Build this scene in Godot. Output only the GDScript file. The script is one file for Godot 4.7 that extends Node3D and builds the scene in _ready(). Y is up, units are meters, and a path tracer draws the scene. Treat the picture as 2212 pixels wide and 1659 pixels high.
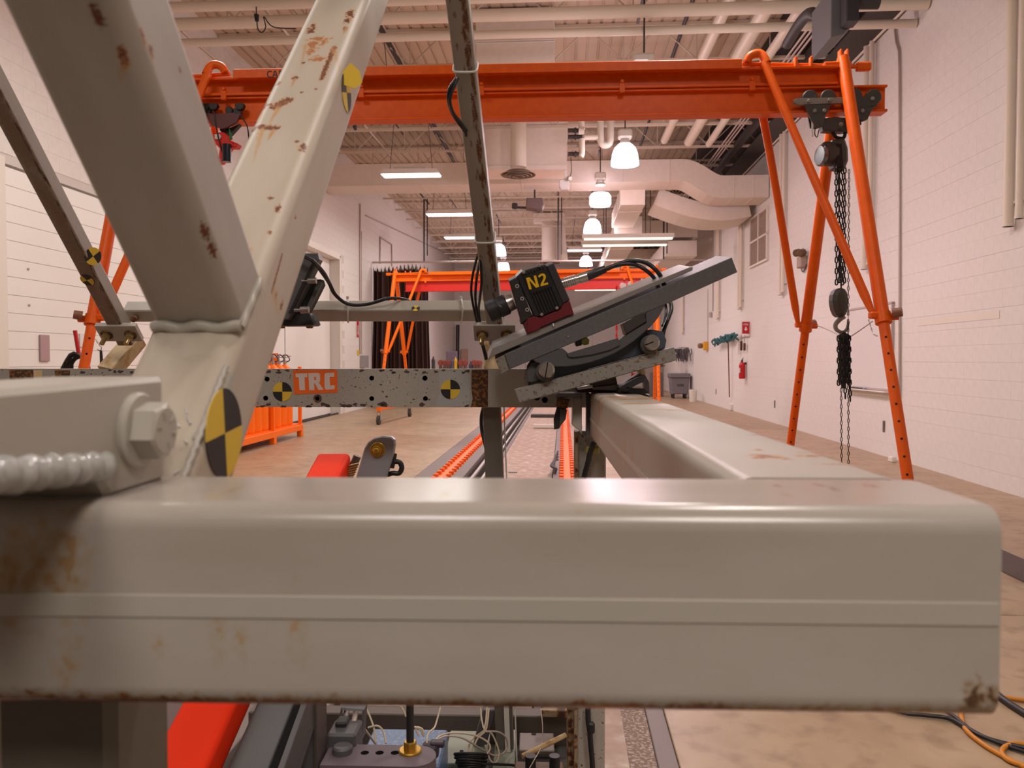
extends Node3D
# A sled test hall: the photograph looks along the room from inside a grey steel sled frame.
# Room axes: x right, y up, -z down the hall. The sled is turned a little in the room; its parts use the sled's own axes.

const F := 1700.0
const EYE := Vector3(0, 1.45, 0)
const YAW := 3.70
const SLED_TURN := 1.88
var cb: Basis
var sb: Basis
var counts := {}
var cur: Node3D
var base := Vector3.ZERO
var rng := RandomNumberGenerator.new()
var M := {}


# ---------------------------------------------------------------- shapes
class Sh:
	var v := PackedVector3Array()
	var n := PackedVector3Array()
	var t := PackedVector2Array()

	func tri(a: Vector3, b: Vector3, c: Vector3, na: Vector3, nb: Vector3, nc: Vector3, ua := Vector2.ZERO, ub := Vector2.ZERO, uc := Vector2.ZERO) -> void:
		if (b - a).cross(c - a).dot(na + nb + nc) > 0.0:
			v.append(a); v.append(c); v.append(b)
			n.append(na); n.append(nc); n.append(nb)
			t.append(ua); t.append(uc); t.append(ub)
		else:
			v.append(a); v.append(b); v.append(c)
			n.append(na); n.append(nb); n.append(nc)
			t.append(ua); t.append(ub); t.append(uc)

	func quad(a: Vector3, b: Vector3, c: Vector3, d: Vector3, nn: Vector3) -> void:
		tri(a, b, c, nn, nn, nn)
		tri(a, c, d, nn, nn, nn)

	# box with chamfered edges
	func box(c: Vector3, s: Vector3, bev := 0.0, bs := Basis.IDENTITY) -> Sh:
		var h := s * 0.5
		var b := minf(bev, minf(h.x, minf(h.y, h.z)) * 0.9)
		for ax in 3:
			var a1 := (ax + 1) % 3
			var a2 := (ax + 2) % 3
			for sg in [-1.0, 1.0]:
				var q := []
				for k in [[-1, -1], [1, -1], [1, 1], [-1, 1]]:
					var p := Vector3.ZERO
					p[ax] = sg * h[ax]
					p[a1] = k[0] * (h[a1] - b)
					p[a2] = k[1] * (h[a2] - b)
					q.append(c + bs * p)
				var nn := Vector3.ZERO
				nn[ax] = sg
				quad(q[0], q[1], q[2], q[3], bs * nn)
		if b <= 0.0:
			return self
		for ax in 3:
			var a1 := (ax + 1) % 3
			var a2 := (ax + 2) % 3
			for s1 in [-1.0, 1.0]:
				for s2 in [-1.0, 1.0]:
					var q := []
					for k in [[-1, 0], [1, 0], [1, 1], [-1, 1]]:
						var p := Vector3.ZERO
						p[ax] = k[0] * (h[ax] - b)
						p[a1] = s1 * (h[a1] - (b if k[1] == 0 else 0.0))
						p[a2] = s2 * (h[a2] - (0.0 if k[1] == 0 else b))
						q.append(c + bs * p)
					var nn := Vector3.ZERO
					nn[a1] = s1
					nn[a2] = s2
					quad(q[0], q[1], q[2], q[3], bs * nn.normalized())
		for sx in [-1.0, 1.0]:
			for sy in [-1.0, 1.0]:
				for sz in [-1.0, 1.0]:
					var sg := Vector3(sx, sy, sz)
					var nn := bs * sg.normalized()
					var p := sg * h
					tri(c + bs * (p - Vector3(0, sy * b, sz * b)), c + bs * (p - Vector3(sx * b, 0, sz * b)), c + bs * (p - Vector3(sx * b, sy * b, 0)), nn, nn, nn)
		return self

	# rounded rectangular tube from p0 to p1; up is the normal of its top face; u runs round the section from the middle of the bottom face, v along it
	func rtube(p0: Vector3, p1: Vector3, w: float, h: float, up: Vector3, r: float, cuts := 1, seg := 5) -> Sh:
		var d := (p1 - p0).normalized()
		var side := d.cross(up).normalized()
		var u := side.cross(d).normalized()
		var pts := [Vector2(0, -h / 2)]
		var nor := [Vector2(0, -1)]
		for k in 4:
			var cx: float = [1, 1, -1, -1][k] * (w / 2 - r)
			var cy: float = [-1, 1, 1, -1][k] * (h / 2 - r)
			for j in seg + 1:
				var a := deg_to_rad(-90.0 + 90.0 * k + 90.0 * j / seg)
				nor.append(Vector2(cos(a), sin(a)))
				pts.append(Vector2(cx, cy) + nor[-1] * r)
			if k < 3:
				nor.append([Vector2(1, 0), Vector2(0, 1), Vector2(-1, 0)][k])
				pts.append([Vector2(w / 2, 0), Vector2(0, h / 2), Vector2(-w / 2, 0)][k])
		pts.append(pts[0])
		nor.append(nor[0])
		var us := [0.0]
		for i in range(1, pts.size()):
			us.append(us[-1] + pts[i].distance_to(pts[i - 1]))
		var tot: float = us[-1]
		for c in cuts:
			var q0 := p0.lerp(p1, float(c) / cuts)
			var q1 := p0.lerp(p1, float(c + 1) / cuts)
			for i in pts.size() - 1:
				var a: Vector3 = side * pts[i].x + u * pts[i].y
				var b: Vector3 = side * pts[i + 1].x + u * pts[i + 1].y
				var na: Vector3 = side * nor[i].x + u * nor[i].y
				var nb: Vector3 = side * nor[i + 1].x + u * nor[i + 1].y
				var ua := Vector2(us[i] / tot, float(c) / cuts)
				var ub := Vector2(us[i + 1] / tot, float(c) / cuts)
				var dv := Vector2(0, 1.0 / cuts)
				tri(q0 + a, q0 + b, q1 + b, na, nb, nb, ua, ub, ub + dv)
				tri(q0 + a, q1 + b, q1 + a, na, nb, na, ua, ub + dv, ua + dv)
		for e in 2:
			var o: Vector3 = [p0, p1][e]
			var nn: Vector3 = [-d, d][e]
			for i in pts.size() - 1:
				tri(o, o + side * pts[i].x + u * pts[i].y, o + side * pts[i + 1].x + u * pts[i + 1].y, nn, nn, nn, Vector2(0.5, e), Vector2(us[i] / tot, e), Vector2(us[i + 1] / tot, e))
		return self

	func cyl(p0: Vector3, p1: Vector3, r0: float, r1 := -1.0, seg := 14, caps := true) -> Sh:
		if r1 < 0.0:
			r1 = r0
		var d := (p1 - p0).normalized()
		var s := d.cross(Vector3.UP if absf(d.y) < 0.9 else Vector3.RIGHT).normalized()
		var u := s.cross(d)
		var tilt := d * (r0 - r1) / maxf(p0.distance_to(p1), 1e-5)
		for i in seg:
			var a := s * cos(TAU * i / seg) + u * sin(TAU * i / seg)
			var b := s * cos(TAU * (i + 1) / seg) + u * sin(TAU * (i + 1) / seg)
			var na := (a + tilt).normalized()
			var nb := (b + tilt).normalized()
			if r0 > 0.0:
				tri(p0 + a * r0, p0 + b * r0, p1 + b * r1, na, nb, nb)
			if r1 > 0.0:
				tri(p0 + a * r0, p1 + b * r1, p1 + a * r1, na, nb, na)
			if caps:
				tri(p0, p0 + a * r0, p0 + b * r0, -d, -d, -d)
				tri(p1, p1 + a * r1, p1 + b * r1, d, d, d)
		return self

	# disc with a thickness and rounded rim, axis d
	func knob(c: Vector3, d: Vector3, r: float, th: float, bev: float, seg := 20) -> Sh:
		d = d.normalized()
		cyl(c, c + d * (th - bev), r, r, seg)
		cyl(c + d * (th - bev), c + d * th, r, r - bev, seg)
		return self

	# hexagonal head or nut with flat sides, chamfered at its outer face
	func hexn(c: Vector3, d: Vector3, r: float, th: float, ch := 0.001, turn := 0.0) -> Sh:
		d = d.normalized()
		var s := d.cross(Vector3.UP if absf(d.y) < 0.9 else Vector3.RIGHT).normalized()
		var u := d.cross(s)
		var p := []
		for k in 6:
			p.append(Vector2(cos(TAU * k / 6.0 + turn), sin(TAU * k / 6.0 + turn)) * r)
		return prism(p, Transform3D(Basis(s, u, d), c + d * th), th, ch)

	# sweep of a round section along a list of points
	func sweep(p: Array, r: float, seg := 7, r1 := -1.0) -> Sh:
		if r1 < 0.0:
			r1 = r
		var ref := Vector3.UP
		var last := []
		for i in p.size():
			var d: Vector3 = (p[mini(i + 1, p.size() - 1)] - p[maxi(i - 1, 0)]).normalized()
			if i == 0 and absf(d.dot(ref)) > 0.9:
				ref = Vector3.RIGHT
			var s := d.cross(ref).normalized()
			ref = s.cross(d).normalized()
			var rr := lerpf(r, r1, float(i) / maxi(p.size() - 1, 1))
			var ring := []
			for k in seg:
				var a := s * cos(TAU * k / seg) + ref * sin(TAU * k / seg)
				ring.append([p[i] + a * rr, a])
			if last.size():
				for k in seg:
					var k2 := (k + 1) % seg
					tri(last[k][0], last[k2][0], ring[k2][0], last[k][1], last[k2][1], ring[k2][1])
					tri(last[k][0], ring[k2][0], ring[k][0], last[k][1], ring[k2][1], ring[k][1])
			if i == 0 or i == p.size() - 1:
				var nn := -d if i == 0 else d
				for k in seg:
					tri(p[i], ring[k][0], ring[(k + 1) % seg][0], nn, nn, nn)
			last = ring
		return self

	# turned profile: [radius, height] pairs along axis d from o
	func lathe(o: Vector3, d: Vector3, prof: Array, seg := 20) -> Sh:
		for i in prof.size() - 1:
			var a: Array = prof[i]
			var b: Array = prof[i + 1]
			if absf(a[1] - b[1]) < 1e-6:
				ring(o + d * a[1], d if a[0] > b[0] else -d, a[0], b[0], seg)
			else:
				cyl(o + d * a[1], o + d * b[1], maxf(a[0], 1e-5), maxf(b[0], 1e-5), seg, false)
		return self

	func ring(c: Vector3, d: Vector3, ra: float, rb: float, seg := 20) -> Sh:
		var s := d.cross(Vector3.UP if absf(d.y) < 0.9 else Vector3.RIGHT).normalized()
		var u := s.cross(d)
		for i in seg:
			var a := s * cos(TAU * i / seg) + u * sin(TAU * i / seg)
			var b := s * cos(TAU * (i + 1) / seg) + u * sin(TAU * (i + 1) / seg)
			quad(c + a * ra, c + b * ra, c + b * rb, c + a * rb, d)
		return self

	# polygon in the xy plane of xf, front at z = 0, going back by th, chamfer ch on the front rim
	func prism(poly: Array, xf: Transform3D, th: float, ch := 0.0) -> Sh:
		var p := PackedVector2Array(poly)
		if Geometry2D.is_polygon_clockwise(p):
			p.reverse()
		var k := p.size()
		var q := PackedVector2Array()
		for i in k:
			var e0 := (p[i] - p[(i + k - 1) % k]).normalized()
			var e1 := (p[(i + 1) % k] - p[i]).normalized()
			var m := (Vector2(e0.y, -e0.x) + Vector2(e1.y, -e1.x))
			m = m.normalized() / maxf(0.4, m.normalized().dot(Vector2(e1.y, -e1.x)))
			q.append(p[i] - m * ch)
		var idx := Geometry2D.triangulate_polygon(q)
		var f := xf.basis.z.normalized()
		var at := func(w: Vector2, z: float) -> Vector3: return xf * Vector3(w.x, w.y, z)
		for i in range(0, idx.size(), 3):
			tri(at.call(q[idx[i]], 0), at.call(q[idx[i + 1]], 0), at.call(q[idx[i + 2]], 0), f, f, f)
			tri(at.call(p[idx[i]], -th), at.call(p[idx[i + 1]], -th), at.call(p[idx[i + 2]], -th), -f, -f, -f)
		for i in k:
			var j := (i + 1) % k
			var e := (p[j] - p[i]).normalized()
			var nn := (xf.basis * Vector3(e.y, -e.x, 0)).normalized()
			quad(at.call(p[i], -ch), at.call(p[j], -ch), at.call(p[j], -th), at.call(p[i], -th), nn)
			if ch > 0.0:
				quad(at.call(q[i], 0), at.call(q[j], 0), at.call(p[j], -ch), at.call(p[i], -ch), (nn + f).normalized())
		return self

	# chain of oval links from p0 to p1
	func chain(p0: Vector3, p1: Vector3, pitch: float, wide: float, wire: float) -> Sh:
		var d := (p1 - p0).normalized()
		var s := d.cross(Vector3.UP if absf(d.y) < 0.9 else Vector3.BACK).normalized()
		var u := s.cross(d)
		var k := int(p0.distance_to(p1) / pitch)
		for i in k:
			var c := p0 + d * pitch * (i + 0.5)
			var side := s if i % 2 == 0 else u
			side = (side + (u if i % 2 == 0 else s) * 0.25).normalized()
			var half := pitch * 0.5 + wire * 1.0
			var loop := []
			var bend := wide * 0.5 - wire
			for j in 11:
				var a := TAU * (j % 10) / 10.0
				var off := (half - wide * 0.5) * (1.0 if sin(a) >= 0.0 else -1.0)
				loop.append(c + side * cos(a) * bend + d * (sin(a) * bend + off))
			sweep(loop, wire, 5)
		return self

	func mesh_of(mat: Material) -> ArrayMesh:
		var m := ArrayMesh.new()
		add_to(m, mat)
		return m

	func add_to(m: ArrayMesh, mat: Material) -> void:
		if v.is_empty():
			return
		var a := []
		a.resize(Mesh.ARRAY_MAX)
		a[Mesh.ARRAY_VERTEX] = v
		a[Mesh.ARRAY_NORMAL] = n
		a[Mesh.ARRAY_TEX_UV] = t
		m.add_surface_from_arrays(Mesh.PRIMITIVE_TRIANGLES, a)
		m.surface_set_material(m.get_surface_count() - 1, mat)


# ---------------------------------------------------------------- naming and placing
func numbered(parent: Node, called: String) -> String:
	var key := "%d/%s" % [parent.get_instance_id(), called]
	var k: int = counts.get(key, 0)
	counts[key] = k + 1
	return called if k == 0 else "%s_%03d" % [called, k]


func tag(o: Node, label: String, category := "", group := "") -> Node:
	if label:
		o.set_meta("label", label)
	if category:
		o.set_meta("category", category)
	if group:
		o.set_meta("group", group)
	return o


# a top-level thing: a Node3D at its base; its parts are given in room axes, or in the sled's axes if sled is true
func thing(called: String, label: String, category: String, at: Vector3, group := "", sled := false) -> Node3D:
	var o := Node3D.new()
	o.name = numbered(self, called)
	add_child(o)
	base = at
	o.position = sb * at if sled else at
	if sled:
		o.basis = sb
	cur = o
	return tag(o, label, category, group)


func setting(called: String) -> Node3D:
	var o := Node3D.new()
	o.name = numbered(self, called)
	add_child(o)
	o.set_meta("kind", "structure")
	base = Vector3.ZERO
	cur = o
	return o


func part(called: String, sh: Sh, mat: Material, parent: Node = null, label := "") -> MeshInstance3D:
	return part_of(called, sh.mesh_of(mat), parent, label)


func part2(called: String, sh: Sh, mat: Material, sh2: Sh, mat2: Material, parent: Node = null, label := "") -> MeshInstance3D:
	var m := sh.mesh_of(mat)
	sh2.add_to(m, mat2)
	return part_of(called, m, parent, label)


func part_of(called: String, m: Mesh, parent: Node = null, label := "") -> MeshInstance3D:
	var o := MeshInstance3D.new()
	var to: Node = parent if parent else cur
	o.mesh = m
	o.name = numbered(to, called)
	to.add_child(o)
	if to == cur:
		o.position = -base
	if label:
		o.set_meta("label", label)
	return o


# a thing of one mesh
func single(called: String, sh: Sh, mat: Material, label: String, category: String, group := "", sled := false) -> MeshInstance3D:
	var lo := Vector3.INF
	var hi := -Vector3.INF
	for p in sh.v:
		lo = lo.min(p)
		hi = hi.max(p)
	var at := Vector3((lo.x + hi.x) / 2, lo.y, (lo.z + hi.z) / 2)
	for i in sh.v.size():
		sh.v[i] -= at
	var o := MeshInstance3D.new()
	o.mesh = sh.mesh_of(mat)
	o.name = numbered(self, called)
	add_child(o)
	o.position = sb * at if sled else at
	if sled:
		o.basis = sb
	tag(o, label, category, group)
	return o


func S_() -> Sh:
	return Sh.new()


# measured directions: the point of the plane z = -d (room or sled axes), of a wall x = w, or of the floor, on the sight line of a photo pixel
func ray(px: float, py: float) -> Vector3:
	return cb * Vector3((px - 1106.0) / F, (829.5 - py) / F, -1)


func R(px: float, py: float, d: float) -> Vector3:
	var r := ray(px, py)
	return EYE + r * (d / -r.z)


func W(px: float, py: float, x: float) -> Vector3:
	var r := ray(px, py)
	return EYE + r * (x / r.x)


func G(px: float, py: float, y := 0.0) -> Vector3:
	var r := ray(px, py)
	return EYE + r * ((y - EYE.y) / r.y)


func S(px: float, py: float, d: float) -> Vector3:
	var r := sb.inverse() * ray(px, py)
	return EYE + r * (d / -r.z)


# sled axes, from the eye: x, height above the eye, distance ahead
func E(x: float, y: float, d: float) -> Vector3:
	return Vector3(x, EYE.y + y, -d)


# outline measured in the photo, laid on a plane of the thing: returns its points in that plane's own axes
func outline(px: Array, pl: Transform3D, sled := true) -> Array:
	var out := []
	for q in px:
		var r := ray(q.x, q.y)
		if sled:
			r = sb.inverse() * r
		var k := (pl.origin - EYE).dot(pl.basis.z) / r.dot(pl.basis.z)
		var w := pl.basis.inverse() * (EYE + r * k - pl.origin)
		out.append(Vector2(w.x, w.y))
	return out


func facing(d: float) -> Transform3D:
	return Transform3D(Basis.IDENTITY, Vector3(0, EYE.y, -d))


func pts(a: Array) -> Array:
	var out := []
	for i in range(0, a.size(), 2):
		out.append(Vector2(a[i], a[i + 1]))
	return out


# cut-out plate: photo outline at distance d, thickness th
func plate(a: Array, d: float, th: float, sled := true, ch := 0.0015) -> Sh:
	return S_().prism(outline(pts(a), facing(d), sled), facing(d), th, ch)


func curve(p: Array, k := 6) -> Array:
	var out := []
	for i in p.size() - 1:
		var a: Vector3 = p[maxi(i - 1, 0)]
		var b: Vector3 = p[i]
		var c: Vector3 = p[i + 1]
		var e: Vector3 = p[mini(i + 2, p.size() - 1)]
		for j in k:
			out.append(b.cubic_interpolate(c, a, e, float(j) / k))
	out.append(p[-1])
	return out


# line of pixels with distances -> smooth curve, [px, py, d, ...]
func cable(a: Array, sled := true, k := 6) -> Array:
	var p := []
	for i in range(0, a.size(), 3):
		p.append(S(a[i], a[i + 1], a[i + 2]) if sled else R(a[i], a[i + 1], a[i + 2]))
	return curve(p, k)


# ---------------------------------------------------------------- materials
func mat(c: Color, rough := 0.6, metal := 0.0) -> StandardMaterial3D:
	var m := StandardMaterial3D.new()
	m.albedo_color = c
	m.roughness = rough
	m.metallic = metal
	return m


func noise(freq: float, seed_: int, oct := 4, type := FastNoiseLite.TYPE_SIMPLEX_SMOOTH) -> FastNoiseLite:
	var f := FastNoiseLite.new()
	f.noise_type = type
	f.frequency = freq
	f.seed = seed_
	f.fractal_octaves = oct
	return f


func grad(stops: Array) -> Gradient:
	var g := Gradient.new()
	var o := PackedFloat32Array()
	var c := PackedColorArray()
	for s in stops:
		o.append(s[0])
		c.append(s[1])
	g.offsets = o
	g.colors = c
	return g


func ntex(freq: float, seed_: int, stops: Array, size := 512, oct := 4, normal := 0.0) -> NoiseTexture2D:
	var x := NoiseTexture2D.new()
	x.width = size
	x.height = size
	x.seamless = true
	x.noise = noise(freq, seed_, oct)
	if normal > 0.0:
		x.as_normal_map = true
		x.bump_strength = normal
	else:
		x.color_ramp = grad(stops)
	return x


# surface with a noise-driven colour, mapped on three planes in metres: scale = repeats per metre
func noisy(freq: float, seed_: int, stops: Array, scale: float, rough: float, metal := 0.0, oct := 4, size := 512) -> StandardMaterial3D:
	var m := mat(Color.WHITE, rough, metal)
	m.albedo_texture = ntex(freq, seed_, stops, size, oct)
	m.uv1_triplanar = true
	m.uv1_scale = Vector3.ONE * scale
	return m


func glow(c: Color, e: float) -> StandardMaterial3D:
	var m := mat(c, 0.5)
	m.emission_enabled = true
	m.emission = c
	m.emission_energy_multiplier = e
	return m


func srgb(r: float, g: float, b: float) -> Color:
	return Color(r, g, b)


func palette() -> void:
	var grey := Color(0.67, 0.645, 0.60)
	M.paint = noisy(0.006, 3, [[0.0, grey.darkened(0.07)], [0.5, grey], [1.0, grey.lightened(0.06)]], 3.0, 0.3)
	M.paint_plain = mat(grey, 0.32)
	M.worn = noisy(0.02, 11, [[0.0, Color(0.62, 0.60, 0.565)], [0.76, Color(0.66, 0.635, 0.595)], [0.80, Color(0.60, 0.50, 0.40)], [0.83, Color(0.40, 0.30, 0.26)], [1.0, Color(0.32, 0.23, 0.2)]], 4.0, 0.5, 0.0, 5, 1024)
	M.rusty = noisy(0.012, 21, [[0.0, Color(0.62, 0.55, 0.45)], [0.42, Color(0.58, 0.5, 0.4)], [0.52, Color(0.55, 0.36, 0.18)], [0.62, Color(0.33, 0.2, 0.12)], [1.0, Color(0.22, 0.14, 0.1)]], 5.0, 0.7, 0.0, 5)
	M.streaky = noisy(0.016, 33, [[0.0, Color(0.63, 0.61, 0.575)], [0.60, Color(0.6, 0.58, 0.55)], [0.66, Color(0.55, 0.46, 0.37)], [0.74, Color(0.40, 0.28, 0.2)], [1.0, Color(0.30, 0.2, 0.15)]], 4.0, 0.4, 0.0, 5, 1024)
	M.streaky.uv1_scale = Vector3(5.5, 2.2, 2.2)
	M.rust_patch = noisy(0.02, 41, [[0.0, Color(0.26, 0.19, 0.14)], [0.45, Color(0.3, 0.21, 0.14)], [0.6, Color(0.5, 0.32, 0.16)], [1.0, Color(0.62, 0.42, 0.22)]], 9.0, 0.8, 0.0, 5)
	M.cream = noisy(0.012, 51, [[0.0, Color(0.86, 0.74, 0.53)], [0.5, Color(0.84, 0.75, 0.58)], [0.7, Color(0.78, 0.6, 0.38)], [1.0, Color(0.5, 0.32, 0.18)]], 4.0, 0.5)
	M.dark = mat(Color(0.30, 0.295, 0.30), 0.45)
	M.slab = noisy(0.03, 61, [[0.0, Color(0.345, 0.34, 0.345)], [1.0, Color(0.40, 0.395, 0.40)]], 6.0, 0.45)
	M.slate = mat(Color(0.43, 0.425, 0.435), 0.45)
	M.under = mat(Color(0.40, 0.375, 0.335), 0.5)
	M.top_plate = mat(Color(0.52, 0.50, 0.49), 0.4)
	M.bluish = mat(Color(0.25, 0.285, 0.33), 0.5)
	M.black = mat(Color(0.125, 0.118, 0.125), 0.5)
	M.rubber = mat(Color(0.12, 0.11, 0.13), 0.38)
	M.hole = mat(Color(0.03, 0.025, 0.02), 0.9)
	M.steel = mat(Color(0.72, 0.70, 0.68), 0.28, 0.9)
	M.bar = noisy(0.02, 71, [[0.0, Color(0.5, 0.485, 0.46)], [0.6, Color(0.53, 0.51, 0.48)], [0.72, Color(0.48, 0.43, 0.38)], [0.8, Color(0.42, 0.33, 0.27)], [1.0, Color(0.36, 0.26, 0.2)]], 7.0, 0.55, 0.0, 5)
	M.zinc = mat(Color(0.70, 0.62, 0.42), 0.35, 0.8)
	M.brass = mat(Color(0.82, 0.65, 0.27), 0.3, 0.9)
	M.white = mat(Color(0.86, 0.85, 0.84), 0.5)
	M.tie = mat(Color(0.82, 0.80, 0.78), 0.4)
	M.yellow = mat(Color(0.86, 0.72, 0.22), 0.55)
	M.sticker_black = mat(Color(0.13, 0.125, 0.13), 0.5)
	M.orange = noisy(0.01, 81, [[0.0, Color(0.86, 0.34, 0.03)], [1.0, Color(0.91, 0.38, 0.04)]], 2.0, 0.42)
	M.orange.metallic_specular = 0.35
	M.orange_far = mat(Color(0.97, 0.45, 0.05), 0.42)
	M.orange_far.metallic_specular = 0.35
	M.orange_red = mat(Color(0.84, 0.16, 0.12), 0.4)
	M.rail_orange = mat(Color(0.97, 0.50, 0.28), 0.6)
	M.arm_red = mat(Color(0.95, 0.21, 0.055), 0.6)
	M.arm_red.metallic_specular = 0.25
	M.wall = noisy(0.02, 91, [[0.0, Color(0.86, 0.845, 0.825)], [1.0, Color(0.885, 0.87, 0.85)]], 0.8, 0.75)
	M.joint = mat(Color(0.805, 0.785, 0.76), 0.85)
	M.door_panel = mat(Color(0.90, 0.895, 0.87), 0.5)
	M.trim = mat(Color(0.87, 0.85, 0.81), 0.55)
	M.duct = noisy(0.02, 95, [[0.0, Color(0.86, 0.82, 0.77)], [1.0, Color(0.89, 0.85, 0.81)]], 0.6, 0.6)
	M.deck = mat(Color(0.80, 0.725, 0.645), 0.65)
	M.joist = mat(Color(0.82, 0.765, 0.70), 0.6)
	M.pipe = mat(Color(0.87, 0.83, 0.77), 0.5)
	M.conduit = mat(Color(0.72, 0.66, 0.63), 0.4, 0.3)
	M.iron = mat(Color(0.20, 0.185, 0.19), 0.6)
	M.heater = mat(Color(0.37, 0.37, 0.39), 0.5)
	M.girder = mat(Color(0.24, 0.22, 0.21), 0.7)
	M.floor = noisy(0.004, 101, [[0.0, Color(0.60, 0.50, 0.395)], [0.35, Color(0.645, 0.55, 0.44)], [0.65, Color(0.67, 0.575, 0.465)], [1.0, Color(0.70, 0.61, 0.505)]], 0.35, 0.42, 0.0, 6, 1024)
	M.floor.detail_enabled = true
	M.floor.detail_blend_mode = BaseMaterial3D.BLEND_MODE_MUL
	M.floor.detail_albedo = ntex(0.03, 103, [[0.0, Color(0.84, 0.82, 0.80)], [0.5, Color(1, 1, 1)], [1.0, Color(1, 1, 1)]], 512, 5)
	M.concrete = noisy(0.01, 111, [[0.0, Color(0.58, 0.48, 0.41)], [0.5, Color(0.64, 0.54, 0.47)], [0.75, Color(0.68, 0.6, 0.54)], [1.0, Color(0.8, 0.74, 0.7)]], 1.2, 0.6, 0.0, 6)
	M.speckled = noisy(0.05, 115, [[0.0, Color(0.45, 0.36, 0.31)], [0.5, Color(0.51, 0.42, 0.37)], [0.62, Color(0.62, 0.55, 0.51)], [1.0, Color(0.74, 0.69, 0.66)]], 2.0, 0.8, 0.0, 5)
	M.track_steel = mat(Color(0.46, 0.42, 0.405), 0.55, 0.3)
	M.curtain = mat(Color(0.23, 0.125, 0.10), 0.7)
	M.rug = noisy(0.05, 121, [[0.0, Color(0.33, 0.28, 0.27)], [1.0, Color(0.42, 0.36, 0.34)]], 4.0, 0.9)
	M.red = mat(Color(0.72, 0.07, 0.08), 0.35)
	M.mauve = mat(Color(0.66, 0.55, 0.56), 0.4)
	M.chain = mat(Color(0.13, 0.115, 0.11), 0.45, 0.5)
	M.trolley = mat(Color(0.245, 0.225, 0.205), 0.5)
	M.lamp = glow(Color(1, 0.955, 1.0), 5.0)
	M.tube_light = glow(Color(1, 0.99, 1.0), 4.5)
	M.strip_light = glow(Color(1, 1.0, 0.93), 1.4)
	M.grease = mat(Color(0.36, 0.18, 0.18), 0.5)
	M.bin = mat(Color(0.46, 0.44, 0.46), 0.6)
	M.maroon = mat(Color(0.42, 0.09, 0.13), 0.45)
	M.wire = mat(Color(0.80, 0.74, 0.64), 0.5)
	M.blue = noisy(0.04, 131, [[0.0, Color(0.33, 0.44, 0.60)], [0.6, Color(0.38, 0.49, 0.64)], [1.0, Color(0.62, 0.68, 0.76)]], 4.0, 0.4)


# ---------------------------------------------------------------- the hall
const LEFT := -5.95
const RIGHT := 4.83
const DECK := 7.05
const NEAR := 14.0
const FAR := -43.0


func block_wall(w: Node3D, x: float, facing_x: float, spans: Array, keep: Callable) -> void:
	# painted concrete blocks 0.4 x 0.2 m, each a little proud of its joints: those near enough to tell apart are parts
	var blocks: Array[Mesh] = []
	for k in 3:
		var dz: float = [0.0, 0.0015, -0.001][k]
		blocks.append(S_().box(Vector3(facing_x * (dz - 0.004), 0, 0), Vector3(0.02, 0.2022, 0.4032), 0.0016).mesh_of(M.wall))
	var rest: Array[Transform3D] = []
	var singles := 0
	for row in 35:
		var y := 0.1 + row * 0.203
		for col in 142:
			var z := NEAR - 0.2 - col * 0.404 - (0.202 if row % 2 else 0.0)
			var free := z > FAR + 0.2
			for s in spans:
				if z - 0.2 < s[0] and z + 0.2 > s[1] and y - 0.1 < s[2]:
					free = false
			if not free:
				continue
			if keep.call(y, z) and singles < 298:
				singles += 1
				var o := part_of("block", blocks[(row * 7 + col * 3) % 3], w)
				o.position = Vector3(x, y, z)
			else:
				rest.append(Transform3D(Basis.IDENTITY, Vector3(x, y, z)))
	var mm := MultiMesh.new()
	mm.transform_format = MultiMesh.TRANSFORM_3D
	mm.mesh = blocks[0]
	mm.instance_count = rest.size()
	for i in rest.size():
		mm.set_instance_transform(i, rest[i])
	var f := MultiMeshInstance3D.new()
	f.multimesh = mm
	f.name = "block_field"
	f.set_meta("kind", "stuff")
	w.add_child(f)


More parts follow.
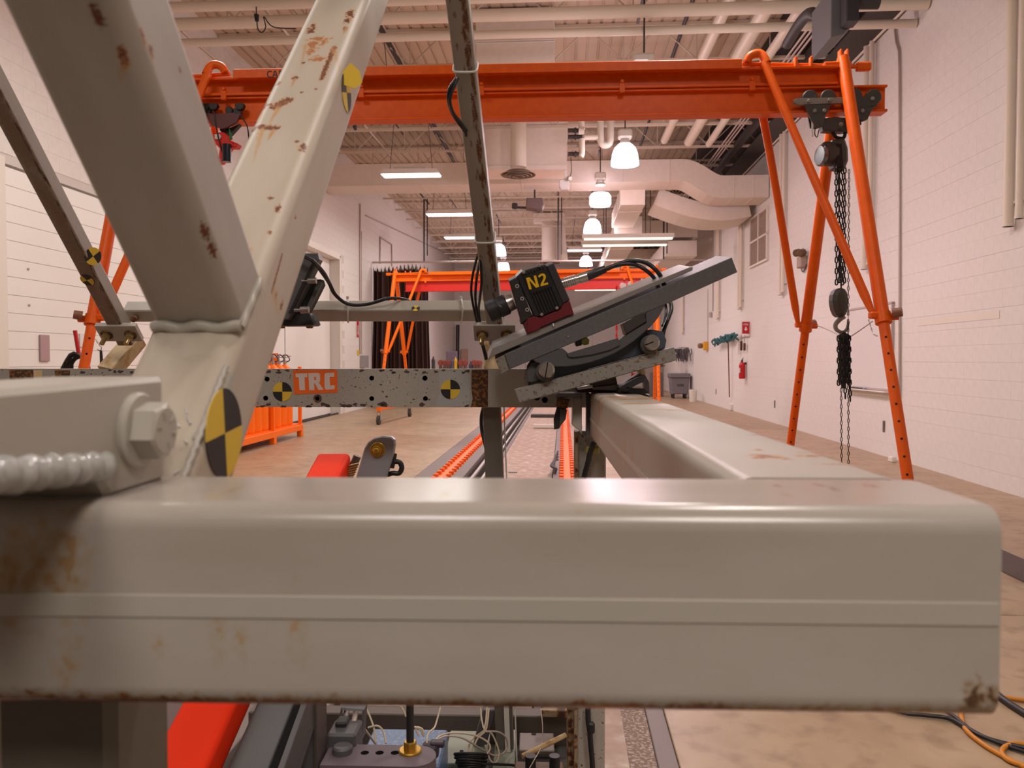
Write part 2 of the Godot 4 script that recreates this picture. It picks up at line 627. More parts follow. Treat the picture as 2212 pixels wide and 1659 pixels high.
func room() -> void:
	# floor slabs with open joints; the track lies in a gap between them
	var w := setting("floor")
	part("subfloor", S_().box(Vector3(-0.56, -0.4, -14.5), Vector3(11.6, 0.4, 58)), M.concrete)
	var zj := [14.0, 1.4, -4.6, -10.6, -16.6, -22.6, -28.6, -35.0, -43.2]
	for s in [[-6.2, -3.285], [-3.275, -1.83], [0.42, 5.1]]:
		for i in zj.size() - 1:
			part("slab", S_().box(Vector3((s[0] + s[1]) / 2, -0.1, (zj[i] + zj[i + 1]) / 2), Vector3(s[1] - s[0], 0.2, zj[i] - zj[i + 1] - 0.008), 0.004), M.floor)

	w = setting("wall_right")
	part("backing", S_().box(Vector3(RIGHT + 0.156, 3.55, -14.5), Vector3(0.3, 7.1, 57.4)), M.joint)
	block_wall(w, RIGHT + 0.006, -1.0, [], func(y, z): return y < 4.7 and z < -8.0 and z > -13.3)
	w = setting("wall_left")
	var d2 := 2.66 + EYE.y
	for s in [[NEAR, -8.05, 0.0, 7.1], [-8.05, -14.0, 3.55, 7.1], [-14.0, -14.45, 0.0, 7.1], [-14.45, -20.68, d2, 7.1], [-20.68, FAR, 0.0, 7.1]]:
		part("backing", S_().box(Vector3(LEFT - 0.156, (s[2] + s[3]) / 2, (s[0] + s[1]) / 2), Vector3(0.3, s[3] - s[2], s[0] - s[1])), M.joint)
	block_wall(w, LEFT - 0.006, 1.0, [[-8.0, -14.05, 3.65], [-14.4, -20.75, d2 + 0.1]], func(y, z): return z < -20.6 and z > -25.0 and y > 0.3)
	w = setting("wall_back")
	part("blockwork", S_().box(Vector3(-0.56, 3.55, FAR - 0.15), Vector3(11.4, 7.1, 0.3)), M.wall)
	part("panel_joint", S_().box(Vector3(-2.05, 2.6, FAR + 0.003), Vector3(0.05, 5.2, 0.012)), M.conduit)
	part("panel_joint", S_().box(Vector3(1.6, 2.6, FAR + 0.003), Vector3(0.05, 5.2, 0.012)), M.conduit)
	part("ledge", S_().box(Vector3(-0.56, 5.95, FAR + 0.06), Vector3(10.7, 0.12, 0.12), 0.01), M.trim)
	w = setting("wall_front")
	part("blockwork", S_().box(Vector3(-0.56, 3.55, NEAR + 0.15), Vector3(11.4, 7.1, 0.3)), M.wall)

	# ribbed steel deck, joists, roof
	w = setting("ceiling")
	part("roof", S_().box(Vector3(-0.56, DECK + 0.25, -14.5), Vector3(11.6, 0.3, 57.6)), M.deck)
	var dk := S_()
	var x := LEFT
	while x < RIGHT:
		var prof := [[0.0, 0.0], [0.15, 0.0], [0.16, 0.016], [0.19, 0.016], [0.2, 0.0]]
		for i in 4:
			var a := Vector3(x + prof[i][0], DECK + prof[i][1], NEAR)
			var b := Vector3(x + prof[i + 1][0], DECK + prof[i + 1][1], NEAR)
			var l := Vector3(0, 0, FAR - NEAR)
			dk.quad(a, b, b + l, a + l, Vector3(a.y - b.y if i % 2 else 0.0, -0.04, 0).normalized())
		x += 0.2
	part("deck", dk, M.deck)
	var chord := S_()
	for dz in [-0.03, 0.03]:
		chord.box(Vector3(-0.56, DECK - 0.03, dz), Vector3(10.7, 0.055, 0.045))
	var low := S_()
	for dz in [-0.025, 0.025]:
		low.box(Vector3(-0.56, DECK - 0.62, dz), Vector3(10.0, 0.045, 0.035))
	var web := S_()
	var k := 0
	var xx := LEFT + 0.35
	while xx < RIGHT - 0.5:
		var y0 := DECK - 0.05 if k % 2 == 0 else DECK - 0.61
		var y1 := DECK - 0.61 if k % 2 == 0 else DECK - 0.05
		web.cyl(Vector3(xx, y0, 0), Vector3(xx + 0.6, y1, 0), 0.013, -1, 6, false)
		if k % 2 == 0:
			web.cyl(Vector3(xx + 0.6, y1, 0), Vector3(xx + 0.6, y0, 0), 0.011, -1, 6, false)
		xx += 0.6
		k += 1
	var m1 := chord.mesh_of(M.joist)
	var m2 := low.mesh_of(M.joist)
	var m3 := web.mesh_of(M.joist)
	for i in 31:
		var j := Node3D.new()
		j.name = numbered(w, "roof_joist")
		w.add_child(j)
		j.position = Vector3(0, 0, 11.8 - i * 1.8)
		part_of("top_chord", m1, j)
		part_of("bottom_chord", m2, j)
		part_of("web", m3, j)
	# steel edge beam and unpainted strip along the right wall
	part("edge_beam", S_().box(Vector3(4.62, 6.62, -18.5), Vector3(0.35, 0.5, 49)).box(Vector3(4.55, 6.38, -18.5), Vector3(0.52, 0.03, 49)), M.girder)
	part("bare_strip", S_().box(Vector3(4.05, DECK - 0.012, -18.5), Vector3(1.0, 0.02, 49)), M.girder)

	# overhead door of flat ribbed panels at the left
	w = setting("door_1")
	for i in 18:
		part("door_panel", S_().box(Vector3(LEFT - 0.03, 0.098 + i * 0.1955, -11.02), Vector3(0.05, 0.1925, 5.96), 0.003), M.door_panel)
	part("door_back", S_().box(Vector3(LEFT - 0.11, 1.78, -11.02), Vector3(0.1, 3.56, 6.0)), M.joint)
	part("door_jamb", S_().box(Vector3(LEFT + 0.02, 1.8, -7.9), Vector3(0.1, 3.6, 0.24), 0.008), M.trim)
	part("door_jamb", S_().box(Vector3(LEFT + 0.03, 1.8, -14.12), Vector3(0.14, 3.6, 0.2), 0.008), M.trim)
	part("latch_plate", S_().box(W(95, 752, LEFT) + Vector3(0.008, 0, 0), Vector3(0.02, 0.305, 0.165), 0.006), M.mauve, null, "mauve steel plate")
	part("notice", S_().box(W(178, 735, LEFT) + Vector3(0.006, 0, 0), Vector3(0.012, 0.17, 0.12), 0.003), M.white)
	for q in [[61, 581], [63, 659]]:
		part("bolt_head", S_().knob(W(q[0], q[1], LEFT), Vector3.RIGHT, 0.014, 0.012, 0.004, 10), M.conduit)
	# sliding door set back in the left wall
	w = setting("door_2")
	for s in [[-14.45, -17.23], [-17.27, -20.68]]:
		part("door_leaf", S_().box(Vector3(LEFT - 0.28, d2 / 2 + 0.01, (s[0] + s[1]) / 2), Vector3(0.06, d2 - 0.02, s[0] - s[1] - 0.01), 0.004), M.door_panel)
	part("meeting_strip", S_().box(Vector3(LEFT - 0.285, d2 / 2, -17.25), Vector3(0.06, d2, 0.035)), M.iron)
	part("door_back", S_().box(Vector3(LEFT - 0.36, d2 / 2, -17.56), Vector3(0.06, d2 + 0.1, 6.3)), M.joint)
	part("door_head", S_().box(Vector3(LEFT - 0.12, d2 + 0.03, -17.56), Vector3(0.3, 0.06, 6.3)), M.trim)
	part("architrave", S_().box(Vector3(LEFT + 0.012, d2 / 2, -20.75), Vector3(0.03, d2 + 0.2, 0.14), 0.004), M.trim)
	part("architrave", S_().box(Vector3(LEFT + 0.012, d2 + 0.09, -17.6), Vector3(0.03, 0.14, 6.3), 0.004), M.trim)
	part("floor_guide", S_().box(Vector3(LEFT - 0.05, 0.02, -17.56), Vector3(0.03, 0.04, 6.2)), M.iron)
	part("door_stop", S_().knob(Vector3(LEFT + 0.06, 0.03, -15.4), Vector3.UP, 0.07, 0.07, 0.02, 12), M.conduit)


func down_light(at: Vector3, c: Color, e: float, size: float, parent: Node, cone: float) -> void:
	var l := SpotLight3D.new()
	l.spot_angle = cone
	l.spot_angle_attenuation = 0.8 if cone > 60.0 else 0.25
	l.spot_range = 60.0
	l.spot_attenuation = 2.0
	l.light_color = c
	l.light_energy = e * 0.62
	l.light_size = size
	l.shadow_enabled = true
	l.name = numbered(parent, "lamp_light")
	parent.add_child(l)
	l.position = at
	l.rotation_degrees.x = -90
	if cone < 60.0:
		return
	var o := OmniLight3D.new()
	o.light_color = c
	o.light_energy = e * 0.42
	o.light_size = size
	o.omni_range = 60.0
	o.omni_attenuation = 2.0
	o.shadow_enabled = true
	o.name = numbered(parent, "lamp_glow")
	parent.add_child(o)
	o.position = at


func high_bay(x: float, d: float, y: float, e: float, label: String, bowl := false, cone := 78.0) -> void:
	var at := Vector3(x, y, -d)
	thing("high_bay_lamp", label, "ceiling lamp", at, "high bay lamps hung in rows from the roof")
	var bell := S_()
	if bowl:
		bell.lathe(at, Vector3.UP, [[0.225, -0.12], [0.25, -0.08], [0.25, 0.1], [0.2, 0.17], [0.1, 0.19]], 24)
	else:
		bell.lathe(at, Vector3.UP, [[0.262, -0.02], [0.268, 0.0], [0.262, 0.06], [0.24, 0.2], [0.2, 0.3], [0.13, 0.37], [0.07, 0.4]], 24)
	part("bell", bell, M.lamp)
	var hood := S_().cyl(at + Vector3(0, 0.36, 0), at + Vector3(0, 0.42, 0), 0.12, 0.1, 16)
	hood.cyl(at + Vector3(-0.07, 0.4, 0), at + Vector3(-0.07, 0.5, 0), 0.02, -1, 8)
	hood.cyl(at + Vector3(0.07, 0.4, 0), at + Vector3(0.07, 0.5, 0), 0.02, -1, 8)
	part("ballast_housing", hood.box(at + Vector3(0, 0.56, 0), Vector3(0.26, 0.17, 0.24), 0.03), M.trim)
	var rod := S_().cyl(at + Vector3(0, 0.63, 0), Vector3(x, DECK - 0.6, -d), 0.012, -1, 8)
	part("hanger", rod.box(Vector3(x, DECK - 0.6, -d), Vector3(0.04, 0.03, 1.9)), M.iron)
	down_light(Vector3(0, -0.16, 0), Color(1.0, 0.878, 0.905) if d > 9.0 else Color(1.0, 0.965, 0.925), e, 0.22 if cone > 60.0 else 0.7, cur, cone)


func troffer(x: float, d: float, y: float, e: float, label: String) -> void:
	var at := Vector3(x, y, -d)
	thing("fluorescent_fixture", label, "ceiling lamp", at, "fluorescent fixtures hung along the left side")
	var h := S_().box(at + Vector3(0, 0.1, 0), Vector3(0.7, 0.06, 0.2), 0.02)
	h.prism([Vector2(-0.62, 0), Vector2(0.62, 0), Vector2(0.56, 0.1), Vector2(-0.56, 0.1)], Transform3D(Basis.IDENTITY, at + Vector3(0, -0.02, 0.16)), 0.32, 0.0)
	part("reflector", h, M.trim)
	part("diffuser", S_().box(at + Vector3(0, -0.02, 0), Vector3(1.23, 0.05, 0.31), 0.02), M.tube_light)
	for s: float in [-0.45, 0.45]:
		var rd := S_().cyl(at + Vector3(s, 0.1, 0), Vector3(x + s * 0.8, DECK - 0.6, -d), 0.006, -1, 6)
		part("hanger", rd.box(Vector3(x + s * 0.8, DECK - 0.6, -d), Vector3(0.02, 0.02, 1.9)), M.iron)
	var l := AreaLight3D.new()
	l.area_size = Vector2(1.2, 0.3)
	l.light_color = Color(1, 0.985, 0.95) if d > 15.0 else Color(1.0, 0.975, 0.93)
	l.light_energy = e
	l.area_range = 60.0
	l.shadow_enabled = true
	l.name = "tube_light"
	cur.add_child(l)
	l.position = Vector3(0, -0.06, 0)
	l.rotation_degrees.x = -90


func lamps() -> void:
	high_bay(1.17, 15.2, EYE.y + 3.72, 7.0, "largest glowing bell lamp, hanging right of the white duct")
	high_bay(0.86, 18.55, EYE.y + 3.7, 7.0, "glowing bowl lamp on a long black rod below the largest bell lamp", true)
	high_bay(0.86, 23.4, EYE.y + 3.75, 9.0, "glowing bell lamp just below the glowing bowl lamp")
	high_bay(0.93, 32.4, EYE.y + 3.85, 8.0, "small glowing bell lamp above the far gantry, right of the number camera")
	high_bay(-2.3, 28.2, EYE.y + 3.75, 7.0, "glowing bell lamp half hidden behind the rusty upright")
	high_bay(-2.5, 33.0, EYE.y + 3.75, 7.0, "glowing bell lamp just right of the rusty upright, above the far gantry")
	high_bay(1.1, 11.0, EYE.y + 3.52, 9.0, "lamp hidden behind the near gantry beam, only its ballast showing above")
	high_bay(1.05, 6.6, EYE.y + 3.85, 6.0, "bell lamp above the near gantry, out of the picture")
	high_bay(1.05, 2.2, EYE.y + 3.85, 4.0, "bell lamp high above the sled, out of the picture")
	high_bay(-0.6, -2.75, EYE.y + 3.85, 11.0, "left bell lamp behind the sled, out of the picture", false, 58.0)
	high_bay(1.3, -2.75, EYE.y + 3.85, 16.0, "right bell lamp behind the sled, out of the picture", false, 58.0)
	troffer(-3.19, 16.5, EYE.y + 3.9, 8.0, "largest bright fluorescent fixture, left of the rusty upright")
	troffer(-3.03, 21.0, EYE.y + 3.9, 7.0, "second bright fluorescent fixture, below the largest one")
	troffer(-3.15, 25.0, EYE.y + 3.9, 6.0, "third bright fluorescent fixture, its end behind the rusty upright")
	troffer(0.77, 28.5, EYE.y + 3.95, 6.0, "bright fluorescent fixture below the pale twin strip light")
	troffer(-3.1, 12.0, EYE.y + 3.9, 7.0, "fluorescent fixture hidden behind the near gantry beam")
	troffer(-3.1, 7.5, EYE.y + 3.9, 8.0, "fluorescent fixture above the left door, out of the picture")
	troffer(-3.1, 3.0, EYE.y + 3.9, 6.0, "fluorescent fixture above the sled, out of the picture")
	# two long strip fixtures with bare tubes
	for s in [[22.4, 3.3, 1.77], [36.5, 3.25, 1.75]]:
		var far: bool = s[0] > 30
		var at := Vector3(s[2], EYE.y + s[1], -s[0])
		thing("strip_light", "pale twin strip light hanging across the room " + ("beneath the far gantry beam" if far else "below the right ducts"), "strip light", at)
		for q in [-0.62, 0.62]:
			part("housing", S_().box(at + Vector3(0, 0.05, q), Vector3(2.5, 0.05, 0.16), 0.01).box(at + Vector3(0, 0.11, q), Vector3(2.5, 0.07, 0.06)), M.trim)
			for t in [-0.05, 0.05]:
				part("tube", S_().cyl(at + Vector3(-1.2, 0.0, q + t), at + Vector3(1.2, 0.0, q + t), 0.019, -1, 8), M.strip_light)
		for q: float in [-1.0, 1.0]:
			var rods := S_()
			rods.cyl(at + Vector3(q * 0.6, 0.12, 0.62), Vector3(s[2] + q * 0.6, DECK - 0.62, -s[0] + 0.62), 0.012, -1, 6)
			rods.cyl(at + Vector3(q * 0.6, 0.12, -0.62), Vector3(s[2] + q * 0.6, DECK - 0.62, -s[0] - 0.62), 0.012, -1, 6)
			rods.box(Vector3(s[2] + q * 0.6, DECK - 0.62, -s[0]), Vector3(0.04, 0.02, 2.2))
			part("hanger", rods, M.iron)
		var l := AreaLight3D.new()
		l.area_size = Vector2(2.4, 0.12)
		l.light_color = Color(1, 0.99, 0.9)
		l.light_energy = 1.5
		l.area_range = 60.0
		l.shadow_enabled = true
		l.name = "tube_light"
		cur.add_child(l)
		l.position = Vector3(0, -0.06, 0.62)
		l.rotation_degrees.x = -90


# ---------------------------------------------------------------- track in the floor
func track() -> void:
	var rl := -50.0
	var st := thing("sled_track", "long floor track of steel edges and orange toothed plates running down the hall", "track", Vector3(-0.7, -0.2, -18))
	var z0 := 4.0
	var zm := (z0 - 42.8) / 2
	var zl := z0 + 42.8
	part("edge_plate", S_().box(Vector3(-1.705, -0.1, zm), Vector3(0.24, 0.2, zl), 0.004), M.track_steel)
	part("orange_plate", S_().box(Vector3(-1.48, -0.1, zm), Vector3(0.2, 0.2, zl), 0.003), M.rail_orange)
	part("edge_plate", S_().box(Vector3(-1.30, -0.095, zm), Vector3(0.15, 0.2, zl), 0.004), M.track_steel)
	part("rail", S_().box(Vector3(-1.15, -0.12, zm), Vector3(0.06, 0.16, zl), 0.012), M.steel)
	part("rail", S_().box(Vector3(-1.03, -0.13, zm), Vector3(0.05, 0.14, zl), 0.012), M.steel)
	part("trough", S_().box(Vector3(-1.1, -0.21, zm), Vector3(0.32, 0.03, zl)), M.girder)
	part("edge_plate", S_().box(Vector3(-0.93, -0.12, zm), Vector3(0.06, 0.16, zl), 0.004), M.track_steel)
	part("bed", S_().box(Vector3(-0.52, -0.13, zm), Vector3(0.78, 0.16, zl)), M.concrete)
	part("edge_plate", S_().box(Vector3(-0.075, -0.1, zm), Vector3(0.09, 0.2, zl), 0.004), M.track_steel)
	part("orange_plate", S_().box(Vector3(0.055, -0.1, zm), Vector3(0.17, 0.2, zl), 0.003), M.rail_orange)
	part("speckled_strip", S_().box(Vector3(0.29, -0.1, zm), Vector3(0.1, 0.195, zl)), M.speckled)
	part("pale_strip", S_().box(Vector3(0.19, -0.1, zm), Vector3(0.1, 0.198, zl)), M.concrete)
	part("edge_plate", S_().box(Vector3(0.38, -0.1, zm), Vector3(0.075, 0.2, zl), 0.004), M.track_steel)
	var tooth := S_().box(Vector3(0, 0.02, 0), Vector3(0.055, 0.05, 0.09), 0.006).mesh_of(M.orange)
	var rest: Array[Transform3D] = []
	for xx in [-1.56, -1.405, -0.015, 0.125]:
		for i in 138:
			var z := -8.6 - i * 0.25
			var step := z if xx < -1.0 else -8.6 - i * 0.25
			if i < 74:
				var o := part_of("tooth", tooth)
				o.position = Vector3(xx, 0, step) - base
			else:
				rest.append(Transform3D(Basis.IDENTITY, Vector3(xx, 0, step)))
	var mm := MultiMesh.new()
	mm.transform_format = MultiMesh.TRANSFORM_3D
	mm.mesh = tooth
	mm.instance_count = rest.size()
	for i in rest.size():
		mm.set_instance_transform(i, rest[i])
	var f := MultiMeshInstance3D.new()
	f.multimesh = mm
	f.name = "tooth_rows"
	f.position = -base
	f.set_meta("kind", "stuff")
	st.add_child(f)
	single("floor_cover", S_().box(Vector3(3.165, 0.004, -8), Vector3(0.33, 0.012, 24), 0.003), M.rug, "grey flat cover strip on the floor at the right edge of the photo", "cover strip")
	single("crossbar", S_().box(Vector3(-0.37, 0.0, -17.2), Vector3(0.54, 0.08, 0.12), 0.01), M.trim, "short white bar lying across the track bed", "bar")
	single("crossbar", S_().box(Vector3(-0.5, -0.01, -20.5), Vector3(0.66, 0.08, 0.3), 0.01), M.girder, "dark plate lying across the track bed, farther down the hall", "bar")
	var cb_ := S_()
	var g := R(1200, 1012, 10.0)
	for k in 4:
		cb_.sweep(curve([R(1205, 975 + k * 6, 11.0 - k * 0.1) , R(1196 + k, 995, 10.4), R(1190 + k * 2, 1006 + k, 10.1), g]), 0.014, 6)
	cb_.sweep(curve([g, g + Vector3(-0.02, -0.1, 0.05), g + Vector3(0.03, -0.2, 0.1)]), 0.03, 6)
	single("cable_tail", cb_, M.iron, "dark cable bundle drooping onto the track bed beside the right orange plate", "cable")


# ---------------------------------------------------------------- portable gantries
func gantry(label: String, zc: float, turn: float, xl: float, xr: float, top: float, spread: float, mm: Material, lower: Material, upper_end: float, lower_end: float, writing: String, skew: float) -> Dictionary:
	var c := (xl + xr) / 2
	var at := Vector3(c, 0, -zc)
	var o := thing("gantry_crane", label, "gantry crane", at)
	o.rotation.y = deg_to_rad(turn)
	var hl := (xr - xl) / 2
	# upper beam with cap channel, lower running beam
	var deep := 1.12 if zc > 10.0 else 1.0
	var yb := top - 0.385 * deep
	var y_mid := top - 0.18 * deep
	var ub := S_()
	var u0 := -hl - 0.05
	var u1 := hl - 0.05 + upper_end
	ub.box(at + Vector3((u0 + u1) / 2, top - 0.042, 0), Vector3(u1 - u0, 0.02, 0.17), 0.003)
	ub.box(at + Vector3((u0 + u1) / 2, (top - 0.042 + y_mid) / 2, 0), Vector3(u1 - u0, top - 0.06 - y_mid, 0.02))
	ub.box(at + Vector3((u0 + u1) / 2, y_mid + 0.01, 0), Vector3(u1 - u0, 0.02, 0.17), 0.003)
	part("upper_beam", ub, mm)
	var cap := S_()
	var k0 := -hl + 0.86
	var k1 := hl - 0.82
	cap.box(at + Vector3((k0 + k1) / 2, top, 0), Vector3(k1 - k0, 0.016, 0.30), 0.003)
	for s: float in [-1.0, 1.0]:
		cap.box(at + Vector3((k0 + k1) / 2, top - 0.03, s * 0.146), Vector3(k1 - k0, 0.072, 0.014), 0.003)
	var cp := part("cap_channel", cap, mm)
	if writing:
		var tm := TextMesh.new()
		var font := SystemFont.new()
		font.font_names = PackedStringArray(["Droid Sans"])
		font.font_weight = 700
		tm.text = writing
		tm.font = font
		tm.font_size = 32
		tm.pixel_size = 0.0024
		tm.depth = 0.002
		tm.material = M.iron
		var w := part_of("lettering", tm, cp)
		w.position = at + Vector3(-hl + 2.12 if zc > 10 else -hl + 1.36, top - 0.042, 0.1535)
	var lb := S_()
	var l0 := -hl - 0.25 if zc < 10 else -hl + 0.25
	var l1 := hl + lower_end
	lb.box(at + Vector3((l0 + l1) / 2, y_mid - 0.012, 0), Vector3(l1 - l0, 0.018, 0.12), 0.003)
	lb.box(at + Vector3((l0 + l1) / 2, (y_mid + yb) / 2, 0), Vector3(l1 - l0, y_mid - yb - 0.02, 0.016))
	lb.box(at + Vector3((l0 + l1) / 2, yb, 0), Vector3(l1 - l0, 0.02, 0.13), 0.003)
	part("running_beam", lb, lower)
	for x in [-hl + 0.75, -hl + 1.9, 0.0, hl - 1.75, hl - 0.72]:
		var q := S_().box(at + Vector3(x, y_mid + 0.0, 0.075), Vector3(0.045, 0.075, 0.03), 0.004)
		q.knob(at + Vector3(x, y_mid + 0.055, 0.06), Vector3.BACK, 0.016, 0.03, 0.006, 8)
		part("beam_clamp", q, mm)
	for s: float in [-1.0, 1.0]:
		var ax: float = s * hl
		# head: pivot tube, lugs, tie rods
		var hd := S_().box(at + Vector3(ax - s * 0.05, top - 0.02, 0), Vector3(0.22, 0.05, 0.14), 0.01)
		hd.cyl(at + Vector3(ax + s * 0.18, top - 0.02, 0), at + Vector3(ax - s * 0.8, top - 0.0, 0.06), 0.018, -1, 8)
		for q in [0.0, 0.05]:
			hd.box(at + Vector3(ax - 0.02 + q, top + 0.06, 0.02), Vector3(0.022, 0.1, 0.06), 0.008)
			hd.box(at + Vector3(ax - s * (0.26 + q * 2.4), top - 0.0, 0.06), Vector3(0.022, 0.09, 0.05), 0.006)
		hd.box(at + Vector3(ax + s * 0.17, top - 0.02, 0), Vector3(0.12, 0.07, 0.05), 0.012)
		part("head_bracket", hd, mm)
		for f: float in [1.0, -1.0]:
			var a := at + Vector3(ax, top + 0.04, f * 0.03)
			var foot := at + Vector3(ax + s * 0.02 + f * skew, 0.36, f * spread)
			var col := a.lerp(foot, 0.6)
			var up := S_().cyl(a, a.lerp(foot, 0.61), 0.047, -1, 16)
			part("upright", up, mm)
			var lo := part("leg", S_().cyl(a.lerp(foot, 0.59), foot, 0.037, -1, 16), mm)
			var hs := S_()
			var dir := (foot - a).normalized()
			var side := (EYE - foot)
			side = (side - dir * side.dot(dir)).normalized()
			for k in 11:
				var hp := a.lerp(foot, 0.645 + k * 0.033)
				hs.cyl(hp - side * 0.02, hp + side * 0.0378, 0.0085, -1, 8)
			part("pin_hole", hs, M.hole, lo).set_meta("kind", "stuff")
			# collar with locking screw
			var cl := S_().cyl(col - dir * 0.03, col + dir * 0.05, 0.056, -1, 16)
			cl.cyl(col, col + Vector3(s * 0.10, -0.0, f * 0.02), 0.026, -1, 10)
			cl.box(col + Vector3(-s * 0.06, 0.01, 0), Vector3(0.07, 0.05, 0.06), 0.01)
			var clp := part("collar", cl, mm)
			part("screw_head", S_().cyl(col + Vector3(s * 0.05, 0.02, f * 0.05), col + Vector3(s * 0.10, 0.03, f * 0.08), 0.036, 0.032, 14), mat(Color(0.52, 0.33, 0.25), 0.5), clp)
			# brace from the beam, bent over at its top, down to the collar
			var bx: float = ax - s * 0.685
			var e := col + Vector3(-s * 0.07, 0.02, 0)
			var b0 := at + Vector3(bx + s * 0.02, top + 0.06, f * 0.1)
			var p := [at + Vector3(bx - s * 0.08, top + 0.01, f * 0.08), at + Vector3(bx - s * 0.05, top + 0.055, f * 0.09), b0, b0.lerp(e, 0.05) + Vector3(s * 0.01, 0.02, 0), b0.lerp(e, 0.12), b0.lerp(e, 0.93)]
			if f < 0.0:
				p = [at + Vector3(bx, yb + 0.1, -0.1), b0.lerp(e, 0.2), b0.lerp(e, 0.93)]
			part("brace", S_().sweep(curve(p, 5), 0.033, 12).sweep([b0.lerp(e, 0.93), b0.lerp(e, 0.97), e], 0.033, 12, 0.018), mm)
			# foot with caster
			part("foot_sleeve", S_().rtube(foot + Vector3(0, -0.06, 0), foot + Vector3(0, 0.1, 0), 0.09, 0.09, Vector3.RIGHT, 0.01), mm)
			var w := S_().cyl(foot + Vector3(-0.028, -0.255, f * 0.03), foot + Vector3(0.028, -0.255, f * 0.03), 0.105, -1, 20)
			var fk := S_()
			for q in [-0.04, 0.04]:
				fk.box(foot + Vector3(q, -0.17, f * 0.02), Vector3(0.008, 0.2, 0.06), 0.002)
			fk.box(foot + Vector3(0, -0.072, 0), Vector3(0.1, 0.014, 0.1), 0.003)
			fk.cyl(foot + Vector3(-0.05, -0.255, f * 0.03), foot + Vector3(0.05, -0.255, f * 0.03), 0.014, -1, 8)
			var cs := part("caster_fork", fk, M.steel)
			part("caster_wheel", w, M.girder, cs)
		part("base_tube", S_().rtube(at + Vector3(ax + s * 0.02 - skew, 0.36, -spread), at + Vector3(ax + s * 0.02 + skew, 0.36, spread), 0.085, 0.085, Vector3.UP, 0.012), mm)
	return {"at": at, "hl": hl, "top": top, "yb": yb, "node": o}


func gantries() -> void:
	gantry("nearer, larger orange gantry crane, its beam crossing in front of the ceiling ducts", 6.5, 0.6, -3.55, 2.22, 3.81, 1.25, M.orange, M.orange, 0.0, 0.34, "CAP 5000 LB", 0.05)
	# collar guy ropes, label, hook
	thing("pull_hook", "small steel hook on a chain with a black handle below the left clamp plate", "hook", R(217, 790, 6.0))
	part("chain", S_().chain(R(206, 732, 6.0), R(214, 745, 6.0), 0.02, 0.014, 0.0025).chain(R(214, 745, 6.0), R(222, 732, 6.0), 0.02, 0.014, 0.0025), M.conduit)
	part("hook", S_().sweep(curve([R(214, 745, 6.0), R(219, 750, 6.0), R(217, 757, 6.0), R(210, 755, 6.0)]), 0.004, 6), M.steel)
	part("handle", S_().cyl(R(218, 757, 6.0), R(220, 792, 6.0), 0.01, 0.014, 10), M.black)
	var c0 := R(1890, 690, 5.8)
	var h0 := R(1838, 722, 6.5)
	single("guy_rope", S_().sweep(curve([R(1885, 694, 5.85), R(1860, 712, 6.2), R(1839, 726, 6.42)]), 0.004, 5), M.conduit, "thin wire tying the hoist chain to the right front leg of the near gantry", "wire")
	single("guy_rope", S_().sweep(curve([R(1765, 703, 7.1), R(1790, 713, 6.8), R(1808, 722, 6.55)]), 0.004, 5), M.conduit, "thin wire tying the hoist chain to the right rear leg of the near gantry", "wire")
	single("pin_chain", S_().chain(R(1876, 690, 5.72), R(1886, 722, 5.7), 0.016, 0.012, 0.002).chain(R(1886, 722, 5.7), R(1899, 728, 5.68), 0.016, 0.012, 0.002), M.conduit, "fine safety chain hanging from the right front collar of the near gantry", "chain")
	single("leg_label", S_().prism(outline(pts([1889, 616, 1909, 613, 1913, 646, 1893, 648]), Transform3D(Basis.IDENTITY, Vector3(0, EYE.y, -5.86)), false), Transform3D(Basis.IDENTITY, Vector3(0, EYE.y, -5.86)), 0.03, 0.0), M.cream, "weathered paper label wrapped on the right front leg of the near gantry", "label")
	gantry("farther orange gantry crane with a red lower beam, behind the number camera", 18.3, -4.4, -3.98, 2.12, 3.50, 1.25, M.orange_far, M.orange_red, 0.0, -0.35, "CAP 5000 LB", 0.0)


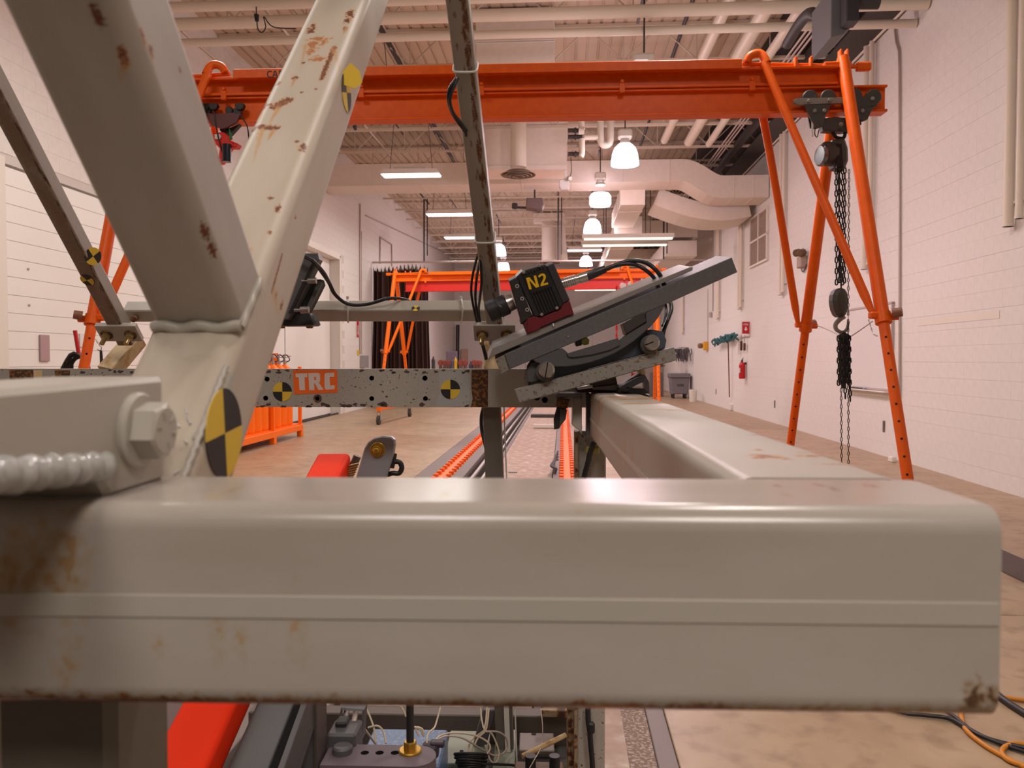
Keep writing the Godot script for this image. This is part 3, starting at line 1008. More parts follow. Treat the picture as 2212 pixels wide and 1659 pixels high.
func trolleys() -> void:
	# chain hoist trolley on the right end of the near gantry beam
	var d := 6.40
	thing("beam_trolley", "dark grey four wheel trolley riding the right end of the near gantry beam", "trolley", R(1815, 290, 6.5))
	for c in [[1747, 214], [1786, 213], [1842, 210], [1884, 212]]:
		for z: float in [6.445, 6.555]:
			part("wheel", S_().knob(R(c[0], c[1], z), Vector3.BACK if z < 6.5 else Vector3.FORWARD, 0.062, 0.04, 0.008, 20), M.trolley)
	part("bumper_bar", plate([1714, 216, 1722, 212, 1822, 210, 1826, 222, 1726, 226, 1716, 222], d, 0.03, false), M.bar)
	part("wheel_bar", plate([1830, 210, 1896, 206, 1898, 218, 1893, 230, 1836, 232], d, 0.03, false), M.trolley)
	part("side_plate", plate([1738, 226, 1796, 225, 1783, 250, 1779, 272, 1763, 278, 1752, 258], d, 0.02, false), M.trolley)
	part("side_plate", plate([1742, 235, 1760, 240, 1763, 278, 1750, 276], 6.6, 0.02, false), M.trolley)
	part("side_plate", plate([1844, 232, 1888, 228, 1874, 258, 1864, 262, 1853, 255], d, 0.02, false), M.trolley)
	part("load_bar", plate([1773, 256, 1805, 252, 1860, 256, 1862, 268, 1840, 282, 1820, 284, 1778, 282], 6.46, 0.08, false, 0.006), M.trolley)
	part("load_shackle", S_().sweep(curve([R(1796, 282, 6.5), R(1806, 296, 6.5), R(1822, 298, 6.5), R(1826, 284, 6.5)]), 0.014, 8), M.chain)
	part("inspection_tag", plate([1753, 262, 1757, 262, 1757, 296, 1753, 294], d + 0.005, 0.003, false, 0.0), M.white, null, "small white tag with a green end")
	part("retaining_loop", S_().sweep(curve([R(1761, 275, 6.4), R(1760, 290, 6.4), R(1765, 296, 6.4), R(1769, 280, 6.4)]), 0.004, 5), M.chain)
	for c in [[1747, 219], [1791, 217], [1759, 240], [1780, 240], [1884, 214], [1862, 240], [1816, 269]]:
		part("bolt_head", S_().knob(R(c[0], c[1], d + 0.0), Vector3.BACK, 0.016, 0.02, 0.004, 6), M.bar)
	# the hoist that hangs from it
	thing("chain_hoist", "dark manual chain hoist with doubled heavy chains hanging inside the near gantry's right legs", "hoist", R(1815, 860, 6.5))
	part("body", plate([1800, 300, 1826, 297, 1833, 318, 1834, 345, 1826, 366, 1803, 360, 1797, 330], 6.44, 0.13, false, 0.02), M.trolley)
	part("hand_wheel_cover", S_().knob(R(1800, 333, 6.5), Vector3(-1, 0, 0.2), 0.095, 0.10, 0.02, 24), M.trolley)
	part("wheel_face", S_().knob(R(1777, 336, 6.46), Vector3(-1, 0, 0.25), 0.085, 0.03, 0.012, 24), mat(Color(0.5, 0.5, 0.53), 0.2, 0.8))
	part("chain_guide", plate([1806, 310, 1820, 310, 1824, 362, 1808, 362], 6.41, 0.03, false, 0.006), M.chain)
	var ch := S_()
	for q in [[1806, 364, 1807, 625, 6.47], [1813, 360, 1813, 622, 6.5], [1820, 364, 1820, 624, 6.47], [1825, 362, 1824, 622, 6.53], [1810, 362, 1817, 624, 6.55]]:
		ch.chain(R(q[0], q[1], q[4]), R(q[2], q[3], q[4]), 0.044, 0.034, 0.0058)
	part("load_chain", ch, M.chain).set_meta("kind", "stuff")
	var hc := S_()
	for q in [[1834, 366, 1832, 690, 6.45], [1832, 690, 1833, 1010, 6.45], [1817, 838, 1818, 1012, 6.45]]:
		hc.chain(R(q[0], q[1], q[4]), R(q[2], q[3], q[4]), 0.033, 0.022, 0.0032)
	part("hand_chain", hc, M.chain).set_meta("kind", "stuff")
	part("bottom_block", plate([1801, 648, 1802, 636, 1806, 627, 1813, 622, 1821, 621, 1828, 624, 1833, 632, 1835, 645, 1835, 660, 1833, 672, 1829, 680, 1823, 684, 1815, 684, 1809, 679, 1804, 668, 1802, 658], 6.44, 0.12, false, 0.03), M.trolley)
	part("hook", S_().sweep(curve([R(1823, 683, 6.5), R(1814, 690, 6.5), R(1805, 701, 6.5), R(1807, 712, 6.5), R(1819, 718, 6.5), R(1829, 711, 6.5), R(1833, 695, 6.5)], 5), 0.022, 10, 0.01), M.bar)
	var bn := S_()
	var ends := [838, 832, 840, 846, 862, 836, 842, 868]
	for k in 8:
		var a := R(1811 + k * 3.4, 718 + absf(k - 3.5) * 2.0, 6.42 + (k % 3) * 0.045)
		bn.chain(a, R(1811.5 + k * 3.6, ends[k], 6.42 + (k % 3) * 0.045), 0.044, 0.034, 0.0058)
	part("spare_chain", bn, M.chain).set_meta("kind", "stuff")
	# powered hoist at the left end
	thing("powered_hoist", "red powered hoist with black plugs and cables seen between the two big diagonal tubes", "hoist", R(488, 350, 6.5))
	for c in [[441, 228], [459, 228], [516, 228]]:
		var pg := part("plug", plate([c[0] - 10, c[1] - 1, c[0] - 8, c[1] - 5, c[0] + 9, c[1] - 5, c[0] + 11, c[1] - 1, c[0] + 8, c[1] + 6, c[0] + 2, c[1] + 9, c[0] - 5, c[1] + 8], 6.38, 0.04, false, 0.004), M.black)
		part("plug_cord", S_().sweep(curve([R(c[0], c[1] + 7, 6.4), R(c[0] + 5, c[1] + 22, 6.4), R(c[0] + (8 if c[0] < 500 else 18), c[1] + 45, 6.4), R(c[0] + (14 if c[0] < 500 else 22), c[1] + 75, 6.42), R(c[0] + 24, c[1] + 110, 6.45)]), 0.006, 6), M.rubber, pg)
	part("trolley_plate", plate([444, 240, 458, 246, 494, 244, 522, 240, 512, 262, 492, 274, 480, 278, 456, 270], 6.4, 0.03, false), M.grease)
	for c in [[450, 240], [497, 240], [514, 242]]:
		part("wheel", S_().knob(R(c[0], c[1], 6.43), Vector3.BACK, 0.032, 0.03, 0.006, 14), M.black)
	part("arm", plate([478, 270, 496, 276, 518, 268, 498, 290, 486, 296, 474, 280], 6.45, 0.05, false), M.black)
	part("frame", plate([460, 288, 482, 284, 492, 292, 498, 304, 514, 310, 510, 318, 496, 318, 488, 330, 478, 350, 470, 352, 474, 320, 460, 306], 6.44, 0.08, false, 0.006), mat(Color(0.85, 0.13, 0.06), 0.4))
	part("handle_window", plate([463, 290, 474, 289, 477, 295, 474, 301, 464, 300], 6.425, 0.01, false), M.wall)
	part("motor", S_().cyl(R(490, 312, 6.42), R(490, 350, 6.42), 0.036, -1, 16), mat(Color(0.16, 0.17, 0.2), 0.2, 0.6))
	part("green_strap", plate([494, 276, 500, 288, 502, 300, 496, 304, 495, 290], 6.4, 0.006, false), mat(Color(0.1, 0.4, 0.18), 0.6))
	# small trolley on the far gantry
	thing("beam_trolley", "grey wheeled trolley with a red hoist chain on the far gantry beam", "trolley", R(1350, 640, 17.8))
	for c in [[1345, 618], [1362, 615], [1378, 616], [1392, 616]]:
		part("wheel", S_().knob(R(c[0], c[1], 17.9), Vector3.BACK, 0.075, 0.04, 0.008, 16), M.conduit)
	part("side_plate", plate([1340, 616, 1352, 612, 1356, 630, 1350, 642, 1344, 634], 17.85, 0.03, false), M.conduit)
	part("hoist_chain", S_().chain(R(1332, 618, 17.9), R(1332, 790, 17.9), 0.09, 0.06, 0.014), M.red)


# ---------------------------------------------------------------- ducts and pipes under the roof
func duct_run(sh: Sh, path: Array, w: float, h: float) -> void:
	# box duct of height h (in the path's plane) and width w along z, following a path in the xy plane
	var last := []
	for i in path.size():
		var d: Vector3 = (path[mini(i + 1, path.size() - 1)] - path[maxi(i - 1, 0)]).normalized()
		var u := Vector3(-d.y, d.x, 0)
		var z := Vector3(0, 0, w / 2)
		var c := [path[i] + u * h / 2 + z, path[i] + u * h / 2 - z, path[i] - u * h / 2 - z, path[i] - u * h / 2 + z]
		if last.size():
			var ns := [u, Vector3(0, 0, -1), -u, Vector3(0, 0, 1)]
			for k in 4:
				sh.quad(last[k], last[(k + 1) % 4], c[(k + 1) % 4], c[k], ns[k])
		if i == 0 or i == path.size() - 1:
			sh.quad(c[0], c[1], c[2], c[3], -d if i == 0 else d)
		last = c


func straps(at: Array, sh: Sh) -> void:
	for a in at:
		sh.box(a[0], a[1], 0.004)


func ducts() -> void:
	# big trunk over the middle with a drop and diffuser
	var _o := thing("supply_duct", "huge white box duct hanging over the middle of the hall behind the near gantry beam", "duct", R(1130, 380, 17.2))
	part("upper_box", S_().box(Vector3(-0.77, EYE.y + 4.95, -13.2), Vector3(1.25, 1.2, 1.2), 0.01), M.duct)
	part("seam", S_().box(Vector3(-0.77, EYE.y + 4.05 + 1.0, -12.58), Vector3(1.27, 0.03, 0.03), 0.004), M.trim)
	part("seam", S_().box(Vector3(-0.77, EYE.y + 5.02, -12.585), Vector3(1.26, 0.02, 0.02), 0.004), M.trim)
	var lo := S_()
	var pr := [Vector2(-1.92, 5.4), Vector2(-1.92, 4.07), Vector2(0.07, 4.07), Vector2(0.1, 5.4)]
	lo.prism(pr, Transform3D(Basis.IDENTITY, Vector3(0, EYE.y, -17.0)), 0.85, 0.01)
	part("lower_box", lo, M.duct)
	part("rim", S_().box(Vector3(-0.92, EYE.y + 4.16, -16.99), Vector3(2.0, 0.02, 0.03), 0.004), M.trim)
	part("drop_pipe", S_().cyl(Vector3(-0.93, EYE.y + 5.3, -16.4), Vector3(-0.93, EYE.y + 3.98, -16.4), 0.165, -1, 24), M.pipe)
	var df := S_()
	for k in 4:
		var r: float = 0.37 - k * 0.08
		df.lathe(Vector3(-0.93, EYE.y + 3.83 - k * 0.012, -16.4), Vector3.UP, [[r, 0.0], [r - 0.012, -0.012], [r * 0.62, 0.075]], 28)
	part("diffuser", df, mat(Color(0.50, 0.44, 0.38), 0.6))
	# crosswise duct with the swan neck to the right wall
	thing("cross_duct", "white box duct crossing the hall, stepping down in a swan neck at the right wall", "duct", Vector3(0, EYE.y + 4, -19.0))
	var yc := EYE.y + 4.47
	var path := [Vector3(LEFT + 0.02, yc, -19.4), Vector3(2.55, yc, -19.4)]
	for k in 9:
		var t := k / 8.0
		path.append(Vector3(2.8 + t * 0.95, yc - 0.2 * (1 - cos(t * PI)), -19.4))
	path.append(Vector3(4.0, yc - 0.4, -19.4))
	path.append(Vector3(RIGHT - 0.02, yc - 0.4, -19.4))
	var dr := S_()
	duct_run(dr, path, 0.95, 0.52)
	part("run", dr, M.duct)
	for xx in [-4.6, -3.4, -2.2, -1.0, 0.2, 1.4, 2.5]:
		part("seam", S_().box(Vector3(xx, yc, -19.4), Vector3(0.016, 0.535, 0.965), 0.003), M.duct)
	for xx in [4.0, 4.45]:
		part("seam", S_().box(Vector3(xx, yc - 0.4, -19.4), Vector3(0.016, 0.535, 0.965), 0.003), M.duct)
	# elbow hanging below at the right
	thing("duct_elbow", "white curved duct elbow under the swan neck beside the louvred wall vent", "duct", R(1560, 480, 20.8))
	var eb := S_()
	var ep := []
	for k in 11:
		var t := k / 10.0
		ep.append(Vector3(2.35 + t * 2.3, EYE.y + 4.12 - 0.42 * sin(t * PI * 0.72), -20.9))
	duct_run(eb, ep, 1.5, 0.42)
	part("elbow", eb, M.duct)
	# long runs down the hall
	var spec := [
		["branch_duct", "short white duct stub ending in a pale mouth above the bowl lamp's right side", Vector3(1.72, EYE.y + 4.05, -21.5), Vector3(0.62, 0.42, 3.4)],
		["return_duct", "long white box duct running down the hall just right of the bell lamps", Vector3(1.95, EYE.y + 3.98, -33.0), Vector3(0.75, 0.5, 19.0)],
		["return_duct", "long white box duct nearest the right wall in the far half of the hall", Vector3(3.75, EYE.y + 3.55, -34.0), Vector3(1.0, 0.5, 17.0)],
		["cross_branch", "pale cross duct joining the two long ducts, nearer one", Vector3(3.2, EYE.y + 4.2, -26.0), Vector3(2.2, 0.55, 0.7)],
		["cross_branch", "pale cross duct joining the two long ducts, farther one behind the strip light", Vector3(3.1, EYE.y + 3.95, -31.0), Vector3(2.4, 0.6, 0.8)],
	]
	for s in spec:
		thing(s[0], s[1], "duct", s[2])
		part("box", S_().box(s[2], s[3], 0.01), M.duct)
		var k := 0.9
		while k < s[3].z - 0.3:
			part("seam", S_().box(s[2] + Vector3(0, 0, s[3].z / 2 - k), Vector3(s[3].x + 0.03, s[3].y + 0.03, 0.03), 0.004), M.duct)
			k += 2.4
	# far drop with diffuser over the number camera
	thing("duct_drop", "white round drop pipe with a brown round diffuser just above the number camera", "duct", Vector3(-0.2, EYE.y + 3.9, -30))
	part("drop_pipe", S_().cyl(Vector3(-0.55, EYE.y + 5.5, -30), Vector3(-0.55, EYE.y + 3.75, -30), 0.26, -1, 24), M.duct)
	part("side_box", S_().prism([Vector2(-0.3, 5.3), Vector2(-0.3, 3.8), Vector2(0.18, 3.8), Vector2(0.04, 5.3)], Transform3D(Basis.IDENTITY, Vector3(0, EYE.y, -30.1)), 0.5, 0.01), M.duct)
	part("collar", S_().box(Vector3(-0.52, EYE.y + 5.35, -30), Vector3(1.2, 0.3, 0.8), 0.02), M.duct)
	part("diffuser", S_().lathe(Vector3(-0.5, EYE.y + 3.66, -30), Vector3.UP, [[0.4, 0.0], [0.4, 0.02], [0.22, 0.1]], 24), mat(Color(0.42, 0.32, 0.27), 0.6))
	# loudspeaker-like unit heater box, projector-like white box
	thing("ceiling_speaker", "grey wedge shaped loudspeaker hanging under the cross duct", "loudspeaker", R(1155, 450, 19.5))
	part("cabinet", plate([1137, 427, 1172, 427, 1175, 441, 1171, 450, 1160, 452, 1136, 449], 19.2, 0.35, false, 0.02), mat(Color(0.42, 0.36, 0.35), 0.6))
	part("bracket", S_().cyl(R(1113, 448, 19.3), R(1137, 449, 19.3), 0.03, -1, 8).box(R(1112, 445, 19.3), Vector3(0.14, 0.14, 0.1), 0.02).cyl(R(1155, 427, 19.3), R(1155, 410, 19.3), 0.02, -1, 8), M.iron)
	thing("security_light", "small white box with a chrome lamp on the corner of the white duct", "lamp", R(1218, 400, 16.9))
	part("housing", plate([1208, 388, 1224, 385, 1231, 398, 1228, 409, 1212, 410, 1207, 402], 16.85, 0.15, false, 0.02), M.white)
	part("lamp_head", S_().knob(R(1229, 385, 16.8), Vector3(0.3, -0.3, 1), 0.05, 0.1, 0.01, 14), M.conduit)
	part("stem", S_().box(R(1222, 378, 17.02), Vector3(0.05, 0.2, 0.06), 0.004), M.white)
	part("cord", S_().sweep(curve([R(1229, 383, 16.9), R(1234, 372, 16.9), R(1233, 340, 16.9)]), 0.008, 5), M.iron)
	# insulated pipe manifold beside the duct
	thing("pipe_manifold", "white lagged pipes with dark valves and a hairpin loop beside the white duct", "pipes", R(1280, 310, 15.5))
	var pd := 15.6
	part("loop_pipe", S_().sweep(curve([R(1297, 200, pd), R(1297, 285, pd), R(1299, 308, pd), R(1308, 313, pd), R(1317, 308, pd), R(1319, 285, pd), R(1319, 200, pd)], 6), 0.068, 14), M.pipe)
	part("riser", S_().sweep(curve([R(1255, 200, pd), R(1256, 262, pd), R(1257, 280, pd)], 5), 0.062, 12).sweep([R(1250, 283, pd), R(1262, 283, pd)], 0.085, 12), M.pipe)
	part("branch", S_().sweep([R(1262, 296, pd), R(1292, 296, pd)], 0.055, 12).sweep(curve([R(1257, 300, pd), R(1257, 330, pd), R(1254, 338, pd)]), 0.06, 12), M.pipe)
	for q in [[1227, 282, 1250, 282], [1227, 296, 1258, 296], [1227, 333, 1250, 333]]:
		part("valve", S_().sweep([R(q[0], q[1], pd), R(q[2], q[3], pd)], 0.04, 10).cyl(R(q[0] + 14, q[1], pd), R(q[0] + 18, q[1], pd), 0.06, -1, 12), M.iron)


func overhead_pipes() -> void:
	# pipes across the hall near the top of the picture
	var y := EYE.y + 4.72
	for k in 3:
		var dd: float = [10.6, 10.9, 11.25][k]
		var r: float = [0.07, 0.085, 0.06][k]
		single("cross_pipe", S_().cyl(Vector3(LEFT + 0.02, y + [0.1, 0.0, -0.12][k], -dd), Vector3(RIGHT - 0.02, y + [0.1, 0.0, -0.12][k], -dd), r, -1, 14), M.pipe, ["upper white pipe crossing the hall at the top of the photo", "thick middle white pipe crossing the hall at the top of the photo", "lower white pipe crossing the hall at the top of the photo"][k], "pipe", "pipes crossing the hall")
	# lagged pipes running down the hall on the right
	var sx := [[2.3, 5.0, 0.085], [2.85, 4.95, 0.105], [3.3, 4.9, 0.075]]
	for k in 3:
		var s: Array = sx[k]
		single("lagged_pipe", S_().cyl(Vector3(s[0], EYE.y + s[1], 4), Vector3(s[0], EYE.y + s[1], -18.3), s[2], -1, 14), M.pipe, ["left white lagged pipe running down the hall under the right roof", "thickest white lagged pipe running down the hall under the right roof", "right white lagged pipe running down the hall under the right roof"][k], "pipe", "lagged pipes under the right roof")
	for k in 3:
		single("conduit", S_().cyl(Vector3(3.5 + k * 0.07, EYE.y + 4.75, 4), Vector3(3.5 + k * 0.07, EYE.y + 4.75, -24), 0.017, -1, 8), M.conduit, ["leftmost of three thin conduits beside the lagged pipes", "middle of three thin conduits beside the lagged pipes", "rightmost of three thin conduits beside the lagged pipes"][k], "conduit", "thin conduits beside the lagged pipes")
	single("black_pipe", S_().cyl(Vector3(4.05, EYE.y + 5.0, 4), Vector3(4.05, EYE.y + 5.0, -40), 0.1, -1, 12), M.iron, "thick dark pipe running along the right wall just below the roof", "pipe")
	single("black_pipe", S_().cyl(Vector3(-2.95, EYE.y + 5.35, 4), Vector3(-2.95, EYE.y + 5.35, -40), 0.045, -1, 10), M.iron, "thin dark sprinkler pipe running down the hall on the left", "pipe")
	single("black_pipe", S_().cyl(Vector3(1.9, EYE.y + 5.3, -6), Vector3(1.9, EYE.y + 5.3, -20), 0.03, -1, 10), M.iron, "thin dark pipe under the roof right of the big white duct", "pipe")
	single("conduit", S_().cyl(Vector3(-4.4, EYE.y + 5.2, 4), Vector3(-4.4, EYE.y + 5.2, -20), 0.02, -1, 8), M.pipe, "thin white conduit under the roof at the left, plug hanging from it", "conduit")
	single("hanging_plug", S_().cyl(R(554, 32, 10.5), R(555, 46, 10.5), 0.035, 0.025, 12).sweep(curve([R(555, 46, 10.5), R(557, 62, 10.5), R(566, 70, 10.5), R(574, 58, 10.5), R(570, 36, 10.55), R(590, 58, 10.5), R(640, 62, 10.6)]), 0.008, 6).sweep([R(554, 34, 10.5), R(553, 0, 10.6)], 0.008, 6), M.rubber, "black plug and looped cord hanging from the roof at the left", "plug")
	single("hanging_plug", S_().cyl(R(766, 272, 14), R(768, 281, 14), 0.04, 0.02, 10).sweep([R(767, 272, 14), R(764, 255, 14), R(762, 235, 14), R(760, 98, 14)], 0.01, 5), M.rubber, "small black plug hanging below the near gantry beam beside the big tube", "plug")
	# dark air heater at the upper right
	thing("unit_heater", "dark grey box heater and flue under the roof at the upper right", "heater", R(1820, 80, 9.6))
	part("case", plate([1796, -30, 1850, -30, 1850, 46, 1822, 74, 1795, 80], 9.3, 0.7, false, 0.01), M.heater)
	part("side_box", plate([1829, -30, 1856, -30, 1856, 44, 1829, 44], 9.05, 0.2, false, 0.01), mat(Color(0.17, 0.17, 0.185), 0.5))
	part("flue", S_().cyl(R(1850, 4, 9.2), R(1898, 4, 9.2), 0.08, -1, 14), M.iron)
	part("elbow_pipe", S_().sweep(curve([R(1795, 66, 9.7), R(1776, 44, 9.9), R(1752, 28, 10.2), R(1728, 50, 10.6), R(1700, 96, 11.2)], 6), 0.07, 12), M.iron)
	single("beam_clip_light", S_().box(R(1385, 126, 10.9), Vector3(0.2, 0.1, 0.1), 0.02), M.white, "pale junction box just above the near gantry beam", "junction box")
	# curtain rail with its hangers and the curtain
	var rz := -24.3
	var ry := EYE.y + 3.03
	thing("curtain_rail", "thin grey rail crossing the hall above the far gantry", "rail", Vector3(0, ry, rz))
	part("rail", S_().cyl(Vector3(LEFT + 0.02, ry, rz), Vector3(RIGHT - 0.02, ry, rz), 0.03, -1, 10), M.conduit)
	for xx in [-4.3, -0.15, 3.05]:
		part("hanger", S_().cyl(Vector3(xx, ry, rz), Vector3(xx, DECK - 0.6, rz), 0.025, -1, 8).cyl(Vector3(xx + 0.1, ry + 0.2, rz), Vector3(xx + 0.1, DECK - 0.6, rz), 0.018, -1, 8).box(Vector3(xx + 0.05, DECK - 0.6, rz), Vector3(0.14, 0.03, 0.04)).box(Vector3(xx, DECK - 0.6, rz), Vector3(0.04, 0.03, 1.9)), M.iron)
	var cu := S_()
	var x0 := -6.02 + 0.12
	var prev := []
	var n := 220
	for i in n + 1:
		var t := float(i) / n
		var fold := sin(t * TAU * 13.0 + 1.6 * sin(t * 19.0)) * 0.085 + 0.02 * sin(t * 91.0)
		var sag := 0.05 + 0.24 * pow(absf(sin(t * PI * 14.0)), 0.7) + 0.05 * sin(t * 7.0)
		var cx := x0 + t * 1.72
		var rowp := []
		for j in 9:
			var v := j / 8.0
			var yy := lerpf(ry - 0.03 - sag * (0.8 if i % 4 else 0.4), 0.05, v)
			rowp.append(Vector3(cx + (t - 0.5) * 0.22 * v * v, yy, rz + fold * (0.7 + 0.5 * v)))
		if prev.size():
			for j in 8:
				var nn: Vector3 = (rowp[j] - prev[j]).cross(prev[j + 1] - prev[j]).normalized()
				if nn.z < 0.0:
					nn = -nn
				cu.quad(prev[j], rowp[j], rowp[j + 1], prev[j + 1], nn)
		prev = rowp
	M.curtain.cull_mode = BaseMaterial3D.CULL_DISABLED
	single("curtain", cu, M.curtain, "dark brown pleated curtain hanging at the left behind the far gantry", "curtain")


# ---------------------------------------------------------------- on the right wall
func on_wall(px: float, py: float, out := 0.0) -> Vector3:
	return W(px, py, RIGHT) + Vector3(-out, 0, 0)


func right_wall() -> void:
	var wv := Vector3(-1, 0, 0)
	# vertical pipes in pairs
	for s in [[8.7, 490, 2192, "nearest the camera, at the right edge of the photo"], [12.74, 580, 1884, "behind the near gantry's right leg"], [17.57, 637, 1695, "left of the near gantry's rear leg"], [21.63, 668, 1604, "in the wall stretch above the green mop"], [24.7, 690, 1555, "farthest but one, over the yellow alarm"], [31.84, 722, 1478, "farthest, above the grey bin"]]:
		var bot: float = W(s[2], s[1], RIGHT).y
		thing("downpipe_pair", "pair of white vertical wall pipes " + s[3], "pipes", Vector3(RIGHT - 0.08, bot, -s[0]), "white pipe pairs on the right wall")
		for k in 2:
			var zz: float = -s[0] + [-0.1, 0.1][k]
			part("pipe", S_().cyl(Vector3(RIGHT - 0.075, bot + 0.05 * k, zz), Vector3(RIGHT - 0.075, 6.6, zz), 0.052 - 0.014 * k, -1, 14).knob(Vector3(RIGHT - 0.075, bot + 0.05 * k, zz), Vector3.UP, 0.06 - 0.014 * k, 0.03, 0.008, 14), M.pipe)
		part("bracket", S_().box(Vector3(RIGHT - 0.03, bot + 0.25, -s[0]), Vector3(0.05, 0.03, 0.3), 0.004), M.trim)
	for s in [[5.22, 0.035], [4.92, 0.025]]:
		single("wall_pipe", S_().cyl(Vector3(RIGHT - 0.06, EYE.y + s[0], 4), Vector3(RIGHT - 0.06, EYE.y + s[0], -30), s[1], -1, 10), M.pipe, "upper thin white pipe running along the top of the right wall" if s[1] > 0.03 else "lower thin white pipe running along the top of the right wall", "pipe", "pipes along the right wall")
	var c := []
	for q in [[1936, 20], [1937, 60], [1940, 90], [1946, 110], [1947, 160], [1947, 860]]:
		c.append(on_wall(q[0], q[1], 0.025))
	single("wall_conduit", S_().sweep(c, 0.018, 8), M.conduit, "thin grey conduit with a kink running down the right wall beside the whiteboard", "conduit")
	single("wall_conduit", S_().sweep([on_wall(1541, 470, 0.02), on_wall(1541, 672, 0.02)], 0.02, 8).box(on_wall(1538, 680, 0.05), Vector3(0.08, 0.16, 0.12), 0.01), M.conduit, "thin cord ending in a small grey outlet box on the far right wall", "conduit")
	single("wall_conduit", S_().sweep([on_wall(1530, 625, 0.02), on_wall(1530, 740, 0.02)], 0.012, 6), M.conduit, "thin conduit coming down to the yellow alarm", "conduit")
	# whiteboard
	var a := on_wall(1837, 670)
	var b := on_wall(1932, 655)
	var bo := EYE.y - 0.45
	var zc := (a.z + b.z) / 2
	var zw := b.z - a.z
	thing("whiteboard", "whiteboard with a grey frame and pen tray on the right wall behind the gantry leg", "whiteboard", Vector3(RIGHT, bo, zc))
	part("surface", S_().box(Vector3(RIGHT - 0.015, (a.y + bo) / 2, zc), Vector3(0.03, a.y - bo, zw)), mat(Color(0.90, 0.89, 0.88), 0.22))
	for q in [a.y, bo]:
		part("frame_rail", S_().box(Vector3(RIGHT - 0.022, q, zc), Vector3(0.044, 0.035, zw + 0.035), 0.005), mat(Color(0.72, 0.66, 0.65), 0.4))
	for q in [a.z, b.z]:
		part("frame_rail", S_().box(Vector3(RIGHT - 0.022, (a.y + bo) / 2, q), Vector3(0.044, a.y - bo, 0.035), 0.005), mat(Color(0.72, 0.66, 0.65), 0.4))
	part("pen_tray", S_().box(Vector3(RIGHT - 0.06, bo - 0.03, zc), Vector3(0.12, 0.02, zw * 0.96), 0.006).box(Vector3(RIGHT - 0.012, bo - 0.07, zc), Vector3(0.02, 0.09, zw)), M.trim)
	for k in 4:
		single("marker_pen", S_().cyl(Vector3(RIGHT - 0.07, bo - 0.008, a.z + 0.28 + k * 0.17), Vector3(RIGHT - 0.07, bo - 0.008, a.z + 0.40 + k * 0.17), 0.011, -1, 8), [M.black, M.black, M.iron, M.blue][k], ["black marker pen at the far end of the whiteboard tray", "second black marker pen on the whiteboard tray", "dark grey marker pen on the whiteboard tray", "blue marker pen nearest the camera on the whiteboard tray"][k], "marker pen", "pens on the whiteboard tray")
	# filled strip where a shelf was
	single("wall_batten", S_().box(on_wall(2063, 689, 0.003), Vector3(0.003, 0.09, 2.0), 0.001), mat(Color(0.875, 0.85, 0.81), 0.8), "pale yellowish strip on the right wall right of the whiteboard", "wall strip")
	# louvred vent, two by two
	thing("wall_vent", "brown louvred vent in a white frame high on the right wall", "vent", on_wall(1642, 580))
	var v0 := on_wall(1624, 475)
	var v1 := on_wall(1660, 560)
	var vc := (v0 + v1) / 2
	var vs := (v1 - v0).abs()
	part("backing", S_().box(vc + Vector3(-0.01, 0, 0), Vector3(0.03, vs.y, vs.z)), mat(Color(0.62, 0.55, 0.50), 0.8))
	for k in 3:
		part("frame_rail", S_().box(vc + Vector3(-0.03, vs.y * (k - 1) / 2.0, 0), Vector3(0.06, 0.05, vs.z + 0.05), 0.006), M.trim)
		part("frame_rail", S_().box(vc + Vector3(-0.03, 0, vs.z * (k - 1) / 2.0), Vector3(0.06, vs.y, 0.05 if k != 1 else 0.03), 0.006), M.trim)
	for k in 30:
		part("slat", S_().box(vc + Vector3(-0.03, -vs.y / 2 + 0.04 + k * (vs.y - 0.06) / 30.0, 0), Vector3(0.03, 0.006, vs.z), 0.0, Basis(Vector3.BACK, 0.6)), mat(Color(0.76, 0.69, 0.63), 0.6))
	# emergency light
	thing("emergency_light", "brown twin head emergency light with a cord on the right wall between the gantry legs", "lamp", on_wall(1741, 578))
	part("housing", S_().box(on_wall(1740, 566, 0.07), Vector3(0.14, 0.24, 0.26), 0.02), mat(Color(0.62, 0.53, 0.48), 0.6))
	for q in [1734, 1744]:
		part("lamp_head", S_().knob(on_wall(q, 545, 0.08), Vector3(-0.6, -0.2, 0.5), 0.075, 0.12, 0.02, 14), mat(Color(0.38, 0.27, 0.17), 0.5))
	part("cord", S_().sweep(curve([on_wall(1745, 572, 0.03), on_wall(1741, 584, 0.03), on_wall(1737, 587, 0.03), on_wall(1733, 578, 0.03)]), 0.01, 6), M.iron)
	# fire sign and extinguisher
	var fs := on_wall(1620, 708) + Vector3(-0.105, 0, 0)
	thing("fire_sign", "red sign reading FIRE with a white down arrow on the right wall", "sign", fs)
	part("plate", S_().box(fs, Vector3(0.205, 0.31, 0.012), 0.002), M.red)
	var tm := TextMesh.new()
	var font := SystemFont.new()
	font.font_names = PackedStringArray(["Droid Sans"])
	font.font_weight = 800
	tm.text = "FIRE"
	tm.font = font
	tm.font_size = 32
	tm.pixel_size = 0.0019
	tm.depth = 0.003
	tm.material = M.white
	var w := part_of("lettering", tm)
	w.position = Vector3(0, 0.085, 0.008)
	var pl := Transform3D(Basis.IDENTITY, fs + Vector3(0, 0, 0.0095))
	part("arrow", S_().prism(pts([-0.02, 0.02, 0.02, 0.02, 0.02, -0.03, 0.05, -0.03, 0, -0.085, -0.05, -0.03, -0.02, -0.03]), pl, 0.003), M.white)
	var stripes := S_()
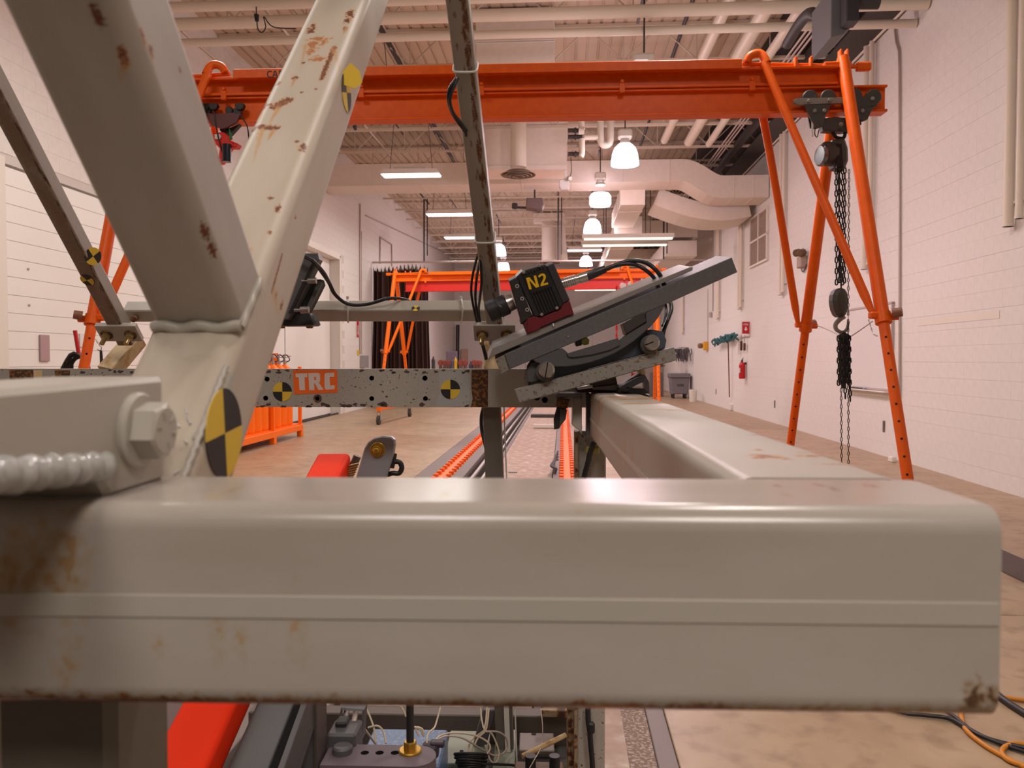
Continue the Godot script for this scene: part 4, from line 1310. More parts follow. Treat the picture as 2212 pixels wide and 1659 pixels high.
	for k in 8:
		for e in [-1.0, 1.0]:
			stripes.prism(pts([e * 0.088, -0.14 + k * 0.036, e * 0.101, -0.13 + k * 0.036, e * 0.101, -0.112 + k * 0.036, e * 0.088, -0.122 + k * 0.036]), pl, 0.002)
	part("hazard_edge", stripes, M.white).set_meta("kind", "stuff")
	var ex := on_wall(1612, 818, 0.11)
	thing("fire_extinguisher", "red fire extinguisher hanging on the right wall below the fire sign", "extinguisher", ex)
	part("cylinder", S_().lathe(ex, Vector3.UP, [[0.0, 0.0], [0.075, 0.0], [0.082, 0.03], [0.082, 0.36], [0.06, 0.42], [0.028, 0.44], [0.0, 0.445]], 20), M.red)
	part("valve", S_().cyl(ex + Vector3(0, 0.44, 0), ex + Vector3(0, 0.49, 0), 0.024, -1, 10).box(ex + Vector3(0, 0.5, 0.05), Vector3(0.02, 0.02, 0.13), 0.004).box(ex + Vector3(0, 0.53, 0.05), Vector3(0.02, 0.015, 0.13), 0.004, Basis(Vector3.RIGHT, -0.25)), M.iron)
	part("hose", S_().sweep(curve([ex + Vector3(0, 0.48, -0.03), ex + Vector3(0.0, 0.46, -0.1), ex + Vector3(0, 0.3, -0.11), ex + Vector3(0, 0.12, -0.1)]), 0.013, 8), M.rubber)
	part("label", S_().box(ex + Vector3(-0.075, 0.22, 0.03), Vector3(0.02, 0.13, 0.1), 0.0), M.white)
	part("wall_hook", S_().box(ex + Vector3(0.09, 0.4, 0), Vector3(0.06, 0.06, 0.05)), M.iron)
	# mop rack, mops and brushes
	var mr := on_wall(1610, 724, 0.0)
	thing("mop_rack", "white bar rack for mop and brushes on the right wall below the fire sign", "rack", mr)
	part("bar", S_().box(on_wall(1611, 725, 0.03), Vector3(0.06, 0.07, 0.95), 0.008), M.white)
	var mp := on_wall(1582, 735, 0.2)
	thing("mop", "teal dust mop hung head up on the right wall with a long brown handle", "mop", on_wall(1582, 858, 0.06))
	var head := S_()
	for k in 46:
		var t := k / 45.0
		var q := on_wall(1557 + t * 46, 742 - 16 * pow(t, 0.5) + rng.randf_range(-2, 2), 0.1 + rng.randf() * 0.14)
		head.sweep(curve([q + Vector3(rng.randf_range(-0.05, 0.05), 0.06, 0), q + Vector3(rng.randf_range(-0.06, 0.06), 0.0, rng.randf_range(-0.1, 0.1)), q + Vector3(rng.randf_range(-0.06, 0.06), -0.1, rng.randf_range(-0.08, 0.08))], 4), 0.035, 6, 0.018)
	part("head", head, mat(Color(0.22, 0.40, 0.42), 0.9)).set_meta("kind", "stuff")
	part("handle", S_().cyl(on_wall(1582, 738, 0.12), on_wall(1582, 858, 0.08), 0.016, -1, 8), mat(Color(0.42, 0.15, 0.10), 0.5))
	part("hook", S_().box(on_wall(1584, 732, 0.08), Vector3(0.12, 0.04, 0.3)), M.white)
	for k in 3:
		var q := on_wall(1600 + k * 7, 745 + [8, 2, 4][k], 0.07)
		thing("hand_brush", ["pale dustpan hanging left on the white rack", "brown hand brush hanging in the middle of the white rack", "dark hand brush hanging right on the white rack"][k], "brush", q, "tools on the mop rack")
		part("head", S_().box(q, Vector3(0.05, 0.3 - 0.05 * k, 0.09), 0.012), [M.wall, mat(Color(0.30, 0.17, 0.12), 0.8), mat(Color(0.34, 0.22, 0.18), 0.8)][k])
		part("handle", S_().cyl(q + Vector3(0, 0.13, 0), q + Vector3(0, 0.3, 0), 0.014, -1, 8), [M.white, M.conduit, M.conduit][k])
	var rm := on_wall(1482, 762, 0.25)
	thing("mop", "grey string mop with a blue band hung on the far right wall above the bin", "mop", rm)
	var hd := S_()
	for k in 60:
		var q := on_wall(1466 + (k % 30) * 1.1, 753 + rng.randf() * 4, 0.08 + rng.randf() * 0.25)
		hd.sweep(curve([q, q + Vector3(rng.randf_range(-0.06, 0.06), -0.15, rng.randf_range(-0.1, 0.1)), q + Vector3(rng.randf_range(-0.08, 0.08), -0.24 - rng.randf() * 0.24, rng.randf_range(-0.12, 0.12))], 4), 0.022, 5, 0.014)
	part("strings", hd, mat(Color(0.34, 0.31, 0.33), 0.9)).set_meta("kind", "stuff")
	part("band", S_().box(on_wall(1468, 757, 0.18), Vector3(0.36, 0.14, 0.2), 0.04), mat(Color(0.14, 0.24, 0.45), 0.8))
	part("hook", S_().box(on_wall(1484, 751, 0.15), Vector3(0.3, 0.03, 0.9)), M.conduit)
	# alarm, outlets
	thing("alarm_box", "yellow wall alarm with a brown lens at the end of a conduit", "alarm", on_wall(1527, 757))
	part("box", S_().box(on_wall(1529, 747, 0.07), Vector3(0.14, 0.28, 0.24), 0.02), mat(Color(0.86, 0.62, 0.12), 0.5))
	part("lens", S_().knob(on_wall(1525, 747, 0.13), Vector3(-1, 0, 0.2), 0.09, 0.14, 0.03, 14), mat(Color(0.55, 0.40, 0.27), 0.4))
	for q in [[1910, 921, "grey power outlet low on the right wall below the whiteboard"], [1674, 873, "small dark power outlet low on the right wall left of the near gantry's rear leg"], [1547, 846, "farthest small power outlet low on the right wall"]]:
		single("power_outlet", S_().box(on_wall(q[0], q[1], 0.006), Vector3(0.012, 0.17, 0.07), 0.003).box(on_wall(q[0], q[1], 0.013), Vector3(0.01, 0.11, 0.035), 0.002), mat(Color(0.42, 0.38, 0.36), 0.6), q[2], "outlet", "outlets low on the right wall")
	single("pipe_stub", S_().cyl(G(1587, 886) + Vector3(0, 0, 0), G(1587, 886) + Vector3(0, 0.3, 0), 0.06, -1, 12).box(G(1586, 887) + Vector3(-0.04, 0.1, 0), Vector3(0.18, 0.2, 0.2), 0.02), M.trim, "white pipe stub on the floor at the right wall below the mop handle", "pipe stub")
	single("pipe_stub", S_().box(G(1935, 998) + Vector3(-0.05, 0.04, 0), Vector3(0.07, 0.08, 0.14), 0.012), M.trim, "small white box on the floor against the right wall below the whiteboard", "box")


# ---------------------------------------------------------------- far end, left side
func far_things() -> void:
	# grey bin on castors
	var bb := G(1474, 860)
	var b := Vector3(RIGHT - 0.46, 0, bb.z)
	thing("wheeled_bin", "square grey waste bin on casters lettered SLED by the far right wall", "bin", b)
	var bin := S_()
	bin.prism(pts([-0.29, 0.16, 0.29, 0.16, 0.35, 0.78, -0.35, 0.78]), Transform3D(Basis.IDENTITY, b + Vector3(0, 0, 0.33)), 0.66, 0.03)
	part("tub", bin, M.bin)
	part("rim", S_().box(b + Vector3(0, 0.86, 0), Vector3(0.76, 0.17, 0.76), 0.03), M.bin)
	for q in [[-0.22, 0.22], [0.22, 0.22], [-0.22, -0.22], [0.22, -0.22]]:
		part("caster", S_().cyl(b + Vector3(q[0] - 0.03, 0.07, q[1]), b + Vector3(q[0] + 0.03, 0.07, q[1]), 0.07, -1, 12).box(b + Vector3(q[0], 0.14, q[1]), Vector3(0.08, 0.06, 0.08)), M.iron)
	var tm := TextMesh.new()
	var font := SystemFont.new()
	font.font_names = PackedStringArray(["Droid Sans"])
	font.font_weight = 700
	tm.text = "SLED"
	tm.font = font
	tm.font_size = 32
	tm.pixel_size = 0.0034
	tm.depth = 0.004
	tm.material = M.black
	var w := part_of("lettering", tm)
	w.position = Vector3(0.02, 0.5, 0.355)
	# cabinet with boxes behind
	var cz := -31.5
	var ca := Vector3(3.55, 0, cz)
	thing("cabinet", "tall tan and grey cabinet with clutter at the far right behind the bin", "cabinet", ca)
	part("body", S_().box(ca + Vector3(0, 0.6, 0), Vector3(0.8, 1.2, 0.6), 0.02), mat(Color(0.55, 0.50, 0.48), 0.6))
	part("door", S_().box(ca + Vector3(0.1, 0.5, 0.305), Vector3(0.5, 0.9, 0.02), 0.006), mat(Color(0.43, 0.40, 0.40), 0.6))
	part("shelf_top", S_().box(ca + Vector3(0.0, 1.22, 0), Vector3(0.9, 0.05, 0.66), 0.01), mat(Color(0.40, 0.33, 0.29), 0.6))
	thing("carton", "tan carton with a dark red lid standing on top of the far cabinet", "carton", ca + Vector3(-0.05, 1.245, 0))
	part("box", S_().box(ca + Vector3(-0.05, 1.62, 0), Vector3(0.75, 0.74, 0.5), 0.01), mat(Color(0.62, 0.47, 0.37), 0.8))
	part("lid", S_().box(ca + Vector3(-0.05, 2.01, 0), Vector3(0.82, 0.05, 0.56), 0.01), mat(Color(0.42, 0.16, 0.15), 0.8))
	single("tool_case", S_().box(ca + Vector3(0.15, 1.29, 0.2), Vector3(0.45, 0.09, 0.2), 0.01), mat(Color(0.30, 0.27, 0.13), 0.8), "dark olive case lying on the far cabinet beside the carton", "case")
	# hose reel / wheeled cart beside the cabinet
	var hc := Vector3(2.75, 0, -29.5)
	thing("hand_cart", "dark wheeled cart with red pieces beyond the far gantry's right legs", "cart", hc)
	part("frame", S_().box(hc + Vector3(0, 0.35, 0), Vector3(0.5, 0.05, 0.5)).cyl(hc + Vector3(-0.2, 0.1, 0.2), hc + Vector3(-0.2, 1.1, 0.2), 0.02, -1, 8).cyl(hc + Vector3(0.2, 0.1, 0.2), hc + Vector3(0.2, 1.1, 0.2), 0.02, -1, 8), M.iron)
	part("load", S_().box(hc + Vector3(0, 0.8, 0), Vector3(0.45, 0.3, 0.4), 0.05), M.red)
	for q in [-0.2, 0.2]:
		part("wheel", S_().cyl(hc + Vector3(q - 0.02, 0.12, 0.2), hc + Vector3(q + 0.02, 0.12, 0.2), 0.12, -1, 14), M.black)
	single("tub", S_().lathe(G(1497, 868), Vector3.UP, [[0.0, 0.0], [0.12, 0.0], [0.14, 0.4], [0.12, 0.42]], 12), M.trim, "white pail on the floor right of the grey bin", "pail")
	# valves and pumps on a bench at the far end
	var bz := -30.0
	thing("work_bench", "long low bench toward the far wall carrying valves and gauges", "bench", Vector3(-3.9, 0, bz))
	part("top", S_().box(Vector3(-3.9, 1.06, bz), Vector3(2.6, 0.06, 0.7), 0.01), M.joint)
	for q in [-5.1, -2.7]:
		part("leg", S_().box(Vector3(q, 0.52, bz), Vector3(0.08, 1.04, 0.6)), M.iron)
	var spots := [[952, 786, 0.10], [961, 787, 0.085], [969, 783, 0.09], [996, 782, 0.11], [1005, 788, 0.1], [1024, 784, 0.1], [1031, 780, 0.09], [1037, 789, 0.08]]
	var lab := ["leftmost", "second", "third", "fourth, under a black bar", "fifth", "sixth", "seventh", "eighth, rightmost"]
	for k in 8:
		var p := R(spots[k][0], spots[k][1], 30.0)
		p.y = 1.09
		thing("red_valve", lab[k] + " rust red hand valve on the far bench", "valve", p, "rust red valves on the far bench")
		var r: float = spots[k][2] * 1.15
		part("wheel", S_().knob(p + Vector3(0, 0.24, 0.0), Vector3(0.2, 0, 1), r, 0.06, 0.02, 16), mat(Color(0.50, 0.23, 0.17), 0.75))
		part("body", S_().cyl(p, p + Vector3(0, 0.2, 0), 0.07, 0.05, 12).box(p + Vector3(0, 0.03, 0), Vector3(0.14, 0.06, 0.14), 0.02), mat(Color(0.36, 0.25, 0.2), 0.6))
	var cyls := [[936, M.iron, 0.35, "thin dark cylinder at the left end of the far bench"], [977, mat(Color(0.3, 0.3, 0.38), 0.5), 0.3, "bluish grey canister on the far bench"], [984, mat(Color(0.78, 0.62, 0.15), 0.5), 0.33, "yellow canister on the far bench"], [1017, mat(Color(0.2, 0.2, 0.32), 0.5), 0.16, "small navy canister on the far bench"]]
	for s in cyls:
		var p := R(s[0], 790, 30.0)
		p.y = 1.09
		single("canister", S_().lathe(p, Vector3.UP, [[0.0, 0.0], [0.07, 0.0], [0.07, s[2]], [0.03, s[2] + 0.08], [0.02, s[2] + 0.14], [0.0, s[2] + 0.14]], 14), s[1], s[3], "canister", "canisters on the far bench")
	single("control_cabinet", S_().box(R(976, 770, 31.0), Vector3(0.41, 0.42, 0.3), 0.02).box(Vector3(R(976, 770, 31.0).x, 0.65, -31.0), Vector3(0.1, 1.3, 0.1)), mat(Color(0.42, 0.37, 0.42), 0.6), "grey square control box on a post behind the bench with valves", "control box")
	single("wall_panel", S_().box(R(1003, 768, 42.83), Vector3(0.36, 0.7, 0.3), 0.02), mat(Color(0.78, 0.66, 0.58), 0.6), "pale narrow panel on the far wall right of the grey control box", "panel")
	for k in 2:
		single("ski_board", S_().cyl(Vector3(R(985 + k * 4, 790, 41.6).x, 0.02, -41.6), R(987 + k * 4, 702, 42.6), 0.045, -1, 8), M.black, ["left of two long dark poles leaning on the far wall", "right of two long dark poles leaning on the far wall"][k], "pole", "dark poles leaning on the far wall")
	single("wall_scribble", S_().sweep(curve([R(959, 714, 42.96), R(961, 709, 42.96), R(963, 712, 42.96), R(966, 707, 42.96), R(966, 710, 42.96)]), 0.02, 5), mat(Color(0.5, 0.25, 0.22), 0.7), "small red mark high on the far wall", "mark")
	# things on the left wall near the curtain
	var lw := LEFT + 0.01
	var sg := W(772.5, 708, lw)
	thing("hydrant_sign", "narrow red sign with white edge and down arrow on the left wall beside the curtain", "sign", sg)
	part("plate", S_().box(sg, Vector3(0.012, 0.56, 0.36), 0.002), M.white)
	part("field", S_().box(sg + Vector3(0.005, 0, 0), Vector3(0.01, 0.54, 0.25), 0.001), M.red)
	part("arrow", S_().prism(pts([-0.03, 0.1, 0.03, 0.1, 0.03, -0.1, 0.07, -0.1, 0, -0.2, -0.07, -0.1, -0.03, -0.1]), Transform3D(Basis(Vector3(0, 0, -1), Vector3.UP, Vector3.RIGHT), sg + Vector3(0.013, -0.03, 0)), 0.003), M.white)
	single("hazard_label", S_().box(W(774, 762, lw), Vector3(0.012, 0.16, 0.22), 0.002), M.yellow, "small yellow label on the left wall below the narrow red sign", "label")
	thing("breaker_box", "grey electric box on the left wall beside the curtain, conduits rising from it", "electric box", W(787, 790, lw))
	part("box", S_().box(W(787, 781, LEFT + 0.07), Vector3(0.14, 0.36, 0.5), 0.01), mat(Color(0.60, 0.58, 0.58), 0.5))
	part("conduit", S_().cyl(W(778, 765, LEFT + 0.03), W(778, 440, LEFT + 0.03), 0.022, -1, 8), M.conduit)
	part("conduit", S_().cyl(W(781, 765, LEFT + 0.03), W(781, 500, LEFT + 0.03), 0.016, -1, 8), M.conduit)
	single("wall_conduit", S_().sweep([W(821, 570, LEFT + 0.03), W(821, 512, LEFT + 0.03), W(846, 528, LEFT + 0.03), W(847, 575, LEFT + 0.03)], 0.022, 8), M.conduit, "bent conduit on the left wall above the curtain", "conduit")
	single("wall_conduit", S_().sweep([W(790, 465, LEFT + 0.03), W(1026, 577, LEFT + 0.03)], 0.02, 8), M.conduit, "long thin conduit along the top of the left wall above the curtain", "conduit")
	single("wall_conduit", S_().sweep([W(393, 66, LEFT + 0.03), W(478, 138, LEFT + 0.03), W(560, 208, LEFT + 0.03)], 0.02, 8), M.pipe, "thin white conduit along the left wall above the near gantry's left end", "conduit")
	# rack of orange gas bottles
	var rx := -4.97
	thing("bottle_rack", "low orange steel rack at the left wall holding gas bottles", "rack", Vector3(-5.3, 0, -12.6))
	for z in [-14.6, -13.2, -11.0]:
		part("post", S_().box(Vector3(rx, 0.72, z), Vector3(0.06, 1.2, 0.06), 0.006), M.orange_far)
		part("foot", S_().box(Vector3(rx, 0.06, z), Vector3(0.09, 0.12, 0.12), 0.006), M.orange_far)
	part("base_rail", S_().box(Vector3(rx, 0.17, -12.7), Vector3(0.09, 0.11, 3.9), 0.006).box(Vector3(rx - 0.62, 0.17, -12.7), Vector3(0.09, 0.11, 3.9), 0.006), M.orange_far)
	part("tray", S_().box(Vector3(-5.28, 0.235, -12.7), Vector3(0.6, 0.02, 3.9)), M.orange_far)
	part("manifold_pipe", S_().cyl(Vector3(-5.2, 1.52, -14.75), Vector3(-5.2, 1.52, -10.8), 0.018, -1, 8), M.conduit)
	part("number_plate", plate([583, 763, 600, 763, 601, 776, 597, 790, 583, 790], 14.2, 0.02, false), M.orange_far)
	for i in 8:
		for j in 2:
			var p := Vector3(-5.13 - j * 0.31, 0.246, -14.25 + i * 0.3)
			thing("gas_bottle", ("front row, " if j == 0 else "back row, ") + ["farthest", "second farthest", "third farthest", "fourth farthest", "fifth farthest", "sixth farthest", "seventh farthest", "nearest"][i] + " orange gas bottle in the left rack", "gas bottle", p, "orange gas bottles in the rack")
			part("bottle", S_().lathe(p, Vector3.UP, [[0.0, 0.0], [0.125, 0.0], [0.135, 0.03], [0.135, 0.93], [0.11, 1.04], [0.05, 1.1], [0.03, 1.12]], 18), M.orange_far)
			part("neck", S_().cyl(p + Vector3(0, 1.1, 0), p + Vector3(0, 1.19, 0), 0.03, -1, 10).knob(p + Vector3(0, 1.24, 0), Vector3.UP, 0.055, 0.025, 0.008, 12).cyl(p + Vector3(0, 1.19, 0), p + Vector3(0, 1.25, 0), 0.012, -1, 8), M.steel)
			if j == 0:
				part("pigtail", S_().sweep(curve([p + Vector3(0, 1.15, 0), p + Vector3(0.06, 1.2, -0.09), p + Vector3(0.0, 1.29, -0.1), p + Vector3(-0.07, 1.275, -0.04)]), 0.011, 6), M.iron)
	# cable bundle and red bar at the near gantry's left rear leg
	var lb := R(178, 790, 7.4)
	thing("cable_coil", "black cable coil hung on a red handled stand below the near gantry's left leg", "cable", Vector3(lb.x, 0, lb.z))
	part("stand", S_().cyl(Vector3(lb.x, 0.0, lb.z), Vector3(lb.x, lb.y, lb.z), 0.03, -1, 10).box(Vector3(lb.x, 0.02, lb.z), Vector3(0.5, 0.04, 0.4), 0.01), M.iron)
	part("red_handle", S_().cyl(R(172, 775, 7.4), R(162, 714, 7.4), 0.02, -1, 10), M.red)
	var co := S_()
	for k in 9:
		var r0: float = 0.10 + 0.012 * k
		var loop := []
		for j in 17:
			var a := TAU * j / 16.0
			loop.append(lb + Vector3(cos(a) * (0.10 + 0.004 * k) - 0.02, sin(a) * (0.2 + 0.006 * k) - 0.12, rng.randf_range(-0.02, 0.02) + k * 0.012))
		co.sweep(loop, 0.012, 6)
	part("coil", co, M.rubber)


# ---------------------------------------------------------------- painted tubes with their own rust
func tube(p0: Vector3, p1: Vector3, w: float, h: float, up: Vector3, r: float, tw: int, tl: int, tint: Color) -> Dictionary:
	var d := (p1 - p0).normalized()
	var side := d.cross(up).normalized()
	var im := Image.create(tw, tl, false, Image.FORMAT_RGB8)
	im.fill(tint)
	return {"p0": p0, "p1": p1, "w": w, "h": h, "up": side.cross(d).normalized(), "side": side, "d": d, "r": r, "len": p0.distance_to(p1), "per": 2 * (w + h) - 8 * r + TAU * r, "im": im, "tint": tint}


func blob(t: Dictionary, u: float, v: float, ru: float, rv: float, core: Color, halo: Color, edge := 0.6, seed_ := 1, strength := 1.0) -> void:
	# ragged spot of core colour with a halo; centre and radii in metres of the unrolled tube
	var im: Image = t.im
	var sx: float = im.get_width() / t.per
	var sy: float = im.get_height() / t.len
	var nz := noise(clampf(1.0 / (minf(ru, rv) * 1000.0), 0.03, 0.5), seed_, 4)
	var x0 := int((u - ru * 1.5) * sx)
	var x1 := int((u + ru * 1.5) * sx)
	for y in range(maxi(0, int((v - rv * 1.5) * sy)), mini(im.get_height(), int((v + rv * 1.5) * sy) + 1)):
		for xr in range(x0, x1 + 1):
			var x := posmod(xr, im.get_width())
			var a := (xr / sx - u) / ru
			var b := (y / sy - v) / rv
			var k := sqrt(a * a + b * b) + nz.get_noise_2d(xr / sx * 1000.0, y / sy * 1000.0) * 0.8
			if k < 1.0:
				var c := im.get_pixel(x, y)
				if k < edge:
					c = c.lerp(core, strength)
				else:
					c = c.lerp(halo, strength * 0.85 * pow((1.0 - k) / (1.0 - edge), 1.3))
				im.set_pixel(x, y, c)


func on_face(t: Dictionary, face: String, px: float, py: float) -> Array:
	# unrolled place [u, v] in metres, and the distance, of a photo pixel on one face of the tube
	var n: Vector3 = {"top": t.up, "bottom": -t.up, "side": t.side, "back": -t.side}[face]
	var o: Vector3 = t.p0 + n * ((t.h if face in ["top", "bottom"] else t.w) / 2)
	var r := sb.inverse() * ray(px, py)
	var p := EYE + r * ((o - EYE).dot(n) / r.dot(n))
	var q: Vector3 = p - t.p0
	var v := q.dot(t.d)
	var s := q.dot(t.side)
	var w := q.dot(t.up)
	var per: float = t.per
	var u: float = {"top": 0.5 * per - s, "bottom": s, "side": 0.25 * per + w, "back": 0.75 * per - w}[face]
	return [u, v, (p - EYE).length()]


const RUST := Color(0.41, 0.20, 0.115)
const HALO := Color(0.74, 0.50, 0.25)


func spots(t: Dictionary, face: String, list: Array, core := RUST, halo := HALO, edge := 0.62, strength := 1.0, stretch := 1.4) -> void:
	for q in list:
		var f := on_face(t, face, q[0], q[1])
		blob(t, f[0], f[1], q[2] * f[2] / F * 1.65, q[3] * f[2] / F * stretch * 1.5, core, halo, edge, int(q[0] * 7 + q[1]), strength)


func drip(t: Dictionary, face: String, a: Array, strength := 0.55) -> void:
	for k in 9:
		var s := k / 8.0
		var f := on_face(t, face, lerpf(a[0], a[2], s), lerpf(a[1], a[3], s))
		blob(t, f[0], f[1], a[4] * (1.0 - 0.6 * s) * f[2] / F, a[4] * 2.5 * f[2] / F, HALO.lerp(t.tint, 0.1), HALO.lerp(t.tint, 0.45), 0.25, k + int(a[0]), strength * (1.0 - 0.7 * s))


func line_spots(t: Dictionary, face: String, a: Array, n: int) -> void:
	for k in n:
		var s := k / float(n - 1)
		spots(t, face, [[lerpf(a[0], a[2], s), lerpf(a[1], a[3], s), a[4], a[5]]])


func painted(t: Dictionary, rough: float, seed_: int) -> StandardMaterial3D:
	var m := mat(Color.WHITE, rough)
	m.albedo_texture = ImageTexture.create_from_image(t.im)
	m.detail_enabled = true
	m.detail_blend_mode = BaseMaterial3D.BLEND_MODE_MUL
	m.detail_albedo = ntex(0.008, seed_, [[0.0, Color(0.93, 0.92, 0.90)], [1.0, Color(1, 1, 1)]], 512, 5)
	return m


func add_tube(called: String, t: Dictionary, m: Material, parent: Node = null, cuts := 1) -> MeshInstance3D:
	return part(called, S_().rtube(t.p0, t.p1, t.w, t.h, t.up, t.r, cuts), m, parent)


# round yellow and black quadrant sticker
func target(c: Vector3, n: Vector3, up: Vector3, r: float, flip: bool, parent: Node, turn := 0.0, called := "target_sticker") -> MeshInstance3D:
	n = n.normalized()
	var s := up.cross(n).normalized()
	var u := n.cross(s)
	var ys := S_()
	var bs := S_()
	var seg := 32
	for i in seg:
		var a0 := TAU * i / seg + turn
		var a1 := TAU * (i + 1) / seg + turn
		var quarter := int(i * 4 / seg)
		var sh: Sh = ys if (quarter % 2 == 0) == flip else bs
		var o := c + n * 0.0006
		var e0 := s * cos(a0) * r + u * sin(a0) * r
		var e1 := s * cos(a1) * r + u * sin(a1) * r
		sh.tri(o, o + e0, o + e1, n, n, n)
		sh.quad(o + e0, o + e1, o + e1 - n * 0.0006, o + e0 - n * 0.0006, (e0 + e1).normalized())
	return part2(called, ys, M.yellow, bs, M.sticker_black, parent, "round yellow and black target sticker")


func stud(parent: Node, at: Vector3, n: Vector3, r: float, long: float, washer: Material) -> void:
	n = n.normalized()
	part("washer", S_().knob(at, n, r * 2.6, 0.003, 0.001, 18), washer, parent)
	part("nut", S_().hexn(at + n * 0.003, n, r * 1.75, r * 1.7, 0.0005), M.zinc, parent)
	part("stud", S_().cyl(at, at + n * long, r, -1, 12), M.zinc, parent)


func sled() -> void:
	var tint := Color(0.675, 0.645, 0.61)
	var o := thing("test_sled", "grey steel sled frame of welded tubes with yellow target stickers, wide tube across the foreground", "sled", Vector3(-0.75, 0.0, -1.2), "", true)
	# --- wide tube across the foreground
	var t1 := tube(E(-0.9, -0.1206, 0.4238), E(0.2176, -0.1206, 0.4238), 0.1016, 0.1016, Vector3.UP, 0.0125, 512, 2048, tint)
	var corner: float = t1.per * 0.125
	for k in 60:
		blob(t1, corner - 0.003, 0.43 + k * 0.0118, 0.008, 0.02, Color(0.56, 0.40, 0.25), Color(0.6, 0.49, 0.37), 0.3, k + 1000, 0.7)
	for k in 130:
		var v := 0.45 + k * 0.0054 + rng.randf() * 0.006
		var s := 1.0 if k < 100 else 0.7
		blob(t1, corner - 0.0035 + rng.randf_range(-0.002, 0.001), v, rng.randf_range(0.005, 0.0095) * s, rng.randf_range(0.007, 0.016), RUST.lerp(HALO, rng.randf() * 0.45), Color(0.52, 0.36, 0.2), 0.5, k, 0.95)
	spots(t1, "side", [[40, 1240, 70, 40], [150, 1235, 95, 30], [20, 1262, 50, 24], [95, 1215, 60, 24]], Color(0.60, 0.42, 0.22), Color(0.63, 0.52, 0.37), 0.25, 0.55, 1.0)
	spots(t1, "side", [[5, 1250, 14, 12], [470, 1368, 48, 14], [340, 1396, 16, 10], [520, 1385, 30, 14], [640, 1350, 60, 20], [140, 1440, 40, 20]], Color(0.66, 0.5, 0.32), Color(0.66, 0.58, 0.46), 0.15, 0.55, 1.0)
	spots(t1, "top", [[1250, 1072, 90, 10], [1700, 1070, 30, 8], [960, 1068, 60, 9], [500, 1060, 60, 8]], Color(0.62, 0.52, 0.38), Color(0.64, 0.57, 0.47), 0.2, 0.5, 1.5)
	spots(t1, "top", [[1680, 1050, 14, 6], [1770, 1048, 18, 7], [1880, 1050, 16, 7], [1800, 1056, 24, 6]], Color(0.5, 0.4, 0.36), Color(0.6, 0.5, 0.44), 0.35, 0.7, 1.5)
	spots(t1, "side", [[2138, 1508, 16, 26], [2100, 1520, 30, 14]], Color(0.3, 0.2, 0.13), Color(0.5, 0.38, 0.26), 0.45, 0.9, 1.0)
	var m1 := painted(t1, 0.22, 5)
	var tube1 := add_tube("cross_tube", t1, m1)
	part("weld_seam", S_().rtube(E(-0.9, -0.1195, 0.3731), E(0.2165, -0.1195, 0.3731), 0.0016, 0.0115, Vector3.UP, 0.0007), M.paint_plain, tube1)
	# --- tube along the right side, running away
	var t2 := tube(E(0.1668, -0.1206, 0.47), E(0.1668, -0.1206, 1.75), 0.1016, 0.1016, Vector3.UP, 0.0125, 512, 1024, tint)
	spots(t2, "top", [[1330, 858, 70, 9], [1400, 872, 60, 8], [1300, 850, 40, 6], [1380, 862, 70, 9], [1450, 885, 50, 7]], Color(0.64, 0.44, 0.2), Color(0.67, 0.52, 0.32), 0.35, 0.95, 3.0)
	spots(t2, "top", [[1638, 972, 10, 6], [1650, 985, 22, 10], [1635, 990, 8, 5], [1700, 992, 8, 4], [1755, 985, 24, 6], [1662, 988, 26, 8]], Color(0.52, 0.26, 0.12), HALO, 0.45, 1.0, 2.4)
	spots(t2, "top", [[1480, 888, 40, 3], [1640, 940, 20, 3], [1560, 905, 30, 3]], Color(0.38, 0.34, 0.33), Color(0.52, 0.47, 0.44), 0.4, 0.85, 2.4)
	spots(t2, "top", [[1810, 1003, 40, 5], [1760, 978, 30, 4]], Color(0.5, 0.3, 0.22), HALO, 0.4, 0.6, 2.0)
	spots(t2, "back", [[1350, 975, 18, 8], [1365, 985, 20, 8]], Color(0.78, 0.42, 0.26), Color(0.7, 0.55, 0.44), 0.3, 0.6, 2.0)
	var tube2 := add_tube("side_tube", t2, painted(t2, 0.42, 6))
	part("weld_seam", S_().rtube(E(0.1157, -0.128, 0.5), E(0.1157, -0.128, 1.74), 0.0016, 0.008, Vector3.UP, 0.0007), M.paint_plain, tube2)
	# --- the big V: one diagonal rises away, the other towards the camera
	var cream := Color(0.745, 0.695, 0.635)
	var t8 := tube(E(-0.25, -0.10, 0.4938), E(-0.25, 0.95, 1.5438), 0.07, 0.07, Vector3(0, 1, 1), 0.013, 512, 1536, cream)
	spots(t8, "top", [[757, 30, 6, 11], [750, 45, 5, 8], [746, 62, 4, 5], [640, 62, 4, 7], [676, 55, 4, 5], [638, 168, 6, 4], [601, 180, 4, 5], [566, 226, 6, 12], [560, 275, 22, 6], [580, 277, 12, 5], [595, 277, 6, 5], [532, 289, 6, 3], [546, 258, 4, 4], [655, 316, 6, 8], [642, 306, 4, 3], [584, 429, 5, 3], [601, 449, 4, 8], [583, 500, 3, 4], [655, 136, 3, 3], [652, 200, 3, 2], [683, 193, 3, 2], [578, 226, 6, 4], [672, 66, 6, 10]])
	line_spots(t8, "top", [594, 232, 624, 215, 8, 5], 7)
	line_spots(t8, "top", [722, 103, 695, 170, 4, 5], 14)
	spots(t8, "top", [[690, 84, 18, 7], [676, 98, 12, 12], [670, 112, 7, 9], [700, 92, 7, 7], [688, 126, 11, 8], [676, 130, 7, 5]], Color(0.66, 0.36, 0.17), Color(0.75, 0.58, 0.38), 0.5, 0.8)
